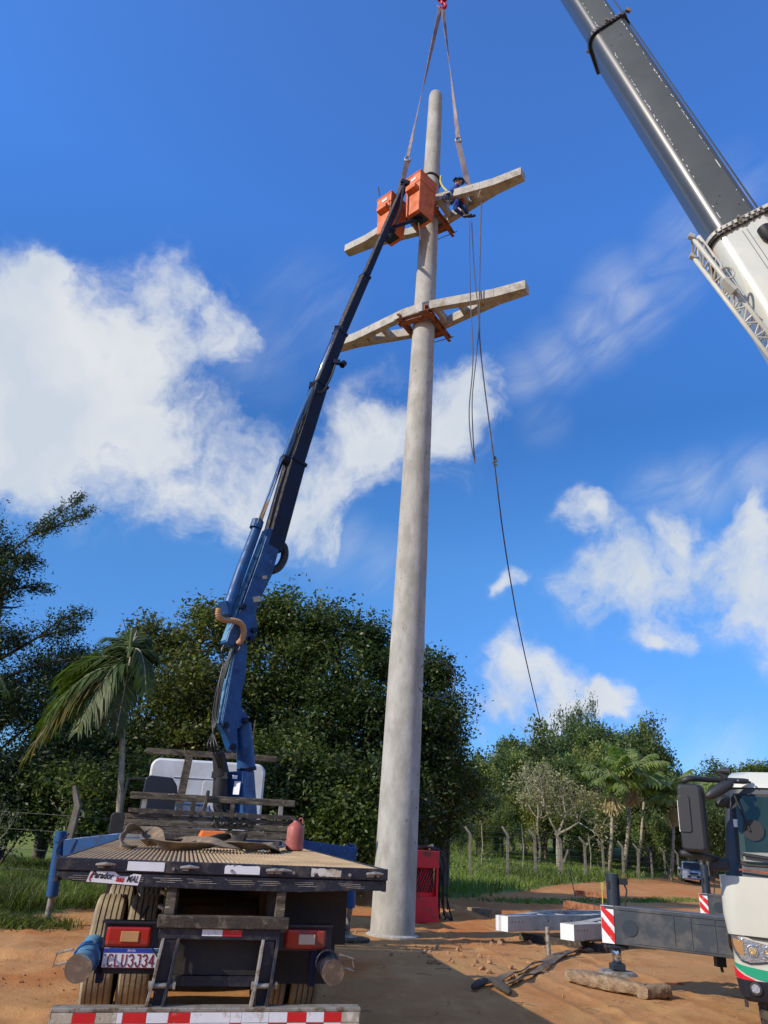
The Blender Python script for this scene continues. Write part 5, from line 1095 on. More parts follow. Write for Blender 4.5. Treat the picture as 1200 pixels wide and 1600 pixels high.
# stub posts, cross board, plates
for c in (-.405, .425):
    mb = MB(); mb.span(c - .036, c + .036, .0, .07, -.358, -.165); part(mb, 'stub_post', wood_grey if c < 0 else wood_grey, tk, bevel=.004)
mb = MB(); mb.span(-.48, .50, -.03, .07, -.44, -.358); part(mb, 'cross_board', wood_dark, tk, bevel=.008)
mb = MB(); mb.span(-.46, .44, .0, .05, -.515, -.442); part(mb, 'cross_plate', black_paint, tk, bevel=.004)
for a, b, m_ in ((-.145, .005, refl_white), (.007, .15, refl_red)):
    mb = MB(); mb.span(a, b, -.003, .0, -.490, -.447); part(mb, 'reflector', m_, tk)
mb = MB(); mb.span(-.45, .40, .12, .16, -.76, -.520); part(mb, 'rear_cross_member', black_dirty, tk); 
mb = MB(); mb.span(-.45, .40, .10, .20, -.83, -.765); part(mb, 'rear_cross_member', black_paint, tk)
# uprights of the underrun bar
for c in (-.385, .350):
    for d in (-.055, .055):
        mb = MB(); mb.beam((c + d + .02, .0, -.51), (c + d - .03 + .02, -.05, -.80), .022, .07, (1, 0, 0)); mb.beam((c + d - .012, -.055, -.78), (c + d - .045, -.06, -1.02), .022, .07, (1, 0, 0)); part(mb, 'bar_upright', metal_worn if d < 0 else black_paint, tk, bevel=.003)
    mb = MB(); mb.span(c - .05, c + .05, -.02, .03, -1.0, -.52); part(mb, 'bar_upright', black_paint, tk)
    mb = MB(); mb.tube([(c - .09, -.055, -.80), (c + .09, -.055, -.80)], .018, 8); mb.tube([(c - .095, -.055, -.80), (c - .075, -.055, -.80)], .03, 6); mb.tube([(c + .075, -.055, -.80), (c + .095, -.055, -.80)], .03, 6); part(mb, 'pivot_bolt', metal_worn, tk)
# underrun bar with reflective checks
ub0, ub1, ubz = -1.10, 1.075, -.945
mb = MB(); mb.span(ub0, ub1, -.115, -.085, ubz - .17, ubz); mb.span(ub0, ub1, -.118, .0, ubz - .005, ubz + .022); bar = part(mb, 'underrun_bar', metal_worn, tk, bevel=.006)
xs = [ub0 + .005, -1.0, -.82, -.68, -.52, -.36, -.20, -.04, .10, .24, .40, .54, .68, .80, .93, 1.11]
top = 'wrtRwRbbbWwrwrTT'; bot = 'dtRWrwRwrwRWrwRT'
xs = [ub0 + .01, -.95, -.80, -.66, -.62, -.46, -.31, -.16, .12, .20, .395, .53, .67, .80, .93, ub1 - .01]
tops = ['t', 'R', 't', 'W', 'R', 'W', 'R', 'W', 'W', 'W', 'W', 'R', 'W', 'R', 't']
bots = ['R', 'W', 'R', 't', 't', 'R', 'W', 'W', 'R', 'W', 'R', 'W', 'R', 'W', 't']
for i in range(15):
    for rowv, z0, z1 in ((tops, ubz - .068, ubz - .006), (bots, ubz - .160, ubz - .072)):
        mm = {'R': refl_red, 'W': refl_white, 't': refl_worn}[rowv[i]]
        mb = MB(); mb.span(xs[i] + .0015, xs[i + 1] - .0015, -.1175, -.1155, z0, z1); part(mb, 'reflector', mm, bar)
# lamps and plate
for c, lb in ((-.665, 'left tail lamp'), (.665, 'right tail lamp')):
    mb = MB(); mb.span(c - .17, c + .155, .10, .16, -.585, -.445); hb = part(mb, 'tail_lamp', red_lens, tk, label=lb, bevel=.022)
    mb = MB(); mb.span(c - .065, c + .065, .092, .102, -.550, -.480); part(mb, 'lamp_window', amber_lens if c < 0 else clear_lens, hb, bevel=.004)
    mb = MB(); mb.span(c - .19 if c < 0 else c - .24, c + .37 if c < 0 else c + .20, .13, .22, -.60, -.425); part(mb, 'lamp_bracket', black_paint, tk, bevel=.006)
    mb = MB(); mb.span(c - .21, c + .37 if c < 0 else c + .20, .09, .20, -.428, -.415); part(mb, 'lamp_hood', black_paint, tk)
mb = MB(); mb.span(-.88, -.38, .14, .20, -.76, -.588); part(mb, 'plate_holder', black_dirty, tk)
mb = MB(); mb.span(-.835, -.435, .118, .122, -.718, -.592); pp = part(mb, 'licence_plate', plate_white, tk, bevel=.002)
mb = MB(); mb.span(-.833, -.437, .1155, .1175, -.622, -.594); part(mb, 'plate_band', plate_blue, pp)
mb = MB()
for a, b, c_, d_ in ((-.835, -.435, -.720, -.716), (-.835, -.832, -.720, -.592), (-.438, -.435, -.720, -.592)): mb.span(a, b, .1155, .1175, c_, d_)
part(mb, 'plate_border', plate_red, pp)
GL = {'C': [[(.95, .85), (.75, 1), (.3, 1), (.05, .8), (.05, .2), (.3, 0), (.75, 0), (.95, .15)]], 'L': [[(.08, 1), (.08, 0), (.95, 0)]], 'U': [[(.06, 1), (.06, .2), (.3, 0), (.7, 0), (.94, .2), (.94, 1)]],
      '3': [[(.05, .85), (.3, 1), (.7, 1), (.92, .82), (.92, .65), (.6, .53), (.92, .4), (.95, .2), (.7, 0), (.3, 0), (.05, .15)]], 'J': [[(.35, 1), (.92, 1), (.92, .2), (.7, 0), (.3, 0), (.06, .2), (.06, .32)]], '4': [[(.72, 0), (.72, 1), (.05, .3), (1, .3)]]}
for k_, ch_ in enumerate('CLU3J34'):
    mb = MB(); x0 = -.796 + k_ * .0490; z0 = -.707
    for st_ in GL[ch_]:
        P_ = [Vector((x0 + p[0] * .034, .1155, z0 + p[1] * .072)) for p in st_]
        for a_, b_ in zip(P_[:-1], P_[1:]):
            d_ = (b_ - a_).normalized() * .0035; mb.beam(a_ - d_, b_ + d_, .0018, .0088, (0, 1, 0))
    part(mb, 'plate_character', plate_red, pp)
text_mesh('BRASIL', 'plate_country', plate_white, pp, (-.635, .1150, -.608), (1, 0, 0), (0, 0, 1), .020, .0006, 0, 0, 1)
text_mesh('BR', 'plate_code', ink_black, pp, (-.815, .1150, -.703), (1, 0, 0), (0, 0, 1), .014, .0006, 0, 0, 1)
mb = MB(); mb.span(-.828, -.812, .1155, .1170, -.645, -.630); mb.span(-.480, -.446, .1140, .1155, -.620, -.597); part(mb, 'plate_mark', blue_light, pp)
mb = MB(); mb.tube([(-.49, .10, -.59), (-.43, .09, -.66), (-.42, .09, -.74)], .006, 5); mb.tube([(-.40, .06, -.45), (-.42, .05, -.62), (-.43, .05, -.78), (-.41, .05, -.78), (-.40, .05, -.62)], .006, 5); part(mb, 'lamp_wire', hose_m, tk)
# blue brackets with round capped drums at both rear corners
for c, z, rr in ((-.955, -.70, .094), (.845, -.715, .086)):
    s = -1 if c < 0 else 1
    mb = MB(); mb.tube([(c - .03 * s, .30, z + .10), (c, .10, z + .02), (c + .02 * s, -.02, z)], [rr * .86, rr * .9, rr * .97], 20); dm = part(mb, 'bumper_drum', blue_light if c < 0 else black_paint, tk, smooth=True, auto=40)
    mb = MB(); mb.tube([(c + .02 * s, -.022, z), (c + .021 * s, -.034, z)], rr, 24); part(mb, 'end_cap', bronze, dm, smooth=True, auto=40)
    mb = MB()
    for y_ in (.06, .16, .26): mb.tube([(c - .015 * s + math.cos(a) * rr * .97, y_, z + .05 + math.sin(a) * rr * .97) for a in np.linspace(0, 6.28, 17)], .008, 5)
    part(mb, 'hoop', blue_paint if c < 0 else black_paint, dm)
    mb = MB(); mb.tube([(c + s * .09, .10, z + .10), (c + s * .20, .12, z + .07), (c + s * .21, .12, z - .01), (c + s * .10, .10, z + .02)], .009, 6); part(mb, 'step_loop', metal_worn, dm)
    mb = MB(); mb.beam((c - s * .10, .20, z + .16), (c - s * .12, .20, z - .12), .05, .12); part(mb, 'drum_bracket', navy_paint, tk, bevel=.004)
# chassis
for c in (-.40, .40):
    mb = MB(); mb.span(c - .04, c + .04, .16, 9.5, -.62, -.36); part(mb, 'chassis_rail', black_dirty, tk)
for y_ in (.6, 1.4, 2.2, 3.0, 3.8, 4.6, 5.4): 
    mb = MB(); mb.span(-1.2, 1.2, y_ - .04, y_ + .04, -.19, -.05); mb.span(-.36, .36, y_ - .05, y_ + .05, -.55, -.42); part(mb, 'cross_member', black_dirty, tk)
mb = MB(); mb.span(-.45, -.35, .1, 5.9, -.36, -.19); mb.span(.35, .45, .1, 5.9, -.36, -.19); part(mb, 'subframe', wood_dark, tk)
# tyres
def tyre_mesh(r, w, grooves=4, seg=48):
    mb = MB(); n = 22; prof_ = []
    for i in range(n + 1):
        u = -1 + 2 * i / n; a = abs(u); rr_ = r - .035 * max(0, a - .80) / .20 * (max(0, a - .80) / .20) - .006 * a * a
        prof_.append((u * w / 2, rr_))
    pr = []
    for i, (x, q) in enumerate(prof_): pr.append((x, q))
    gr_at = [-.56, -.19, .19, .56][:grooves]; out = []
    xs_ = sorted(set([round(p[0], 4) for p in prof_] + [round(g * w / 2 + d, 4) for g in gr_at for d in (-.007, -.0055, .0055, .007)]))
    for x in xs_:
        q = float(np.interp(x, [p[0] for p in prof_], [p[1] for p in prof_]))
        if any(abs(x - g * w / 2) < .006 for g in gr_at): q -= .016
        out.append((x, q))
    out = [(-w / 2 * .80, r * .56), (-w / 2 * 1.03, r * .72), (-w / 2 * 1.05, r * .86)] + out + [(w / 2 * 1.05, r * .86), (w / 2 * 1.03, r * .72), (w / 2 * .80, r * .56)]
    vs = []; m = len(out)
    for k in range(seg):
        a = 2 * math.pi * k / seg
        for x, q in out: vs.append((x, math.cos(a) * q, math.sin(a) * q))
    fs = []; mi = []
    for k in range(seg):
        k2 = (k + 1) % seg
        for i in range(m - 1):
            fs.append((k * m + i, k * m + i + 1, k2 * m + i + 1, k2 * m + i)); mi.append(1 if i < 3 or i >= m - 4 else 0)
    mb.V = vs; mb.F = fs; mb.M = mi; return mb
def wheel(parent, c, r, w, mats, world=False, label=None, lugs=False):
    mb = tyre_mesh(r, w); mb.V = [(v[0] + c[0], v[1] + c[1], v[2] + c[2]) for v in mb.V]
    t = part(mb, 'tyre', mats, parent, label, smooth=True, auto=35)
    mb = MB(); mb.tube([(c[0] - w * .30, c[1], c[2]), (c[0] - w * .28, c[1], c[2]), (c[0] + w * .28, c[1], c[2]), (c[0] + w * .30, c[1], c[2])], [r * .5, r * .57, r * .57, r * .5], 24); mb.tube([(c[0] - w * .5, c[1], c[2]), (c[0] + w * .5, c[1], c[2])], r * .18, 12)
    part(mb, 'rim', rim_m, t, smooth=True, auto=35); return t
WR = .495
for ax_, lab in ((1.95, None), (3.25, None)):
    for c in (-.95, -.64, .60, .91): wheel(tk, (c, ax_, -.885 + (.004 if ax_ > 2 else 0)), WR, .265, [tyre_m, tyre_side])
    mb = MB(); mb.tube([(-.9, ax_, -.86), (.9, ax_, -.86)], .07, 10); mb.tube([(-.16, ax_, -.86), (.16, ax_, -.86)], .19, 16); part(mb, 'axle', black_dirty, tk)
    for s in (-1, 1):
        mb = MB()
        for q in range(6): mb.beam((s * .42, ax_ - .45 + q * .05, -.70 - q * .012), (s * .42, ax_ + .45 - q * .05, -.70 - q * .012), .07, .011)
        part(mb, 'leaf_spring', black_dirty, tk)
for c in (-1.0, 1.0): wheel(tk, (c, 8.3, -.86), WR, .27, [tyre_m, tyre_side])
# a stick caught on the inner left tyre
mb = MB(); mb.tube(smooth_path([(-.68, 1.50, -.60), (-.62, 1.47, -.47), (-.60, 1.48, -.44), (-.63, 1.45, -.50), (-.70, 1.42, -.63)], 4), .010, 5); part(mb, 'caught_strap', rubber, tk)
mb = MB()
for q in range(3): mb.tube(smooth_path([(-.50, 1.2 + q * .05, -.30 - q * .12), (-.42, 1.15, -.33 - q * .12), (-.40, 1.2, -.42 - q * .12), (-.47, 1.2, -.48 - q * .1)], 4), .022, 6)
part(mb, 'air_hose', metal_worn, tk, smooth=True)
mb = MB(); mb.tube([(.66, 3.95, -.50), (1.22, 3.95, -.50)], .27, 26); mb.tube([(.60, 4.7, -.48), (1.20, 4.7, -.48)], .25, 26); part(mb, 'air_tank', soft_black, tk, smooth=True, auto=40)
mb = MB(); mb.span(-1.2, -.65, 4.0, 5.2, -.75, -.25); part(mb, 'tool_box', black_dirty, tk, bevel=.01)
mb = MB(); mb.span(.50, 1.10, 1.20, 1.22, -1.0, -.22); part(mb, 'mud_flap', rubber, tk, label='black mud flap above the right wheels')
mb = MB(); mb.tube([(.06, 1.1, -.42), (.34, 1.1, -.42)], .10, 14); mb.span(.45, 1.05, .5, 1.15, -.60, -.20); part(mb, 'brake_chamber', black_dirty, tk)
# headboard
HBY = 6.03
mb = MB(); mb.span(-1.27, 1.27, HBY - .03, HBY + .03, .015, .06); part(mb, 'headboard_sill', metal_worn, tk)
for z0, z1 in ((.062, .170), (.182, .262), (.274, .338)):
    mb = MB(); mb.span(-1.26, 1.26, HBY, HBY + .04, z0, z1); part(mb, 'headboard_plank', wood_grey, tk, bevel=.006)
mb = MB(); mb.span(-1.23, 1.28, HBY - .04, HBY - .004, .352, .415); part(mb, 'headboard_bar', rust if False else wood_dark, tk, bevel=.004)
mb = MB(); mb.span(-1.24, 1.27, HBY + .06, HBY + .16, .545, .645); part(mb, 'headboard_top_beam', wood_grey, tk, bevel=.012)
for c in (-1.02, -.30, .30, 1.05):
    mb = MB(); mb.span(c - .035, c + .035, HBY + .045, HBY + .085 + .02, .02, .545); part(mb, 'headboard_post', wood_dark if abs(c) < .5 else metal_worn, tk, bevel=.004)
mb = MB(); mb.tube(smooth_path([(-.17, HBY + .1, .36), (-.13, HBY + .02, .44), (-.11, HBY + .02, .60), (-.10, HBY + .02, .72)], 5), [.035] * 5 + [.03] * 5 + [.028] * 5 + [.016], 6); part(mb, 'stake_hook', wood_dark, tk)
mb = MB()
for q in range(7):
    x0 = -.05 + q * .06; mb.tube(smooth_path([(x0, HBY + .3, .50), (x0 + .02, HBY + .12, .42 + .04 * (q % 3)), (x0 + .10 + .03 * q, HBY - .01, .30), (x0 + .06, HBY - .03, .22 + .03 * (q % 2)), (x0 + .12, HBY + .06, .30)], 4), .011, 5)
part(mb, 'hydraulic_hose', hose_m, tk, smooth=True)
mb = MB(); mb.tube([(-.55, HBY + .12, .36), (-.55, HBY + .12, .47), (-.52, HBY + .12, .50), (-.10, HBY + .12, .50)], .012, 6); part(mb, 'blue_handle', blue_light, tk)
# rack behind the cab
RY = 7.95
mb = MB(); mb.span(-1.22, 1.10, RY - .05, RY + .05, 1.33, 1.43); part(mb, 'rack_beam', wood_grey, tk, label='dark grey beam over the cab back', bevel=.006)
mb = MB(); mb.beam((-.57, RY - .08, -.1), (-.47, RY - .08, 1.33), .135, .06, (1, 0, 0)); part(mb, 'rack_post', wood_grey, tk, bevel=.004)
mb = MB(); mb.tube([(.62, RY - .02, 1.48), (.63, RY - .02, 2.05)], .010, 6); part(mb, 'antenna', wood_grey, tk)
# cab (back wall towards the viewer)
CY = 8.75; cx0, cx1, cz0, cz1 = -1.15, .99, -.55, 1.33
def rrect(x0, x1, z0, z1, r, n=6):
    o_ = []
    for cx, cz, a0 in ((x1 - r, z1 - r, 0), (x0 + r, z1 - r, 90), (x0 + r, z0 + r, 180), (x1 - r, z0 + r, 270)):
        for k in range(n + 1): a = R(a0 + 90 * k / n); o_.append((cx + r * math.cos(a), cz + r * math.sin(a)))
    return o_
mb = MB(); mb.prism(rrect(cx0, cx1, cz0, cz1, .17), (0, CY, 0), (1, 0, 0), (0, 0, 1), (0, 1.75, 0)); cab = part(mb, 'cab', cab_white, tk, bevel=.04, smooth=True, auto=40)
mb = MB(); mb.prism(rrect(-.16, .50, .35, .98, .06), (0, CY - .012, 0), (1, 0, 0), (0, 0, 1), (0, .02, 0)); mb.prism(rrect(-.72, -.18, -.1, .62, .06), (0, CY - .010, 0), (1, 0, 0), (0, 0, 1), (0, .02, 0)); mb.span(-.72, .5, CY - .018, CY, 1.0, 1.015); part(mb, 'back_panel', cab_white, cab, bevel=.008)
mb = MB(); mb.prism(rrect(.55, .80, .30, .90, .10), (0, CY - .02, 0), (1, 0, 0), (0, 0, 1), (0, .03, 0)); part(mb, 'back_pressing', cab_white, cab, bevel=.015)
mb = MB(); mb.prism([(-1.24, -.1), (-1.19, .95), (-1.12, 1.0), (-.72, .98), (-.62, .85), (-.55, .55), (-.54, -.1)], (0, CY - .30, 0), (1, 0, 0), (0, 0, 1), (0, .10, 0)); part(mb, 'intake_panel', soft_black, tk, bevel=.02)
mb = MB(); mb.tube(smooth_path([(-1.28, CY, .2), (-1.50, CY, .25), (-1.52, CY, .85), (-1.45, CY, .93), (-1.15, CY, .95)], 4), .018, 6); part(mb, 'mirror_arm', rubber, tk)
mb = MB(); mb.prism(rrect(-1.72, -1.42, -.05, .35, .07), (0, CY + .2, 0), (1, 0, 0), (0, 0, 1), (0, .10, 0)); part(mb, 'side_mirror', rubber, tk, bevel=.02)
mb = MB(); mb.prism(rrect(1.10, 1.30, -.05, .30, .06), (0, CY + .2, 0), (1, 0, 0), (0, 0, 1), (0, .10, 0)); part(mb, 'side_mirror', rubber, tk, bevel=.02)
mb = MB(); mb.tube(smooth_path([(.60, CY - .05, .30), (.63, CY - .1, .48), (.70, CY - .1, .40), (.72, CY - .1, .1)], 5), .012, 5); part(mb, 'cab_cable', hose_m, tk)
mb = MB(); mb.span(.74, .90, CY - .25, CY - .05, .10, .33); part(mb, 'filter_canister', soft_black, tk, bevel=.02)

# outriggers of the loader crane: beam, jack sleeve, rod, foot
OY = 6.72
zb0, zb1 = -.17, .10
bl = TL((-4.653, 13.05, 1.168)); br = TL((-0.1282, 14.3, 1.32))
mb = MB(); mb.beam((-.9, OY, -.02), (bl.x, bl.y, bl.z), .24, .27, (0, 1, 0)); part(mb, 'outrigger_beam', blue_paint, tk, label='left blue outrigger beam', bevel=.01)
mb = MB(); mb.beam((.7, OY, .00), (br.x, br.y, br.z), .24, .27, (0, 1, 0)); part(mb, 'outrigger_beam', blue_paint, tk, label='right blue outrigger beam', bevel=.01)
def jack(top, mid, foot, r, label):
    mb = MB(); mb.tube([top, mid], r, 18); mb.tube([Vector(top) + (Vector(mid) - Vector(top)) * .10, Vector(top) + (Vector(mid) - Vector(top)) * .16], r * 1.15, 18); j = part(mb, 'outrigger_jack', blue_paint, tk, label, world=True, smooth=True, auto=40)
    mb = MB(); mb.tube([mid, foot], r * .55, 14); part(mb, 'jack_rod', metal_worn, j, world=True, smooth=True, auto=40)
    mb = MB(); f = Vector(foot); mb.tube([f + Vector((0, 0, .0)), f + Vector((0, 0, .04))], [r * 2.0, r * 1.3], 18); part(mb, 'jack_foot', metal_worn, j, world=True, smooth=True, auto=40)
ftl = Vector((-4.742, 13.1, 0.0589)); ftl.z = gz(ftl.x, ftl.y); jack((-4.783, 13, 1.403), (-4.729, 13.05, 0.4832), ftl, .088, 'left outrigger jack on the grass tuft')
ftr = Vector((-0.1088, 15.81, 0)); ftr.y = 14.6; ftr.x = -.13; ftr.z = gz(ftr.x, ftr.y) + .06; jack((-0.1667, 14.4, 1.502), (-0.1079, 14.45, 0.5048), ftr, .085, 'right outrigger jack on a flat board')
mb = MB(); p0 = Vector((-4.584, 12.8, 1.386)); mb.tube(smooth_path([p0, Vector((-4.699, 12.8, 1.195)), Vector((-4.69, 12.8, 1.077)), Vector((-4.518, 12.8, 1.025))], 5), .014, 5); mb.tube(smooth_path([Vector((-0.2676, 14.2, 1.527)), Vector((-0.0773, 14.2, 1.396)), Vector((-0.2094, 14.2, 1.236)), Vector((-0.2147, 14.2, 1.036))], 5), .012, 5); part(mb, 'jack_hose', hose_m, tk, world=True)
mb = MB(); mb.tube([(ftr.x - .02, ftr.y, gz(ftr.x, ftr.y) - .02), (ftr.x - .02, ftr.y, gz(ftr.x, ftr.y) + .055)], .42, 22); single(mb, 'outrigger_pad', wood_dark, 'flat round board under the right blue outrigger foot', 'pad', smooth=True, auto=40)

# loader crane column and booms (world points brought into the truck frame)
mb = MB(); mb.span(-.75, .35, OY - .30, OY + .30, -.35, .16); part(mb, 'crane_base', blue_paint, tk, bevel=.02)
side = Vector((.93, -.36, 0))
b0 = Vector((-2.02, 13.1, 1.744)); b1 = Vector((-2.097, 13.04, 2.495))
mb = MB(); mb.beam(b0, b1, .48, .46, side, .36, .38); col = part(mb, 'crane_column', blue_paint, tk, world=True, bevel=.02)
for (x0, y0, x1, y1) in ((1, 1, 1, 1),):
    for c, sx, sz in (((-2.1, 12.69, 2.379), .085, .055), ((-2.052, 12.73, 2.219), .11, .20)):
        mb = MB(); mb.box(c, (sx, .012, sz), Matrix.Rotation(R(-21), 3, 'Z')); part(mb, 'decal', sticker_white, col, world=True)
# lower boom: shaped side plates
ax_s = Vector((-.66, .75, 0))            # thickness direction (into the picture)
def plate(pix, Y, th, name, m_, bev=.012, label=None, off=0.0):
    P = [Vector(p) for p in pix]; mbp = MB(); n = len(P); a = [p + ax_s * off for p in P]; b = [p + ax_s * (off + th) for p in P]
    mbp.V = [tuple(v) for v in a + b]; mbp.F = [tuple(range(n)), tuple(range(n, 2 * n))[::-1]] + [((i + 1) % n, i, n + i, n + (i + 1) % n) for i in range(n)]; mbp.M = [0] * len(mbp.F)
    return part(mbp, name, m_, tk, label, world=True, bevel=bev)
LB = plate([(-2.406, 12.55, 3.182), (-2.313, 12.63, 3.036), (-2.222, 12.71, 2.829), (-2.196, 12.73, 2.773), (-2.148, 12.78, 2.76), (-2.128, 12.79, 2.824), (-2.185, 12.74, 3.121), (-2.068, 12.85, 3.246), (-2.033, 12.88, 3.348), (-2.091, 12.83, 3.431), (-2.167, 12.76, 3.5), (-2.186, 12.74, 3.73), (-2.159, 12.77, 3.974), (-2.193, 12.74, 4.407), (-2.216, 12.72, 4.592), (-2.364, 12.59, 4.527), (-2.381, 12.57, 4.136), (-2.385, 12.57, 3.653)], 13, .21, 'lower_boom', blue_paint, label='lower boom section with shaped side plates')
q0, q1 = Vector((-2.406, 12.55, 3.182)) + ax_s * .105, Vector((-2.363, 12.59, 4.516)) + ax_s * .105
mb = MB(); mb.beam(q0, q1, .17, .03, ax_s); part(mb, 'boom_sunlit_face', blue_light, LB, world=True, bevel=.006)  # thin plate: fading and sunlight on the upper face put into its colour
for k in range(4):
    o_ = -.04 - k * .022; mb = MB(); mb.tube(smooth_path([q1 + Vector((o_ * .5 + .08, -.08, 0)), q1.lerp(q0, .5) + Vector((o_, -.10, 0)), q0 + Vector((o_ + .02, -.10, 0)), Vector((-2.551, 12.37, 2.799)) + Vector((.055 * k, 0, 0)), Vector((-2.451, 12.46, 2.707)) + Vector((.044 * k, 0, 0)), Vector((-2.35, 12.55, 2.488)) + Vector((.022 * k, 0, 0))], 6), .014, 6); part(mb, 'boom_hose', hose_m, LB, world=True, smooth=True)
mb = MB(); mb.tube([(-2.334, 12.75, 2.358), (-2.305, 12.77, 2.07), (-2.253, 12.82, 1.817)], [.12, .13, .12], 12); mb.tube([(-2.42, 12.67, 2.731), (-2.332, 12.75, 2.407)], [.10, .13], 12); mb.box((-2.338, 12.74, 2.387), (.26, .2, .10)); part(mb, 'hose_bundle', rubber, tk, world=True, smooth=True, auto=35)
for p in ((-2.353, 12.57, 3.158), (-2.201, 12.7, 2.84), (-2.079, 12.81, 3.282)):
    mb = MB(); a = Vector(p); mb.tube([a - ax_s * .03, a + ax_s * .05], .055, 14); mb.tube([a - ax_s * .05, a - ax_s * .02], .03, 6); part(mb, 'pivot_pin', navy_paint, LB, world=True)
# lift cylinder
mb = MB(); mb.tube([(-2.132, 12.98, 3.26), (-1.994, 13.1, 2.537)], [.135, .155], 20); cy = part(mb, 'lift_cylinder', blue_paint, tk, world=True, smooth=True, auto=40)
mb = MB(); mb.tube([(-1.997, 13.1, 2.557), (-1.881, 13.2, 1.852)], .06, 16); part(mb, 'cylinder_rod', chrome, cy, world=True, smooth=True)
mb = MB(); mb.tube([(-1.998, 13.1, 2.567), (-1.986, 13.11, 2.508)], .165, 20); part(mb, 'cylinder_gland', navy_paint, cy, world=True, smooth=True, auto=40)
# outer boom root
OB = plate([(-2.515, 12.45, 4.505), (-2.432, 12.53, 4.452), (-2.309, 12.63, 4.553), (-2.109, 12.81, 4.702), (-2.084, 12.83, 4.918), (-2.141, 12.78, 5.133), (-2.123, 12.8, 5.328), (-1.968, 12.93, 5.894), (-1.869, 13.02, 6.763), (-2.115, 12.81, 6.798), (-2.196, 12.73, 6.203), (-2.374, 12.58, 5.15), (-2.485, 12.48, 4.715)], 13, .22, 'outer_boom', blue_paint, label='outer boom box of the blue crane', bev=.015)
mb = MB(); mb.beam(Vector((-2.51, 12.46, 4.54)) + ax_s * .11, Vector((-2.123, 12.8, 6.769)) + ax_s * .11, .17, .03, ax_s); part(mb, 'boom_sunlit_face', blue_light, OB, world=True, bevel=.006)  # second pale plate, sunlit side and fading carried by its colour
mb = MB(); mb.tube([(-2.624, 12.54, 4.983), (-2.503, 12.65, 5.817), (-2.328, 12.81, 6.86)], [.10, .10, .09], 16); xc = part(mb, 'extension_cylinder', blue_paint, tk, world=True, smooth=True, auto=40)
mb = MB(); mb.tube([(-2.325, 12.81, 6.835), (-2.083, 13.02, 8.35)], .045, 12); part(mb, 'cylinder_rod', chrome, xc, world=True, smooth=True)
mb = MB(); mb.tube([(-2.344, 12.79, 6.905), (-2.367, 12.77, 6.739)], .115, 14); mb.beam((-2.684, 12.49, 5.217), (-2.618, 12.55, 5.008), .14, .2); part(mb, 'cylinder_gland', blue_paint, xc, world=True)
mb = MB(); mb.tube(smooth_path([(-2.678, 12.2, 4.995), (-2.672, 12.21, 4.885), (-2.581, 12.29, 4.835), (-2.442, 12.41, 4.868), (-2.333, 12.51, 4.857), (-2.272, 12.56, 4.763), (-2.274, 12.56, 4.616), (-2.327, 12.51, 4.5)], 6), .045, 10); part(mb, 'wrapped_hose', tan_hose, tk, world=True, smooth=True)
wp = smooth_path([(-2.678, 12.2, 4.995), (-2.672, 12.21, 4.885), (-2.581, 12.29, 4.835), (-2.442, 12.41, 4.868), (-2.333, 12.51, 4.857), (-2.272, 12.56, 4.763), (-2.274, 12.56, 4.616), (-2.327, 12.51, 4.5)], 9)
mb = MB()
for i in range(1, len(wp) - 1, 2): d_ = (wp[i + 1] - wp[i - 1]).normalized(); mb.tube([wp[i] - d_ * .010, wp[i] + d_ * .010], .052, 10)
o = part(mb, 'spiral_wrap', tan_hose, tk, world=True, smooth=True); o['kind'] = 'stuff'
mb = MB(); mb.tube(smooth_path([(-1.942, 13.09, 6.614), (-1.846, 13.18, 6.551), (-1.824, 13.19, 6.352), (-1.89, 13.14, 6.146), (-2.008, 13.03, 6.025)], 6), .075, 10); part(mb, 'hose_bundle', rubber, tk, world=True, smooth=True)
mb = MB(); mb.tube([(-1.888, 13, 6.741), (-1.849, 13.04, 6.89), (-1.91, 12.99, 6.836)], .014, 5); part(mb, 'wire_guide', rubber, OB, world=True)
mb = MB(); mb.tube(smooth_path([(-2.282, 12.61, 4.548), (-2.335, 12.56, 4.355), (-2.386, 12.51, 4.452), (-2.414, 12.49, 4.224), (-2.446, 12.46, 3.894)], 5), .013, 5); mb.tube(smooth_path([(-2.535, 12.38, 4.431), (-2.558, 12.36, 4.316), (-2.507, 12.41, 4.146), (-2.522, 12.39, 3.77), (-2.498, 12.41, 3.258)], 5), .013, 5); part(mb, 'boom_hose', hose_m, OB, world=True, smooth=True)
for p in ((-2.354, 12.57, 5.172), (-2.139, 12.76, 4.813), (-2.161, 12.74, 4.658)):
    a = Vector(p); mb = MB(); mb.tube([a - ax_s * .06, a + ax_s * .06], .05, 12); part(mb, 'pivot_pin', navy_paint, OB, world=True)
# telescoping sections
def sect(a, b, w, h, m_, name='boom_section', label=None, strip=True):
    a = Vector(a); b = Vector(b); mb = MB(); mb.beam(a, b, h, w, ax_s); o = part(mb, name, m_, tk, label, world=True, bevel=.012)
    d = (b - a).normalized(); lf = ax_s.cross(d)
    if lf.x > 0: lf = -lf
    if strip:
        mb = MB(); mb.beam(a + lf * (w / 2 + .002) - ax_s * h * .1, b + lf * (w / 2 + .002) - ax_s * h * .1, h * .7, .008, ax_s); part(mb, 'wear_strip', wood_dark, o, world=True)
    mb = MB(); mb.beam(b - d * .07, b, h * 1.12, w * 1.12, ax_s); part(mb, 'section_collar', m_, o, world=True, bevel=.006)
    return o, lf
BP = [(-2.042, 13.08, 6.735), (-1.856, 13.25, 8.43), (-1.579, 13.49, 10.45), (-1.271, 13.76, 12.06), (-0.8497, 14.13, 14.08), (-0.0489, 14.84, 17.99)]
BW = [(.34, .32), (.29, .28), (.245, .24), (.20, .20), (.155, .16)]
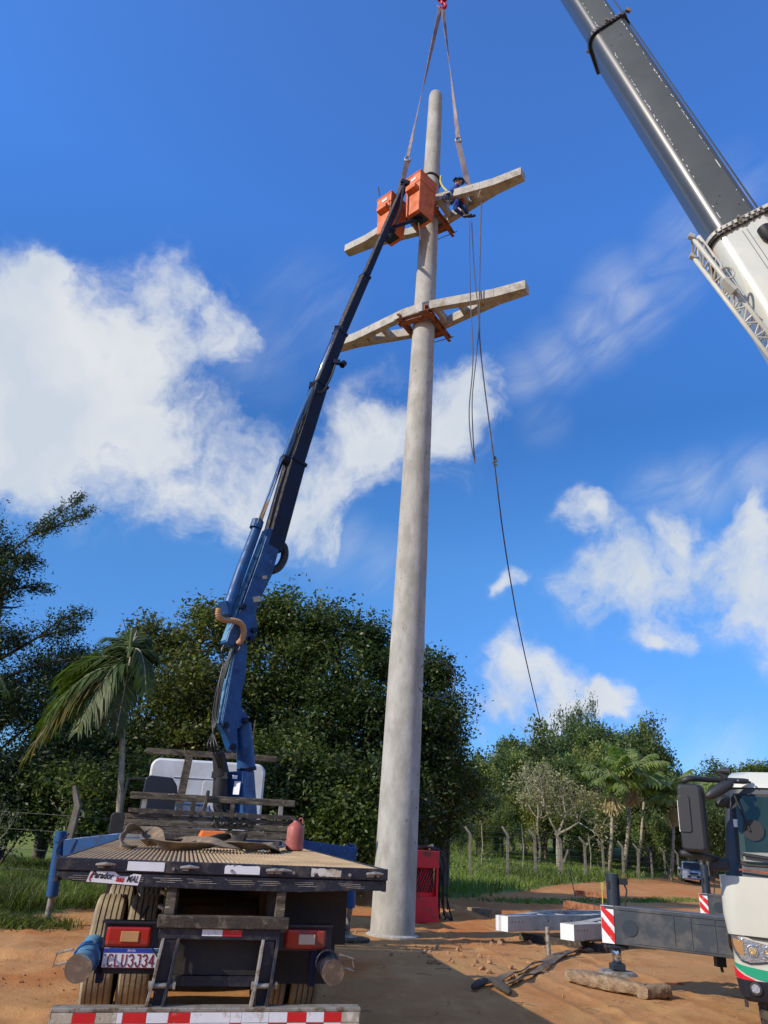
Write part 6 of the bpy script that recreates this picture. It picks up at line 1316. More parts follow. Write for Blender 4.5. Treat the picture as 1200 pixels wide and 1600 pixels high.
for i in range(5):
    so, lf = sect(Vector(BP[i]) - (Vector(BP[i + 1]) - Vector(BP[i])).normalized() * .3, BP[i + 1], BW[i][0], BW[i][1], navy_paint, label=['thickest telescopic section', 'second telescopic section', 'third telescopic section', 'fourth telescopic section', 'thin end section by the baskets'][i])
mb = MB(); mb.tube([(-2.055, 13.05, 8.308), (-1.887, 13.19, 9.321), (-1.672, 13.38, 10.34)], [.075, .07, .06], 12); x2 = part(mb, 'extension_cylinder', blue_paint, tk, world=True, smooth=True, auto=40)
mb = MB(); mb.tube([(-1.683, 13.37, 10.31), (-1.357, 13.66, 12.08)], .032, 10); part(mb, 'cylinder_rod', chrome, x2, world=True, smooth=True)
mb = MB(); mb.tube([(-2.097, 13.01, 8.371), (-1.977, 13.11, 8.35)], .10, 10); mb.box((-1.672, 13.38, 10.34), (.22, .14, .14)); mb.box((-1.319, 13.69, 12.12), (.20, .10, .13)); mb.box((-1.866, 13.21, 9.364), (.12, .1, .1)); part(mb, 'cylinder_gland', navy_paint, x2, world=True, bevel=.01)
mb = MB(); mb.tube([(-1.157, 13.65, 11.11), (-1.11, 13.69, 11.21)], .07, 12); mb.box((-1.268, 13.55, 11.12), (.16, .08, .10)); part(mb, 'winch_roller', navy_paint, tk, world=True)
mb = MB(); mb.tube(smooth_path([(-1.561, 13.24, 10.12), (-1.454, 13.33, 10.23), (-1.344, 13.43, 10.63), (-1.283, 13.48, 11)], 5), .02, 6); mb.tube(smooth_path([(-1.96, 12.89, 8.376), (-1.891, 12.95, 8.731), (-1.849, 12.99, 9.126), (-1.723, 13.1, 9.582), (-1.648, 13.16, 10.1)], 5), .02, 6); mb.tube([(-2.114, 12.75, 7.899), (-2.31, 12.58, 6.766)], .012, 5); part(mb, 'boom_hose', hose_m, tk, world=True, smooth=True)

for k, (i0, i1, off_) in enumerate(((0, 1, .19), (0, 2, .16), (1, 2, .165))):
    mb = MB(); d_ = (Vector(BP[i1]) - Vector(BP[i0])).normalized(); l_ = ax_s.cross(d_); l_ = -l_ if l_.x > 0 else l_
    pth = [Vector(BP[i0]) - ax_s * .06 + l_ * off_, Vector(BP[i0]).lerp(Vector(BP[i1]), .5) - ax_s * (.05 + .03 * k) + l_ * (off_ + .02), Vector(BP[i1]) - ax_s * .06 + l_ * (off_ - .02)]
    mb.tube(smooth_path(pth, 6), .013, 6); part(mb, 'boom_pipe', metal_worn if k == 1 else hose_m, tk, world=True, smooth=True)
for t_, w_ in ((.25, .16), (.62, .10)):
    c_ = Vector((-2.207, 12.72, 5.088)).lerp(Vector((-2.012, 12.9, 6.277)), t_) - ax_s * .004; mb = MB(); mb.box(c_, (w_, .006, w_ * .6), Matrix.Rotation(math.atan2(ax_s.y, ax_s.x) - R(90), 3, 'Z') @ Matrix.Rotation(R(-20), 3, 'Y')); part(mb, 'worn_decal', refl_worn, OB, world=True)

# work baskets
def basket(corner, dz, label, yaw):
    """corner: nearest top corner; box runs left-away and right-away from it"""
    c = Vector(corner); a = Vector((-.335, .33, 0)) * 1.12; b = Vector((.47, .46, 0)); H = dz
    if yaw: q = Matrix.Rotation(yaw, 3, 'Z'); a = q @ a; b = q @ b
    def ring(z, k):
        ce = c + (a + b) * .5; return [ce + (p - ce) * k + Vector((0, 0, z)) for p in (c, c + b, c + a + b, c + a)]
    r0, r1, r2 = ring(-H, .86), ring(-H * .25, .97), ring(-.02, 1.0)
    mb = MB(); mb.hexa(r0 + r1); bk_ = part(mb, 'work_basket', orange_f, tk, label, world=True, bevel=.02)
    mb = MB(); k1 = ring(-H * .25 + .001, 1.0); k2 = ring(0, 1.02); mb.hexa(k1 + k2); part(mb, 'basket_upper_band', orange_f, bk_, world=True, bevel=.015)
    mb = MB(); mb.hexa(ring(-.005, 1.06) + ring(.03, 1.06)); part(mb, 'basket_lip', rubber if False else orange_f, bk_, world=True, bevel=.01)
    mb = MB(); i0 = ring(.031, .9); i1 = ring(.034, .9); mb.hexa(i0 + i1); part(mb, 'basket_opening', soft_black, bk_, world=True)
    # step box on the left face
    nl = Vector((-b.x, -b.y, 0)).normalized(); p = c + a * .45 + Vector((0, 0, -H * .42)); al = a.normalized()
    mb = MB(); cc0 = p + nl * .07; mb.hexa([cc0 - al * .17 - nl * .10 + Vector((0, 0, -.09)), cc0 - al * .17 + nl * .05 + Vector((0, 0, -.05)), cc0 + al * .17 + nl * .05 + Vector((0, 0, -.05)), cc0 + al * .17 - nl * .10 + Vector((0, 0, -.09)), cc0 - al * .17 - nl * .10 + Vector((0, 0, .07)), cc0 - al * .17 + nl * .05 + Vector((0, 0, .07)), cc0 + al * .17 + nl * .05 + Vector((0, 0, .07)), cc0 + al * .17 - nl * .10 + Vector((0, 0, .07))]); part(mb, 'basket_step', orange_f, bk_, world=True, bevel=.01)
    p = c + a * .45 + Vector((0, 0, -H * .13)) + nl * .012; mb = MB(); mb.box(p, (.006, .17, .08), Matrix.Rotation(math.atan2(nl.y, nl.x), 3, 'Z')); part(mb, 'white_label', sticker_white, bk_, world=True)
    ce = c + (a + b) * .5 + Vector((0, 0, -H - .004)); mb = MB(); mb.box(ce, (.34, .38, .012), Matrix.Rotation(R(45) + yaw, 3, 'Z')); part(mb, 'floor_recess', soft_black, bk_, world=True)
    return ce
ceA = basket((0.343, 14.3, 17.95), 1.32, 'right orange basket, in front of the pole', 0)
ceB = basket((-0.3973, 14.75, 17.6), 1.22, 'left orange basket, partly behind the boom', 0.0)
mb = MB(); bt = Vector((-0.3639, 14.55, 16.08)); mb.tube([bt, ceA + Vector((0, 0, .03))], .045, 10); mb.tube([bt + Vector((.0, .1, 0)), ceB + Vector((0, 0, .03))], .05, 10); mb.tube([bt - Vector((.09, .05, 0)), bt + Vector((.12, .08, 0))], .075, 12); mb.box(ceA, (.16, .16, .12)); part(mb, 'basket_arm', navy_paint, tk, world=True)
mb = MB(); mb.tube(smooth_path([(-0.0819, 14.5, 17.62), (-0.1315, 14.5, 16.65), (-0.2535, 14.5, 16.15)], 4), .03, 6); mb.tube([(-0.708, 14.6, 17.27), (-0.7605, 14.6, 17.55)], .018, 5); part(mb, 'control_hose', hose_m, tk, world=True)
mb = MB(); mb.box((-0.0334, 14.62, 17.8), (.26, .14, .12), Matrix.Rotation(R(20), 3, 'Y')); mb.tube([(-0.1677, 14.55, 17.66), (0.0181, 14.5, 17.67)], .022, 6); part(mb, 'boom_head', navy_paint, tk, world=True, bevel=.01)
mb = MB(); mb.tube([(0.3639, 14.2, 15.99), (0.4409, 14.3, 15.52), (0.5045, 14.6, 15.32)], [.012, .016, .006], 5); single(mb, 'rope_tail', strap_m, 'pale thin rope tail hanging in front of the pole under the baskets', 'rope')

# ------------------------------------------------------------------ things lying on the deck
def dl(x, y, z=0): return TM4 @ Vector((x, y, z))
T3 = TM4.to_3x3()
def deck_strap(path, w, label, seed, tilt=.0):
    mb = MB(); rg = np.random.RandomState(seed); P = smooth_path([dl(*p) for p in path], 8); n = len(P)
    sd = [(T3 @ Vector((.15 * math.sin(i * .37 + seed), .75 + .3 * abs(math.sin(i * .21 + seed)), .55 * math.cos(i * .17 + seed * 1.3)))) for i in range(n)]
    mb.strip(P, w, .012, sd); return single(mb, 'webbing_strap', strap_m, label, 'strap')
deck_strap([(-.88, 2.0, .03), (-.98, 2.2, .07), (-.96, 2.5, .16), (-.80, 2.7, .17), (-.66, 2.5, .12), (-.62, 2.1, .06), (-.40, 1.95, .05), (-.1, 2.05, .06), (.18, 2.3, .08), (.26, 2.7, .12), (.14, 3.0, .13), (-.15, 2.7, .07), (-.5, 2.4, .05)], .17, 'wide dusty webbing sling folded in a loop on the left of the deck', 1)
deck_strap([(-.55, 2.8, .05), (-.2, 2.5, .09), (.05, 2.3, .09), (.3, 2.25, .07), (.5, 2.4, .05), (.66, 2.7, .05), (.5, 2.9, .06), (.3, 2.8, .04)], .14, 'second dusty webbing sling trailing right across the deck', 4)
deck_strap([(-.8, 3.0, .04), (-.5, 2.7, .08), (-.25, 2.9, .10), (0, 2.7, .06), (.3, 3.0, .05), (.5, 2.9, .05)], .13, 'third folded webbing sling behind the other two on the deck', 7)
mb = MB(); P = smooth_path([dl(.50, 2.5, .03), dl(.68, 2.9, .05), dl(.86, 3.7, .04)], 5); mb.strip(P, .10, .012, T3 @ Vector((1, 0, .3))); single(mb, 'webbing_strap', blue_light, 'bluish strap end running up the deck to the right', 'strap')
# jug
jm = TM4 @ Matrix.Translation((.97, 3.55, 0)) @ Matrix.Scale(.86, 4); jg = thing('fuel_jug', 'faded red plastic jug standing on the deck near its right edge', 'jug', jm)
mb = MB(); zs = [0, .015, .06, .10, .125, .15, .175, .20, .29, .33, .37, .385, .40]; rs = [.10, .125, .128, .122, .128, .122, .128, .124, .124, .105, .06, .045, .045]
mb.tube([(0, 0, z) for z in zs], rs, 20); part(mb, 'jug_body', jug_m, jg, smooth=True, auto=50)
mb = MB(); mb.tube([(-.01, 0, .40), (-.01, 0, .43)], .035, 12); part(mb, 'cap', rubber, jg)
mb = MB(); mb.tube(smooth_path([(.03, 0, .39), (.05, 0, .43), (.09, 0, .42), (.10, 0, .35)], 4), .012, 8); part(mb, 'handle', jug_m, jg, smooth=True)
# orange box on a pale board
om = TM4 @ Matrix.Translation((-.02, 4.3, .035)) @ Matrix.Rotation(R(8), 4, 'Z')
ob = thing('wheel_chock', 'orange plastic tapered block on a pale board near the headboard', 'chock', om)
mb = MB(); mb.hexa([(-.19, -.10, 0), (.19, -.10, 0), (.19, .12, 0), (-.19, .12, 0), (-.14, -.05, .14), (.17, -.05, .14), (.17, .08, .14), (-.14, .08, .14)]); part(mb, 'block', orange_p, ob, bevel=.015)
mb = MB(); mb.span(-.17, .17, -.105, -.098, .02, .03); part(mb, 'groove', ink_red, ob)
mb = MB(); mb.box(dl(.03, 4.15, .018), (.50, .16, .03), T3); single(mb, 'pale_board', wood_raw, 'pale short board under the orange block', 'board')
mb = MB(); mb.box(dl(-.45, 4.9, .06), (.55, .12, .11), T3); single(mb, 'dark_timber', wood_dark, 'dark timber piece left of the orange block against the headboard', 'timber', bevel=.015)
mb = MB(); mb.box(dl(.62, 4.6, .04), (.62, .20, .08), T3); single(mb, 'dark_wedge', navy_paint, 'dark blue flat block on the deck right of the orange block', 'block', bevel=.01)
mb = MB(); mb.box(dl(.27, 4.52, .045), (.07, .2, .09), T3); single(mb, 'wood_offcut', wood_raw, 'small yellow wood offcut right of the orange block', 'offcut')

# ------------------------------------------------------------------ mobile crane at the right edge
ang = math.atan2(-.5, .866)
CM = Matrix.Translation((3.63, 8.15, 0)) @ Matrix.Rotation(ang, 4, 'Z')
ck = thing('mobile_crane', 'white truck crane at the right edge with grey outriggers and tall boom', 'crane', CM)
CINV = CM.inverted()
def corner(z, w, r, bulge=.10, x1=2.5, back=2.1, inset=0.0, n=7):
    """plan outline of the cab: rounded left front corner, gently bowed front"""
    pts = []
    for k in range(n + 1):
        a = R(180 + 90 * k / n); pts.append((inset + r + r * math.cos(a), inset + r + r * math.sin(a)))
    for k in range(1, 5): pts.append((inset + r + (x1 - r) * k / 4, inset - bulge * math.sin(math.pi * k / 4 * .5) * .0))
    pts += [(x1, back), (inset, back)]
    return [(p[0], p[1], z) for p in pts]
def loft(levels, mats=0):
    mb = MB(); n = len(levels[0]); 
    for lv in levels: mb.V += lv
    for i in range(len(levels) - 1):
        for k in range(n):
            k2 = (k + 1) % n; mb.F.append((i * n + k, i * n + k2, (i + 1) * n + k2, (i + 1) * n + k)); mb.M.append(0)
    mb.F.append(tuple(range(n))[::-1]); mb.M.append(0); mb.F.append(tuple((len(levels) - 1) * n + k for k in range(n))); mb.M.append(0)
    return mb
ZB = 1.50
mb = loft([corner(.985, 0, .12, inset=-.012), corner(1.17, 0, .14, inset=-.035), corner(ZB, 0, .18, inset=-.035)]); cb = part(mb, 'cab_front_panel', cream, ck, smooth=True, auto=40)
mb = loft([corner(ZB - .02, 0, .2, inset=.012), corner(2.36, 0, .2, inset=.10)]); part(mb, 'cab_pillar_frame', grey_steel, ck, smooth=True, auto=40)
mb = loft([corner(2.34, 0, .2, inset=.07), corner(2.42, 0, .2, inset=.09), corner(2.50, 0, .2, inset=.17)]); part(mb, 'cab_roof', cream, ck, smooth=True, auto=40)
# windscreen: proud sheet in front of a dark interior
def ws(x, t): return (x, .012 + t * .088 - .012, ZB - .02 + t * .88)
def sc_poly(x0, x1, t0, t1, r, y):
    o_ = []
    for cx, cz, a0 in ((x1 - r, t1 - r, 0), (x0 + r, t1 - r, 90), (x0 + r, t0 + r, 180), (x1 - r, t0 + r, 270)):
        for k in range(6): a = R(a0 + 18 * k); u = cx + r * math.cos(a); v = cz + r * math.sin(a); o_.append((u, .010 + (v - ZB) / .86 * .088 + y, v))
    return o_
def sheet(pts, name, m_, parent, th=.006, label=None, bev=0):
    n = len(pts); mbp = MB(); mbp.V = list(pts) + [(p[0], p[1] + th, p[2]) for p in pts]; mbp.F = [tuple(range(n)), tuple(range(n, 2 * n))[::-1]] + [((i + 1) % n, i, n + i, n + (i + 1) % n) for i in range(n)]; mbp.M = [0] * len(mbp.F)
    return part(mbp, name, m_, parent, label, bevel=bev)
sheet(sc_poly(.16, 2.34, 1.60, 2.28, .07, -.012), 'windscreen_seal', rubber, ck)
interior = mat('cab_interior', (0.10, 0.125, 0.12), .8, var=.7, scale=1.1)
sheet(sc_poly(.20, 2.30, 1.625, 2.255, .06, -.018), 'windscreen_backing', interior, ck)
gl = sheet(sc_poly(.20, 2.30, 1.625, 2.255, .06, -.030), 'windscreen', glass, ck, .004)
sheet(sc_poly(.20, .25, 1.64, 2.24, .02, -.0235), 'a_pillar_lining', mat('pale_lining', (.25, .27, .26), .6), gl, .002)
sheet([(.22, .012 - .0235, 1.64), (2.28, .012 - .0235, 1.64), (2.28, .012 - .0165, 1.735), (1.2, .012 - .0165, 1.75), (.60, .012 - .0165, 1.735), (.22, .012 - .0165, 1.72)], 'dashboard', mat('dusty_dashboard', (.24, .26, .24), .8, var=.3), gl, .002)
mb = MB(); cx_, cz_ = .34, 1.93; mb.tube([(cx_, .010 + .044 - .040, cz_), (cx_, .010 + .044 - .045, cz_)], .10, 24); part(mb, 'round_sun_shade', ink_black, gl, smooth=True, auto=40)
mb = MB(); mb.tube([(.20, -.04 + .05, 2.27), (.25, -.03 + .04, 2.10), (.31, -.045 + .045, 1.92)], .012, 6); part(mb, 'hanging_cable', rubber, gl)
mb = MB(); mb.box((.185, -.012 + .05, 1.99), (.045, .004, .075)); part(mb, 'pillar_sticker', sticker_white, gl)
mb = MB(); mb.tube([(.22, -.055, 1.70), (.6, -.06, 1.665), (1.0, -.07, 1.63)], .016, 6); mb.tube([(1.0, -.07, 1.63), (1.05, -.03, 1.56)], .02, 6); part(mb, 'wiper', rubber, ck)
mb = MB(); mb.tube([(.17, -.03, 1.56), (.6, -.035, 1.535), (1.6, -.045, 1.515)], .010, 5); part(mb, 'scuttle_seam', rust, ck)
# seams on the cream panel
mb = MB(); mb.tube([(.62, -.030, 1.48), (.70, -.032, 1.34), (.76, -.03, 1.20)], .006, 4); mb.tube([(.0, .10, 1.0), (.2, -.014, .978), (1.4, -.02, .92)], .008, 5); part(mb, 'panel_seam', rubber, ck)
# lower front: headlight block, stripes, bumper
mb = loft([corner(.655, 0, .10, inset=.025), corner(.987, 0, .10, inset=.012)]); part(mb, 'lower_front', cream, ck, smooth=True, auto=40)
def front_y(x, z):
    ins = .012 + (.985 - z) * .045; r = .10; d = min(max(x - ins, 0.0), r); return ins + r - math.sqrt(max(0, r * r - (r - d) ** 2)) if d < r else ins
def band(top, bot, name, m_, parent, eps=.004, th=.006, label=None):
    """panel wrapped round the front corner, given as upper and lower outline (x, z) lists"""
    xa = max(top[0][0], bot[0][0]); xb = min(top[-1][0], bot[-1][0]); n = 36; mbp = MB(); vs = []
    xs_ = [xa + (xb - xa) * (i / n) ** 1.6 for i in range(n + 1)]
    for x in xs_:
        zt = float(np.interp(x, [p[0] for p in top], [p[1] for p in top])); zb_ = min(zt - .001, float(np.interp(x, [p[0] for p in bot], [p[1] for p in bot])))
        for k in range(4):
            z = zb_ + (zt - zb_) * k / 3; vs.append((x - eps * (1 if x < .12 else 0), front_y(x, z) - eps - .006, z))
    for i in range(n):
        for k in range(3): mbp.F.append((i * 4 + k, (i + 1) * 4 + k, (i + 1) * 4 + k + 1, i * 4 + k + 1)); mbp.M.append(0)
    mbp.V = vs; return part(mbp, name, m_, parent, label, smooth=True)
hd_ = band([(.018, .985), (.15, .955), (.35, .92), (2.0, .80)], [(.018, .90), (.05, .83), (.10, .765), (.16, .745), (.24, .755), (.32, .772), (2.0, .66)], 'headlight', lamp_chrome, ck, .004)
band([(.018, .912), (.05, .842), (.10, .777), (.16, .757), (.24, .767), (.32, .784), (2.0, .675)], [(.018, .90), (.05, .83), (.10, .765), (.16, .745), (.24, .755), (.32, .772), (2.0, .66)], 'headlight_trim', grey_dark, hd_, .010)
band([(.045, .955), (.125, .935)], [(.045, .905), (.065, .845), (.125, .805)], 'indicator', amber_lens, hd_, .010)
Y0 = front_y(.5, .85)
for lx_ in (.205, .345):
    mb = MB(); mb.tube([(lx_, Y0 - .010, .858), (lx_, Y0 - .022, .858)], [.058, .053], 24); part(mb, 'lamp_ring', lamp_chrome, hd_, smooth=True, auto=40)
    mb = MB(); mb.tube([(lx_, Y0 - .022, .858), (lx_, Y0 - .030, .858)], [.036, .032], 20); part(mb, 'lamp_bulb', lamp_bulb, hd_, smooth=True, auto=40)
    mb = MB()
    for k in range(16): a = k / 16 * 6.283; mb.box((lx_ + math.cos(a) * .046, Y0 - .024, .858 + math.sin(a) * .046), (.007, .005, .010), Matrix.Rotation(-a, 3, 'Y'))
    part(mb, 'lamp_ring_marks', ink_black, hd_)
band([(.016, .985), (.15, .955), (.35, .92), (2.0, .80)], [(.016, .90), (.05, .83), (.10, .765), (.16, .745), (.24, .755), (.32, .772), (2.0, .66)], 'lamp_cover', lens_clear, hd_, .034)
band([(.02, .745), (.15, .722), (.6, .68), (2.4, .64)], [(.02, .728), (.05, .70), (.12, .658), (.20, .632), (.32, .612), (2.4, .55)], 'green_stripe', green_p, ck, .004)
band([(.018, .712), (.05, .684), (.12, .643), (.19, .619)], [(.018, .622), (.10, .614), (.19, .610)], 'red_stripe', red_p, ck, .005)
mb = loft([corner(.56, 0, .10, inset=.031), corner(.66, 0, .10, inset=.026)]); part(mb, 'bumper_top', cream, ck, smooth=True, auto=40)
mb = loft([corner(.44, 0, .10, inset=.07), corner(.47, 0, .10, inset=.038), corner(.612, 0, .10, inset=.020)]); bp = part(mb, 'bumper', soft_black, ck, smooth=True, auto=40)
mb = MB(); mb.tube([(.19, .030, .55), (.19, .006, .55)], [.058, .054], 24); part(mb, 'fog_lamp_bezel', plastic_dk, bp, smooth=True, auto=40)
mb = MB(); mb.tube([(.19, .008, .55), (.19, -.004, .55)], [.040, .036], 22); part(mb, 'fog_lamp', lamp_chrome, bp, smooth=True, auto=40)
mb = MB(); mb.box((.02, .30, .56), (.02, .09, .05)); part(mb, 'side_marker', amber_lens, ck, bevel=.004)
mb = MB(); mb.span(.07, .10, .10, .14, .38, .45); mb.span(.1, 2.3, .18, .5, .42, .52); part(mb, 'tow_fitting', black_dirty, ck)
# cab shell behind
mb = MB(); mb.span(.0, 2.5, 2.1, 2.3, .5, 2.45); part(mb, 'cab_back', cream, ck)
# front wheel with chunky blocks
mb = tyre_mesh(.56, .36, 3); mb.V = [(v[0] + .36, v[1] + .74, v[2] + .53) for v in mb.V]; fw = part(mb, 'tyre', [tyre_dark, tyre_dark], ck, smooth=True, auto=35)
mb = MB()
for k in range(34):
    a = k / 34 * 6.283
    for j, xo in enumerate((-.135, -.045, .045, .135)):
        aa = a + (.09 if j % 2 else 0); q = Matrix.Rotation(aa, 3, 'X'); mb.box(Vector((.36 + xo, .74, .53)) + q @ Vector((0, .562, 0)), (.078, .022, .086), q @ Matrix.Rotation(.35 * (1 if j % 2 else -1), 3, 'Y'))
part(mb, 'tread_blocks', tyre_dark, fw)
mb = MB(); mb.tube([(.21, .74, .53), (.17, .74, .53)], [.30, .22], 22); part(mb, 'rim', rim_m, fw)
for ax_ in (2.6, 5.6, 7.0, 8.4):
    for s_ in (.45, 2.15):
        mb = tyre_mesh(.56, .36, 3, 30); mb.V = [(v[0] + s_, v[1] + ax_, v[2] + .52) for v in mb.V]; part(mb, 'tyre', [tyre_dark, tyre_dark], ck, smooth=True, auto=35)
mb = MB(); mb.span(.75, 1.85, 1.2, 10.2, .65, 1.15); part(mb, 'chassis', grey_steel, ck, bevel=.02)
mb = MB(); mb.span(.15, 2.45, 3.0, 10.4, 1.18, 1.30); part(mb, 'carrier_deck', grey_steel, ck, bevel=.02)
# mirrors
mi_ = thing_dummy = None
def mpoly(x0, x1, z0, z1, r): return [(p[0], p[1]) for p in rrect(x0, x1, z0, z1, r)]
mc = [CINV @ Vector(p) for p in ((3.151, 7.9, 2.318), (3.318, 7.9, 1.689))]
mx, my, mz0, mz1 = mc[0].x, mc[0].y, mc[1].z, mc[0].z
print('mirror local', mc)
mb = MB(); mb.prism(mpoly(mx, mx + .235, mz0, mz1, .05), (0, my, 0), (1, .1, 0), (0, 0, 1), (.02, .13, 0)); mr = part(mb, 'mirror_housing', plastic_dk, ck, bevel=.03, smooth=True, auto=50)
mb = MB(); mb.prism(mpoly(mx + .005, mx + .12, mz0 + .17, mz1 - .11, .03), (0, my - .012, 0), (1, .1, 0), (0, 0, 1), (0, .02, 0)); part(mb, 'mirror_panel', plastic_dk, mr, bevel=.01)
mb = MB(); mb.span(mx - .002, mx + .012, my - .014, my + .02, mz0 + .18, mz1 - .16); part(mb, 'side_lamp', refl_white, mr)
ar = [CINV @ Vector(p) for p in ((3.193, 7.9, 2.339), (3.5, 7.95, 2.381), (3.967, 8, 2.396))]
mb = MB(); mb.tube(smooth_path([ar[0] + Vector((.02, 0, .0)), ar[0] + Vector((.10, 0, .03)), ar[1], ar[2]], 5), [.02] + [.030] * 14 + [.02], 8); part(mb, 'mirror_upper_arm', plastic_dk, ck, smooth=True)
am = [CINV @ Vector(p) for p in ((3.14, 7.9, 1.672), (3.355, 7.95, 1.662), (3.592, 8.05, 1.634))]
mb = MB(); mb.tube(am, [.03, .04, .025], 8); part(mb, 'mirror_lower_arm', plastic_dk, ck, smooth=True)
bb = CINV @ Vector((3.581, 8.05, 1.593)); mb = MB(); mb.box(bb, (.17, .12, .12)); part(mb, 'mirror_bracket', plastic_dk, ck, bevel=.03)
e0, e1 = CINV @ Vector((3.395, 7.8, 2.195)), CINV @ Vector((3.691, 7.8, 2.359))
mb = MB(); mb.tube([e0.lerp(e1, t) for t in (0, .06, .2, .5, .8, .94, 1)], [.015, .034, .050, .056, .050, .034, .015], 14); kf = part(mb, 'kerb_mirror', plastic_dk, ck, smooth=True)
kf.scale = (1, 1, 1)
e2, e3 = CINV @ Vector((3.57, 7.95, 2.141)), CINV @ Vector((3.714, 8, 2.225))
mb = MB(); mb.tube([e2.lerp(e3, t) for t in (0, .3, .7, 1)], [.02, .055, .06, .03], 12); mb.tube([e3, CINV @ Vector((3.724, 8.05, 2.13))], .022, 8); mb.tube([e1 + Vector((-.06, 0, .03)), e1 + Vector((-.13, 0, .10)), e1 + Vector((-.02, 0, .10))], .035, 8); part(mb, 'small_mirror', plastic_dk, ck, smooth=True)
mb = MB()
for p in ((3.808, 7.93, 2.39), (3.948, 7.96, 2.402)): c_ = CINV @ Vector(p); mb.tube([c_, c_ + Vector((0, -.02, 0))], .010, 8)
part(mb, 'arm_bolt', refl_white, ck)
# outriggers
def outrig(Lft, jtop, foot_on, label, D):
    """beam from the striped box end at world point to the carrier flank"""
    L0 = Vector(Lft); lat = Vector((.866, -.5, 0)); aw = Vector((.5, .866, 0))
    zt, zb = L0.z, L0.z - .46
    def wb(u0, u1, v0, v1, z0, z1): return [L0 + lat * a + aw * b + Vector((0, 0, c - L0.z)) for a, b, c in ((u0, v0, z0), (u1, v0, z0), (u1, v1, z0), (u0, v1, z0), (u0, v0, z1), (u1, v0, z1), (u1, v1, z1), (u0, v1, z1))]
    mb = MB(); mb.hexa(wb(.0, 2.15, .0, .30, zb, zt)); bm = part(mb, 'outrigger_beam', grey_steel, ck, label, world=True, bevel=.012)
    mb = MB(); mb.hexa(wb(1.86, 2.6, -.04, .36, zb - .08, zt + .05)); mb.hexa(wb(1.84, 1.90, -.07, -.03, zb - .02, zt + .10)); part(mb, 'outrigger_housing', grey_steel, ck, world=True, bevel=.015)
    mb = MB(); mb.hexa(wb(.0, 1.84, -.012, .0, zt - .045, zt - .01)); mb.hexa(wb(.42, 1.80, -.010, .0, zb + .035, zb + .05))
    for u in (.92, 1.13, 1.42, 1.78): mb.hexa(wb(u, u + .015, -.010, .0, zb + .05, zt - .045))
    mb.hexa(wb(1.13, 1.78, -.010, .0, zt - .115, zt - .10)); part(mb, 'beam_rib', grey_steel, bm, world=True)
    mb = MB(); c_ = L0 + lat * .37 + Vector((0, 0, -.25)); mb.tube([c_ - aw * .012, c_ + aw * .01], .10, 24); part(mb, 'beam_disc', grey_dark, bm, world=True)
    # red and white chevrons on the end plate
    pw = .165; ph = zt - zb
    z_ = [(-.01, refl_white)]
    mb = MB(); mb.hexa(wb(-.004, pw, -.008, -.001, zb + .005, zt - .005)); part(mb, 'stripe_plate', refl_white, bm, world=True)
    for s0 in (.17, -.16):
        poly = []; a0, a1 = s0 + .0, s0 + .13
        pts = [(0, zb + ph * (.62 + s0 * 1.35)), (pw, zb + ph * (.22 + s0 * 1.35)), (pw, zb + ph * (.50 + s0 * 1.35)), (0, zb + ph * (.90 + s0 * 1.35))]
        pts = [(a, min(max(b, zb + .005), zt - .005)) for a, b in pts]
        mbp = MB(); P = [L0 + lat * a + Vector((0, 0, b - L0.z)) - aw * .010 for a, b in pts]; mbp.V = [tuple(v) for v in P] + [tuple(v - aw * .003) for v in P]
        mbp.F = [(0, 1, 2, 3), (7, 6, 5, 4)] + [((i + 1) % 4, i, 4 + i, 4 + (i + 1) % 4) for i in range(4)]; mbp.M = [0] * 6; part(mbp, 'red_stripe', refl_red, bm, world=True)
    jc = L0 + lat * .14 + aw * .15
    mb = MB(); mb.tube([(jc.x, jc.y, zb - .02), (jc.x, jc.y, jtop)], .088, 24); mb.tube([(jc.x, jc.y, jtop - .10), (jc.x, jc.y, jtop - .085)], .092, 24); jk = part(mb, 'jack_cylinder', grey_dark, ck, world=True, smooth=True, auto=40)
    mb = MB(); q = Vector((jc.x, jc.y, 0)) + lat * .14; mb.box((q.x, q.y, zt + .30), (.10, .10, .08)); mb.tube([(q.x, q.y, zt + .3), (q.x + .04, q.y - .02, zt + .2), (q.x + .01, q.y, zt)], .012, 6); mb.box((jc.x - .07, jc.y - .06, zt + .25), (.03, .02, .10)); part(mb, 'jack_valve', plastic_dk, jk, world=True)
    mb = MB(); mb.tube([(jc.x, jc.y, foot_on + .10), (jc.x, jc.y, zb)], .062, 20); part(mb, 'jack_rod', chrome, jk, world=True, smooth=True)
    mb = MB(); mb.box((jc.x, jc.y, foot_on + .085), (.18, .16, .07)); mb.box((jc.x, jc.y, zb - .03), (.26, .26, .04)); mb.tube([(jc.x - .1, jc.y, foot_on + .09), (jc.x + .1, jc.y, foot_on + .09)], .04, 10); part(mb, 'jack_shoe', grey_dark, jk, world=True, bevel=.01)
    mb = MB(); mb.tube([(jc.x, jc.y, foot_on), (jc.x, jc.y, foot_on + .035)], [.26, .22], 28); part(mb, 'jack_float', metal_worn, jk, world=True, smooth=True, auto=40)
    return jc
jc1 = outrig((3.341, 11.35, 0.9903), (3.521, 11.4, 1.379)[2], .175, 'near grey outrigger beam with red and white stripes', 0)
jc2 = outrig((7.429, 17.9, 0.9951), 1.56, .06, 'far grey outrigger beam with red and white stripes', 0)
mb = MB(); a = jc2; mb.box((a.x, a.y, .0), (.9, .35, .13), Matrix.Rotation(R(20), 3, 'Z')); single(mb, 'timber_block', wood_raw, 'timber under the far grey outrigger foot', 'timber', bevel=.015)
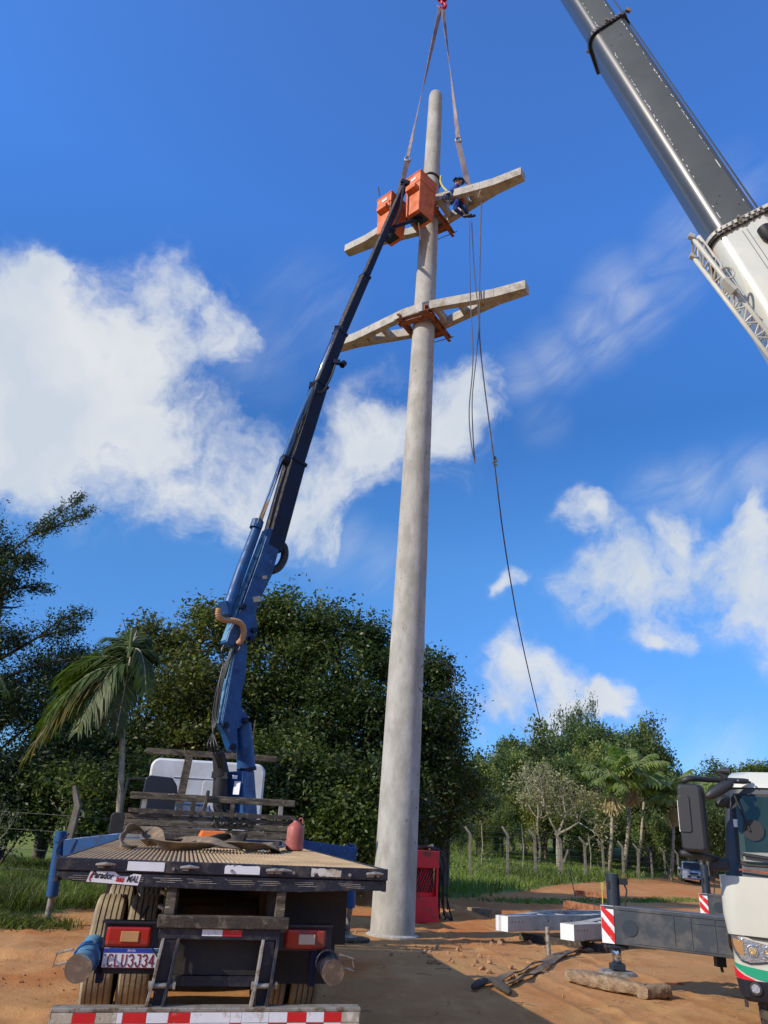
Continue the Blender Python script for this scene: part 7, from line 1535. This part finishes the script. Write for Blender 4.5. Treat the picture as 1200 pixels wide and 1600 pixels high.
# hanging fittings under the beam root
mb = MB(); p = Vector((4.712, 10.9, 0.4579)); mb.box(p, (.12, .10, .12)); mb.tube([p, p + Vector((.02, 0, -.12))], .02, 6); part(mb, 'hanging_bracket', grey_dark, ck, world=True)
# log under the near jack: a curved lens-like timber and an end piece
gzj = gz(jc1.x, jc1.y)
l0, l1, l2 = Vector((2.977, 11.75, 0)), Vector((3.405, 11.22, 0)), Vector((3.714, 10.86, 0))
def logm(path, ws_, hs_, seed, seg=14):
    mb = MB(); P = smooth_path(path, 5); n = len(P); rg = np.random.RandomState(seed); vs = []
    for i, p in enumerate(P):
        t = i / (n - 1); d = (P[min(i + 1, n - 1)] - P[max(i - 1, 0)]).normalized(); s = d.cross(Vector((0, 0, 1))).normalized(); w = np.interp(t, [k / (len(ws_) - 1) for k in range(len(ws_))], ws_); h = np.interp(t, [k / (len(hs_) - 1) for k in range(len(hs_))], hs_)
        for k in range(seg):
            a = 2 * math.pi * k / seg; ca, sa = math.cos(a), math.sin(a); e = .55
            x = math.copysign(abs(ca) ** e, ca) * w / 2 + rg.normal() * .006; z = math.copysign(abs(sa) ** e, sa) * h / 2 + rg.normal() * .005
            vs.append(p + s * x + Vector((0, 0, z)))
    fs = [(i * seg + k, i * seg + (k + 1) % seg, (i + 1) * seg + (k + 1) % seg, (i + 1) * seg + k) for i in range(n - 1) for k in range(seg)]
    fs += [tuple(range(seg))[::-1], tuple((n - 1) * seg + k for k in range(seg))]; mb.add(vs, fs); return mb
for p in (l0, l1, l2): p.z = gzj + .085
mb = logm([l0, l0.lerp(l1, .6), l1.lerp(l2, .3), l2], [.20, .36, .38, .24, .17], [.13, .17, .17, .15, .14], 3); single(mb, 'timber_log', wood_raw, 'worn curved timber log under the near grey outrigger foot', 'log', smooth=True, auto=50)
a, b = Vector((3.633, 10.79, 0)), Vector((4.02, 11.01, 0)); a.z = b.z = gzj + .075
mb = logm([a, a.lerp(b, .5), b], [.19, .22, .2], [.14, .15, .15], 5); single(mb, 'timber_block', wood_raw, 'short end block at the right end of the curved log', 'timber', smooth=True, auto=50)
mb = MB(); mb.tube([Vector((4.18, 11.46, 0)) + Vector((0, 0, .10)), Vector((4.481, 11.57, 0)) + Vector((0, 0, .09))], .012, 6); single(mb, 'rebar', rust, 'thin rusty bar poking out right of the log', 'bar')
# boom
TIP = Vector((0.4257, 15.7, 41.87)); BA = Vector((7.835, 13, 15.47)); bd_ = (TIP - BA).normalized(); PIV = BA - bd_ * ((BA.z - 3.3) / bd_.z)
print('boom', BA, TIP, PIV)
vw = (BA - Vector((0, 0, 1.6))).normalized(); sdv = bd_.cross(vw).normalized()       # across the boom as seen from the yard
if sdv.x < 0: sdv = -sdv
fv = sdv.cross(bd_).normalized()
if fv.dot(vw) > 0: fv = -fv                                                             # fv: boom belly side, facing the yard
def rot_ax(v, a): return (Matrix.Rotation(a, 3, bd_) @ v)
bel = rot_ax(fv, R(14)); lat_ = bd_.cross(bel).normalized()
if lat_.x < 0: lat_ = -lat_
def bsect(a, b, w, mats, label, k=1.0):
    """flat belly towards the viewer, rounded left flank, deep box behind"""
    pr = []; hw = w / 2; dp = w * 1.15
    pr = [(hw * .80, 0), (hw * .97, -.05 * w), (hw, -.16 * w), (hw, -dp + .1 * w), (hw * .85, -dp), (-hw * .85, -dp), (-hw, -dp + .1 * w)]
    for t in np.linspace(0, math.pi / 2, 8): pr.append((-hw * .42 - math.cos(t) * hw * .58, -.30 * w + math.sin(t) * .30 * w))
    n = len(pr); mbp = MB(); A, B = Vector(a), Vector(b); vs = [A + lat_ * x + bel * y for x, y in pr] + [B + lat_ * x + bel * y for x, y in pr]
    mbp.V = [tuple(v) for v in vs]; mbp.F = [((i + 1) % n, i, n + i, n + (i + 1) % n) for i in range(n)] + [tuple(range(n)), tuple(range(n, 2 * n))[::-1]]
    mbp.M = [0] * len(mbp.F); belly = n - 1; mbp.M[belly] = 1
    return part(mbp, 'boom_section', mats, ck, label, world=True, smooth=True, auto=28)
L1 = (TIP - BA).length
WB, WM, WT = 1.40, 1.09, .88
S0 = bsect(PIV, BA, WB, [cream, cream], 'cream white base boom section')
c2 = Vector((5.949, 14.35, 24.01)); c2 = BA + bd_ * (c2 - BA).dot(bd_)
cS = Vector((0, 0, 0)) + bel * (-.10)
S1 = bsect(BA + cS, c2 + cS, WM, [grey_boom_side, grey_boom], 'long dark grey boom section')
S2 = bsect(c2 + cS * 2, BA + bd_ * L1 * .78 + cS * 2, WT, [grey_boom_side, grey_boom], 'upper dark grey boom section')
S3 = bsect(BA + bd_ * L1 * .78 + cS * 3, TIP + cS * 3 + bel * .3, .75, [cream, cream], 'boom head section out of sight above')
def collar(c, w, m_, parent, t=.10):
    mb = MB(); hw = w / 2 + .06
    pr = [(hw, .05), (hw + .04, -.3), (hw, -w * 1.2), (-hw, -w * 1.2), (-hw - .03, -.35 * w)] + [(-hw * .42 - math.cos(q) * hw * .60, -.28 * w + math.sin(q) * (.30 * w + .06)) for q in np.linspace(.2, math.pi / 2, 6)]
    n = len(pr); A = Vector(c) - bd_ * t / 2; B = Vector(c) + bd_ * t / 2
    mb.V = [tuple(A + lat_ * x + bel * y) for x, y in pr] + [tuple(B + lat_ * x + bel * y) for x, y in pr]; mb.F = [((i + 1) % n, i, n + i, n + (i + 1) % n) for i in range(n)] + [tuple(range(n)), tuple(range(n, 2 * n))[::-1]]; mb.M = [0] * len(mb.F)
    part(mb, 'boom_collar', m_, parent, world=True, bevel=.01)
    mb = MB()
    for x, y, s_ in ((hw + .10, .0, .16), (.10, .10, .12), (-hw - .02, -.42 * w, .14)): mb.box(c + lat_ * x + bel * y + bd_ * .02, (s_, s_ * .6, s_ * .7), Matrix.Rotation(.5, 3, 'Y'))
    for k in range(9): mb.box(c + lat_ * (-hw * .6 + k * hw * .17) + bel * .075, (.07, .03, .07))
    part(mb, 'collar_fittings', metal_worn, parent, world=True, bevel=.01)
collar(BA, WB, cream2, S0, .10); collar(BA - bd_ * .12, WB * .995, grey_dark, S0, .03); collar(c2 + cS, WM, grey_dark, S1, .13)
mb = MB(); mb.box(BA - lat_ * (WB * .5 + .06) - bd_ * .35 - bel * .3, (.10, .14, .5)); part(mb, 'red_lamp', red_lens, S0, world=True)
mb = MB(); q = BA + lat_ * .38 - bd_ * .95 + bel * .10; mb.tube([q, q + bd_ * .14, q + bd_ * .36], [.09, .15, .15], 14); mb.tube([q - bd_ * .2, q], .05, 8); mb.tube([q - bd_ * .2, q - bd_ * .45 + lat_ * .1, q - bd_ * 1.2 + lat_ * .3], .012, 5); part(mb, 'boom_work_lamp', rubber, S0, world=True, smooth=True, auto=50)
rg = np.random.RandomState(66); mb = MB()      # wear and residue along the belly edges
for (A, B, w, n_) in ((BA + cS, c2 + cS, WM, 130), (c2 + cS * 2, BA + bd_ * L1 * .5 + cS * 2, WT, 60)):
    for k in range(n_):
        e = -w * .5 * .36 if k % 2 else w * .5 * .76; t = (rg.rand() ** .8 if k % 3 else min(1, abs(.55 + rg.normal() * .12))); p = A.lerp(B, t) + lat_ * (e + rg.normal() * .006) + bel * .003; l = rg.uniform(.015, .09) * (3 if rg.rand() < .12 else 1)
        mb.beam(p, p + bd_ * l, rg.uniform(.006, .020), .004, lat_)
part(mb, 'residue_flakes', flake, S1, world=True)
mb = MB()
for t, e in ((.06, .3), (.10, -.1), (.12, .05), (.92, .2), (.9, -.15)): p = BA.lerp(c2, t) + cS + lat_ * e + bel * .002; mb.tube([p, p + bel * .006], .022, 8)
part(mb, 'bolt_hole', ink_black, S1, world=True)
mb = MB(); mb.tube([BA + lat_ * (WM * .5 + .08) - bel * .3, c2 + lat_ * (WM * .5 + .07) - bel * .3, TIP + lat_ * .5 - bel * .3], .02, 6); mb.tube([BA + lat_ * (WM * .5 + .12) - bel * .4, TIP + lat_ * .6 - bel * .4], .014, 6); part(mb, 'boom_cable', hose_m, ck, world=True)
mb = MB(); mb.tube([BA + lat_ * (WB * .5 + .1) - bel * .1 - bd_ * .1, BA + lat_ * (WB * .5 + .28) - bel * .1 - bd_ * 3], .045, 8); part(mb, 'side_rod', refl_white, S0, world=True)
mb = MB()
for x in (.02, .12): mb.tube([BA + lat_ * x - bd_ * .3 + bel * .006, BA + lat_ * (x + .02) - bd_ * 2.5 + bel * .006], .008, 4)
part(mb, 'panel_seam', rubber, S0, world=True)
mb = MB(); mb.tube([TIP + bel * .5, AP + Vector((-.08, 0, .75))], .016, 6); mb.tube([TIP + bel * .5 + lat_ * .12, AP + Vector((.08, 0, .75))], .016, 6); part(mb, 'hoist_rope', hose_m, ck, world=True)
# turret
tc_ = Vector((PIV.x, PIV.y, 0)); mb = MB(); mb.box(tc_ + Vector((-.6, .3, 2.3)), (2.0, 2.6, 1.9), Matrix.Rotation(ang, 3, 'Z')); part(mb, 'turret', cream, ck, world=True, bevel=.05)
mb = MB(); mb.tube([tc_ + Vector((-1.2, .6, 1.25)), tc_ + Vector((-1.2, .6, 1.6))], .9, 28); part(mb, 'slew_ring', grey_dark, ck, world=True)
mb = MB(); mb.tube([tc_ + Vector((-1.4, .5, 2.2)), PIV + bd_ * 5 + bel * .1], .17, 16); part(mb, 'luffing_cylinder', cream, ck, world=True, smooth=True)
# stowed lattice jib along the left flank
JL = [(6.612, 12.71, 14.62), (7.482, 13.08, 13.79), (8.633, 13.63, 12.55)]
def lat_pts(x0, y0, x1, y1, D): pass
ja0, ja1 = Vector((6.504, 12.56, 14.48)), Vector((8.608, 13.2, 11.8)); jb0, jb1 = Vector((6.643, 12.89, 14.22)), Vector((8.278, 13.24, 11.7)); jd = Vector(vw.x, ) if False else vw
jc0, jc1_ = ja0 + vw * .55 + Vector((.12, 0, .02)), ja1 + vw * .55
mb = MB()
for a, b in ((ja0, ja1), (jb0, jb1), (jc0, jc1_)): mb.tube([a, b, b + (b - a) * .6], .050, 8)
lj = part(mb, 'jib_chord', cream2, ck, world=True, smooth=True)
mb = MB(); n = 11
for k in range(n * 2):
    t = k / (n * 2 - 1) * 1.35; t2 = (k + 1) / (n * 2 - 1) * 1.35
    a, b, c_ = ja0.lerp(ja1, t), jb0.lerp(jb1, t), jc0.lerp(jc1_, t); a2, b2, c2_ = ja0.lerp(ja1, t2), jb0.lerp(jb1, t2), jc0.lerp(jc1_, t2)
    if k % 2 == 0: mb.tube([a, b], .026, 6); mb.tube([b, a2], .022, 6); mb.tube([a, c2_], .022, 6); mb.tube([c_, b2], .020, 6)
    else: mb.tube([a, b2], .022, 6); mb.tube([c_, a2], .022, 6)
part(mb, 'jib_lacing', cream2, lj, world=True)
mb = MB()
for p in (ja0, jb0): mb.tube([p - Vector((.07, 0, -.03)), p + Vector((.05, 0, -.02))], .075, 8)
m0 = ja0.lerp(ja1, .36); mb.box(m0 + Vector((.04, 0, -.18)), (.10, .2, .36), Matrix.Rotation(R(-35), 3, 'Y')); mb.tube([m0 + Vector((.05, 0, .2)) + Vector((math.cos(a) * .16, 0, math.sin(a) * .16)) for a in np.linspace(0, 6.28, 13)], .03, 6); mb.tube([ja0.lerp(ja1, .3), BA - lat_ * WB * .5 - bd_ * .8], .045, 6); mb.tube([ja0.lerp(ja1, .62), BA - lat_ * WB * .5 - bd_ * 2.3], .045, 6); part(mb, 'jib_bracket', cream2, lj, world=True)

# ------------------------------------------------------------------ webbing on the ground, machine, car

def onground(pts, dz=.02): return [Vector((p[0], p[1], gz(p[0], p[1]) + dz)) for p in pts]
def gstrap(pts, label, dz, w=.08, seed=0):
    P = smooth_path([tuple(p) for p in pts], 7); P = onground(P, dz); n = len(P); rg = np.random.RandomState(seed)
    for i, p in enumerate(P): p.z += .02 * abs(math.sin(i * .55 + seed))
    sd = [Vector((-.7, .7, .55 * math.sin(i * .33 + seed))) for i in range(n)]
    mb = MB(); mb.strip(P, w, .016, sd); return mb, P
mb, P = gstrap([(1.685, 10.92, 0), (2.206, 11.85, 0), (2.814, 13.01, 0), (3.521, 14.28, -0), (4.049, 15.23, -0), (4.482, 16.24, 0), (4.622, 16.13, 0), (4.622, 15.6, 0)], '', .035, .085, 1)
single(mb, 'webbing_strap', strap_m, 'darker upper webbing strap stretched over the dirt, from loop to sleeve', 'strap')
mb, P2 = gstrap([(1.869, 10.82, 0), (2.06, 11.07, 0), (2.672, 12.37, 0), (3.265, 13.67, 0), (3.908, 14.92, -0), (4.318, 15.37, 0)], '', .03, .085, 2)
single(mb, 'webbing_strap', strap_m, 'paler lower webbing strap stretched over the dirt beside the darker one', 'strap')
mb, P3 = gstrap([(4.224, 15.92, 0), (4.814, 17.1, 0), (4.877, 16.45, 0), (4.622, 15.6, 0), (4.461, 15.87, 0)], '', .05, .08, 3)
single(mb, 'webbing_strap', sleeve_m, 'black loop at the far end of the straps on the dirt', 'strap')
for a, b, lab in (((1.709, 10.98, 0), (1.461, 10.42, 0), 'black sleeve end of the upper strap on the dirt'), ((1.797, 10.97, 0), (1.877, 10.25, 0), 'black sleeve end of the lower strap on the dirt')):
    P = onground([a, Vector(a).lerp(Vector(b), .5), b], .05); mb = MB()
    mb.tube(smooth_path([P[0], P[1], P[2]], 4), [.02, .035, .045, .045, .045, .04, .04, .035, .02], 8); mb.tube(smooth_path([P[0] + Vector((.03, .08, .0)), P[1] + Vector((.03, .08, .01)), P[2] + Vector((.02, .05, 0))], 4), [.02, .03, .04, .04, .04, .04, .04, .03, .02], 8)
    single(mb, 'strap_sleeve', sleeve_m, lab, 'strap end', smooth=True)
# red machine behind the pole
gm_ = Matrix.Translation((1.30, 18.9, gz(1.3, 18.5))) @ Matrix.Rotation(R(38), 4, 'Z')
g = thing('welding_machine', 'red machine with mesh side panel and draped cables behind the pole foot', 'machine', gm_)
mb = MB(); mb.hexa([(-.50, -.40, 0), (.42, -.40, 0), (.42, .45, 0), (-.50, .45, 0), (-.47, -.37, .52), (.39, -.37, .52), (.39, .42, .52), (-.47, .42, .52)]); part(mb, 'lower_case', gen_red, g, bevel=.015)
mb = MB()
for x0, x1, y0, y1 in ((-.47, -.40, -.37, -.30), (.32, .39, -.37, -.30), (-.47, -.40, .35, .42), (.32, .39, .35, .42)): mb.span(x0, x1, y0, y1, .52, 1.10)
mb.span(-.40, .32, -.30, -.29, .52, .60); part(mb, 'frame_post', gen_red, g, bevel=.006)
mb = MB(); mb.span(-.38, .30, -.26, .34, .52, 1.10); part(mb, 'dark_core', black_dirty, g)
mb = MB(); mb.span(-.48, .40, -.38, .43, 1.10, 1.46); part(mb, 'upper_case', gen_red, g, bevel=.015)
mb = MB()
for k in range(-9, 10):
    for sg in (-1, 1):
        x0 = -.04 + k * .08; a_ = Vector((x0, -.33, .60)); b_ = Vector((x0 + sg * .28, -.33, 1.10))
        if a_.x < -.40: continue
        if b_.x < -.40 or b_.x > .32 or a_.x > .32: continue
        mb.tube([a_, b_], .009, 4)
        a2 = Vector((.33, a_.x, a_.z)); b2 = Vector((.33, b_.x, b_.z)); mb.tube([a2, b2], .009, 4)
part(mb, 'mesh_panel', gen_red, g)
rg = np.random.RandomState(8)
cab_m = [hose_m, hose_m, rubber, hose_m, rope_m]
for k in range(13):
    x = .05 + rg.uniform(0, .35); y = rg.uniform(-.36, .36); sx = .50 + rg.uniform(0, .25)
    mb = MB(); mb.tube(smooth_path([(x - .5, y + rg.uniform(-.1, .1), 1.50), (x, y, 1.54), (sx, y - .05, 1.40 + rg.uniform(-.05, .05)), (sx + .04, y - .08, .9), (sx + rg.uniform(0, .05), y - .1, .45 + rg.uniform(-.2, .1)), (sx + .10, y - .05, .05 + rg.uniform(0, .3)), (sx + .22, y - .2, .06), (sx + .10, y - .25, .25), (sx + .02, y - .2, .6)][: 9 if k % 3 == 0 else 6], 5), .016, 6)
    part(mb, 'cable', cab_m[k % 5], g, smooth=True)
mb = MB(); mb.tube([(.3, -.1, 1.52), (.42, -.1, 1.56)], .05, 8); mb.tube([(.1, .1, 1.5), (.0, .1, 1.72), (-.02, .15, 1.85)], [.05, .035, .02], 7); part(mb, 'cable_clamp', metal_worn, g)
# car
cmx = Matrix.Translation((27.2, 66.2, gz(27.2, 66.2))) @ Matrix.Rotation(R(-18), 4, 'Z')
cr = thing('parked_car', 'silver-blue off-road car facing the camera on the dirt road', 'car', cmx)
def sect_(y, hw, z0, z1, r=.12): return [(-hw, y, z0), (-hw - .02, y, (z0 + z1) / 2), (-hw + r * .5, y, z1 - r * .3), (-hw + r * 1.4, y, z1), (hw - r * 1.4, y, z1), (hw - r * .5, y, z1 - r * .3), (hw + .02, y, (z0 + z1) / 2), (hw, y, z0)]
lv = [sect_(-.05, .78, .42, .80), sect_(.12, .88, .38, .98), sect_(1.1, .92, .36, 1.10), sect_(2.2, .92, .36, 1.08), sect_(4.2, .92, .36, 1.08), sect_(4.5, .88, .42, 1.0)]
mb = loft(lv); part(mb, 'body', car_silver, cr, smooth=True, auto=35)
lv = [sect_(1.05, .84, 1.05, 1.08), sect_(1.75, .74, 1.05, 1.66, .1), sect_(3.2, .74, 1.05, 1.70, .1), sect_(4.3, .78, 1.05, 1.2)]
mb = loft(lv); cbn = part(mb, 'cabin', car_silver, cr, smooth=True, auto=35)
mb = MB(); mb.hexa([(-.72, 1.06, 1.12), (.72, 1.06, 1.12), (.72, 1.08, 1.12), (-.72, 1.08, 1.12), (-.62, 1.66, 1.60), (.62, 1.66, 1.60), (.62, 1.68, 1.60), (-.62, 1.68, 1.60)]); part(mb, 'windscreen', soft_black, cbn)
for s in (-1, 1):
    mb = MB(); mb.span(s * .60 - .16, s * .60 + .16, -.03, .10, .72, .90); part(mb, 'headlight', lamp_chrome, cr, bevel=.02)
    mb = MB(); mb.hexa([(s * .80, 1.6, 1.14), (s * .83, 1.6, 1.14), (s * .83, 3.4, 1.14), (s * .80, 3.4, 1.14), (s * .72, 1.85, 1.55), (s * .75, 1.85, 1.55), (s * .75, 3.2, 1.55), (s * .72, 3.2, 1.55)]); part(mb, 'side_window', soft_black, cbn)
    mb = MB(); mb.box((s * 1.0, 1.3, 1.12), (.20, .12, .16)); part(mb, 'wing_mirror', car_silver, cr, bevel=.03)
    for y_ in (.75, 3.6):
        mb = MB(); mb.tube([(s * .72, y_, .36), (s * .95, y_, .36)], .36, 22); wv_ = part(mb, 'wheel', tyre_dark, cr, smooth=True, auto=40)
        mb = MB(); mb.tube([(s * .94, y_, .36), (s * .965, y_, .36)], .21, 16); part(mb, 'rim', rim_m, wv_)
mb = MB(); mb.span(-.48, .48, -.05, .0, .50, .66); mb.span(-.34, .34, -.06, -.04, .72, .86); part(mb, 'grille', soft_black, cr)
mb = MB(); mb.span(-.22, .22, -.075, -.06, .50, .60); part(mb, 'number_plate', sticker_white, cr)
mb = MB(); mb.span(-.80, .80, -.06, .06, .40, .49); part(mb, 'bumper', car_silver, cr, bevel=.02)

# ------------------------------------------------------------------ housekeeping: loose pieces become parts of their own; specks too small to pick apart are stuff
STUFF = {'bolt_hole', 'casting_scar', 'collar_fittings', 'residue_flakes', 'rivet', 'scratches', 'plate_mark', 'arm_bolt', 'jib_lacing', 'mesh_panel', 'tread_blocks', 'lamp_ring_marks', 'limb_foliage', 'sparse_foliage'}
SPLIT = {'brace', 'cylinder_gland', 'ear', 'frame_post', 'jack_hose', 'jack_shoe', 'jack_valve', 'jib_bracket', 'small_mirror', 'cable_clamp', 'pivot_bolt', 'subframe', 'back_panel', 'headboard_sill', 'boom_hose', 'jib_chord', 'tow_fitting', 'hanging_cable', 'boom_cable', 'hoist_rope', 'air_tank', 'chassis', 'wire_guide', 'hoop', 'air_hose', 'cross_member', 'hydraulic_hose', 'lamp_wire'}
for o in list(bpy.data.objects):
    if o.type != 'MESH' or o.parent is None: continue
    nm = o.name.split('.')[0]
    if nm in STUFF: o['kind'] = 'stuff'
    if nm in SPLIT and not o.children:
        me = o.data; n = len(me.vertices); par = list(range(n))
        def find(a):
            while par[a] != a: par[a] = par[par[a]]; a = par[a]
            return a
        for e in me.edges:
            a, b = find(e.vertices[0]), find(e.vertices[1])
            if a != b: par[a] = b
        isl = {}
        for p in me.polygons: isl.setdefault(find(p.vertices[0]), []).append(p.index)
        if len(isl) < 2 or len(isl) > 14: continue
        first = True; parent = o.parent; lab = o.get('label')
        for key, fl in list(isl.items()):
            vi = sorted({v for f in fl for v in me.polygons[f].vertices}); mp_ = {v: i for i, v in enumerate(vi)}
            m2 = bpy.data.meshes.new(nm); m2.from_pydata([tuple(me.vertices[v].co) for v in vi], [], [[mp_[v] for v in me.polygons[f].vertices] for f in fl])
            for q in me.materials: m2.materials.append(q)
            m2.polygons.foreach_set('use_smooth', [me.polygons[f].use_smooth for f in fl]); m2.polygons.foreach_set('material_index', [me.polygons[f].material_index for f in fl])
            if any(me.polygons[f].use_smooth for f in fl): m2.set_sharp_from_angle(angle=R(40))
            m2.update(); c = o.copy(); c.data = m2; COL.objects.link(c)
        bpy.data.objects.remove(o)
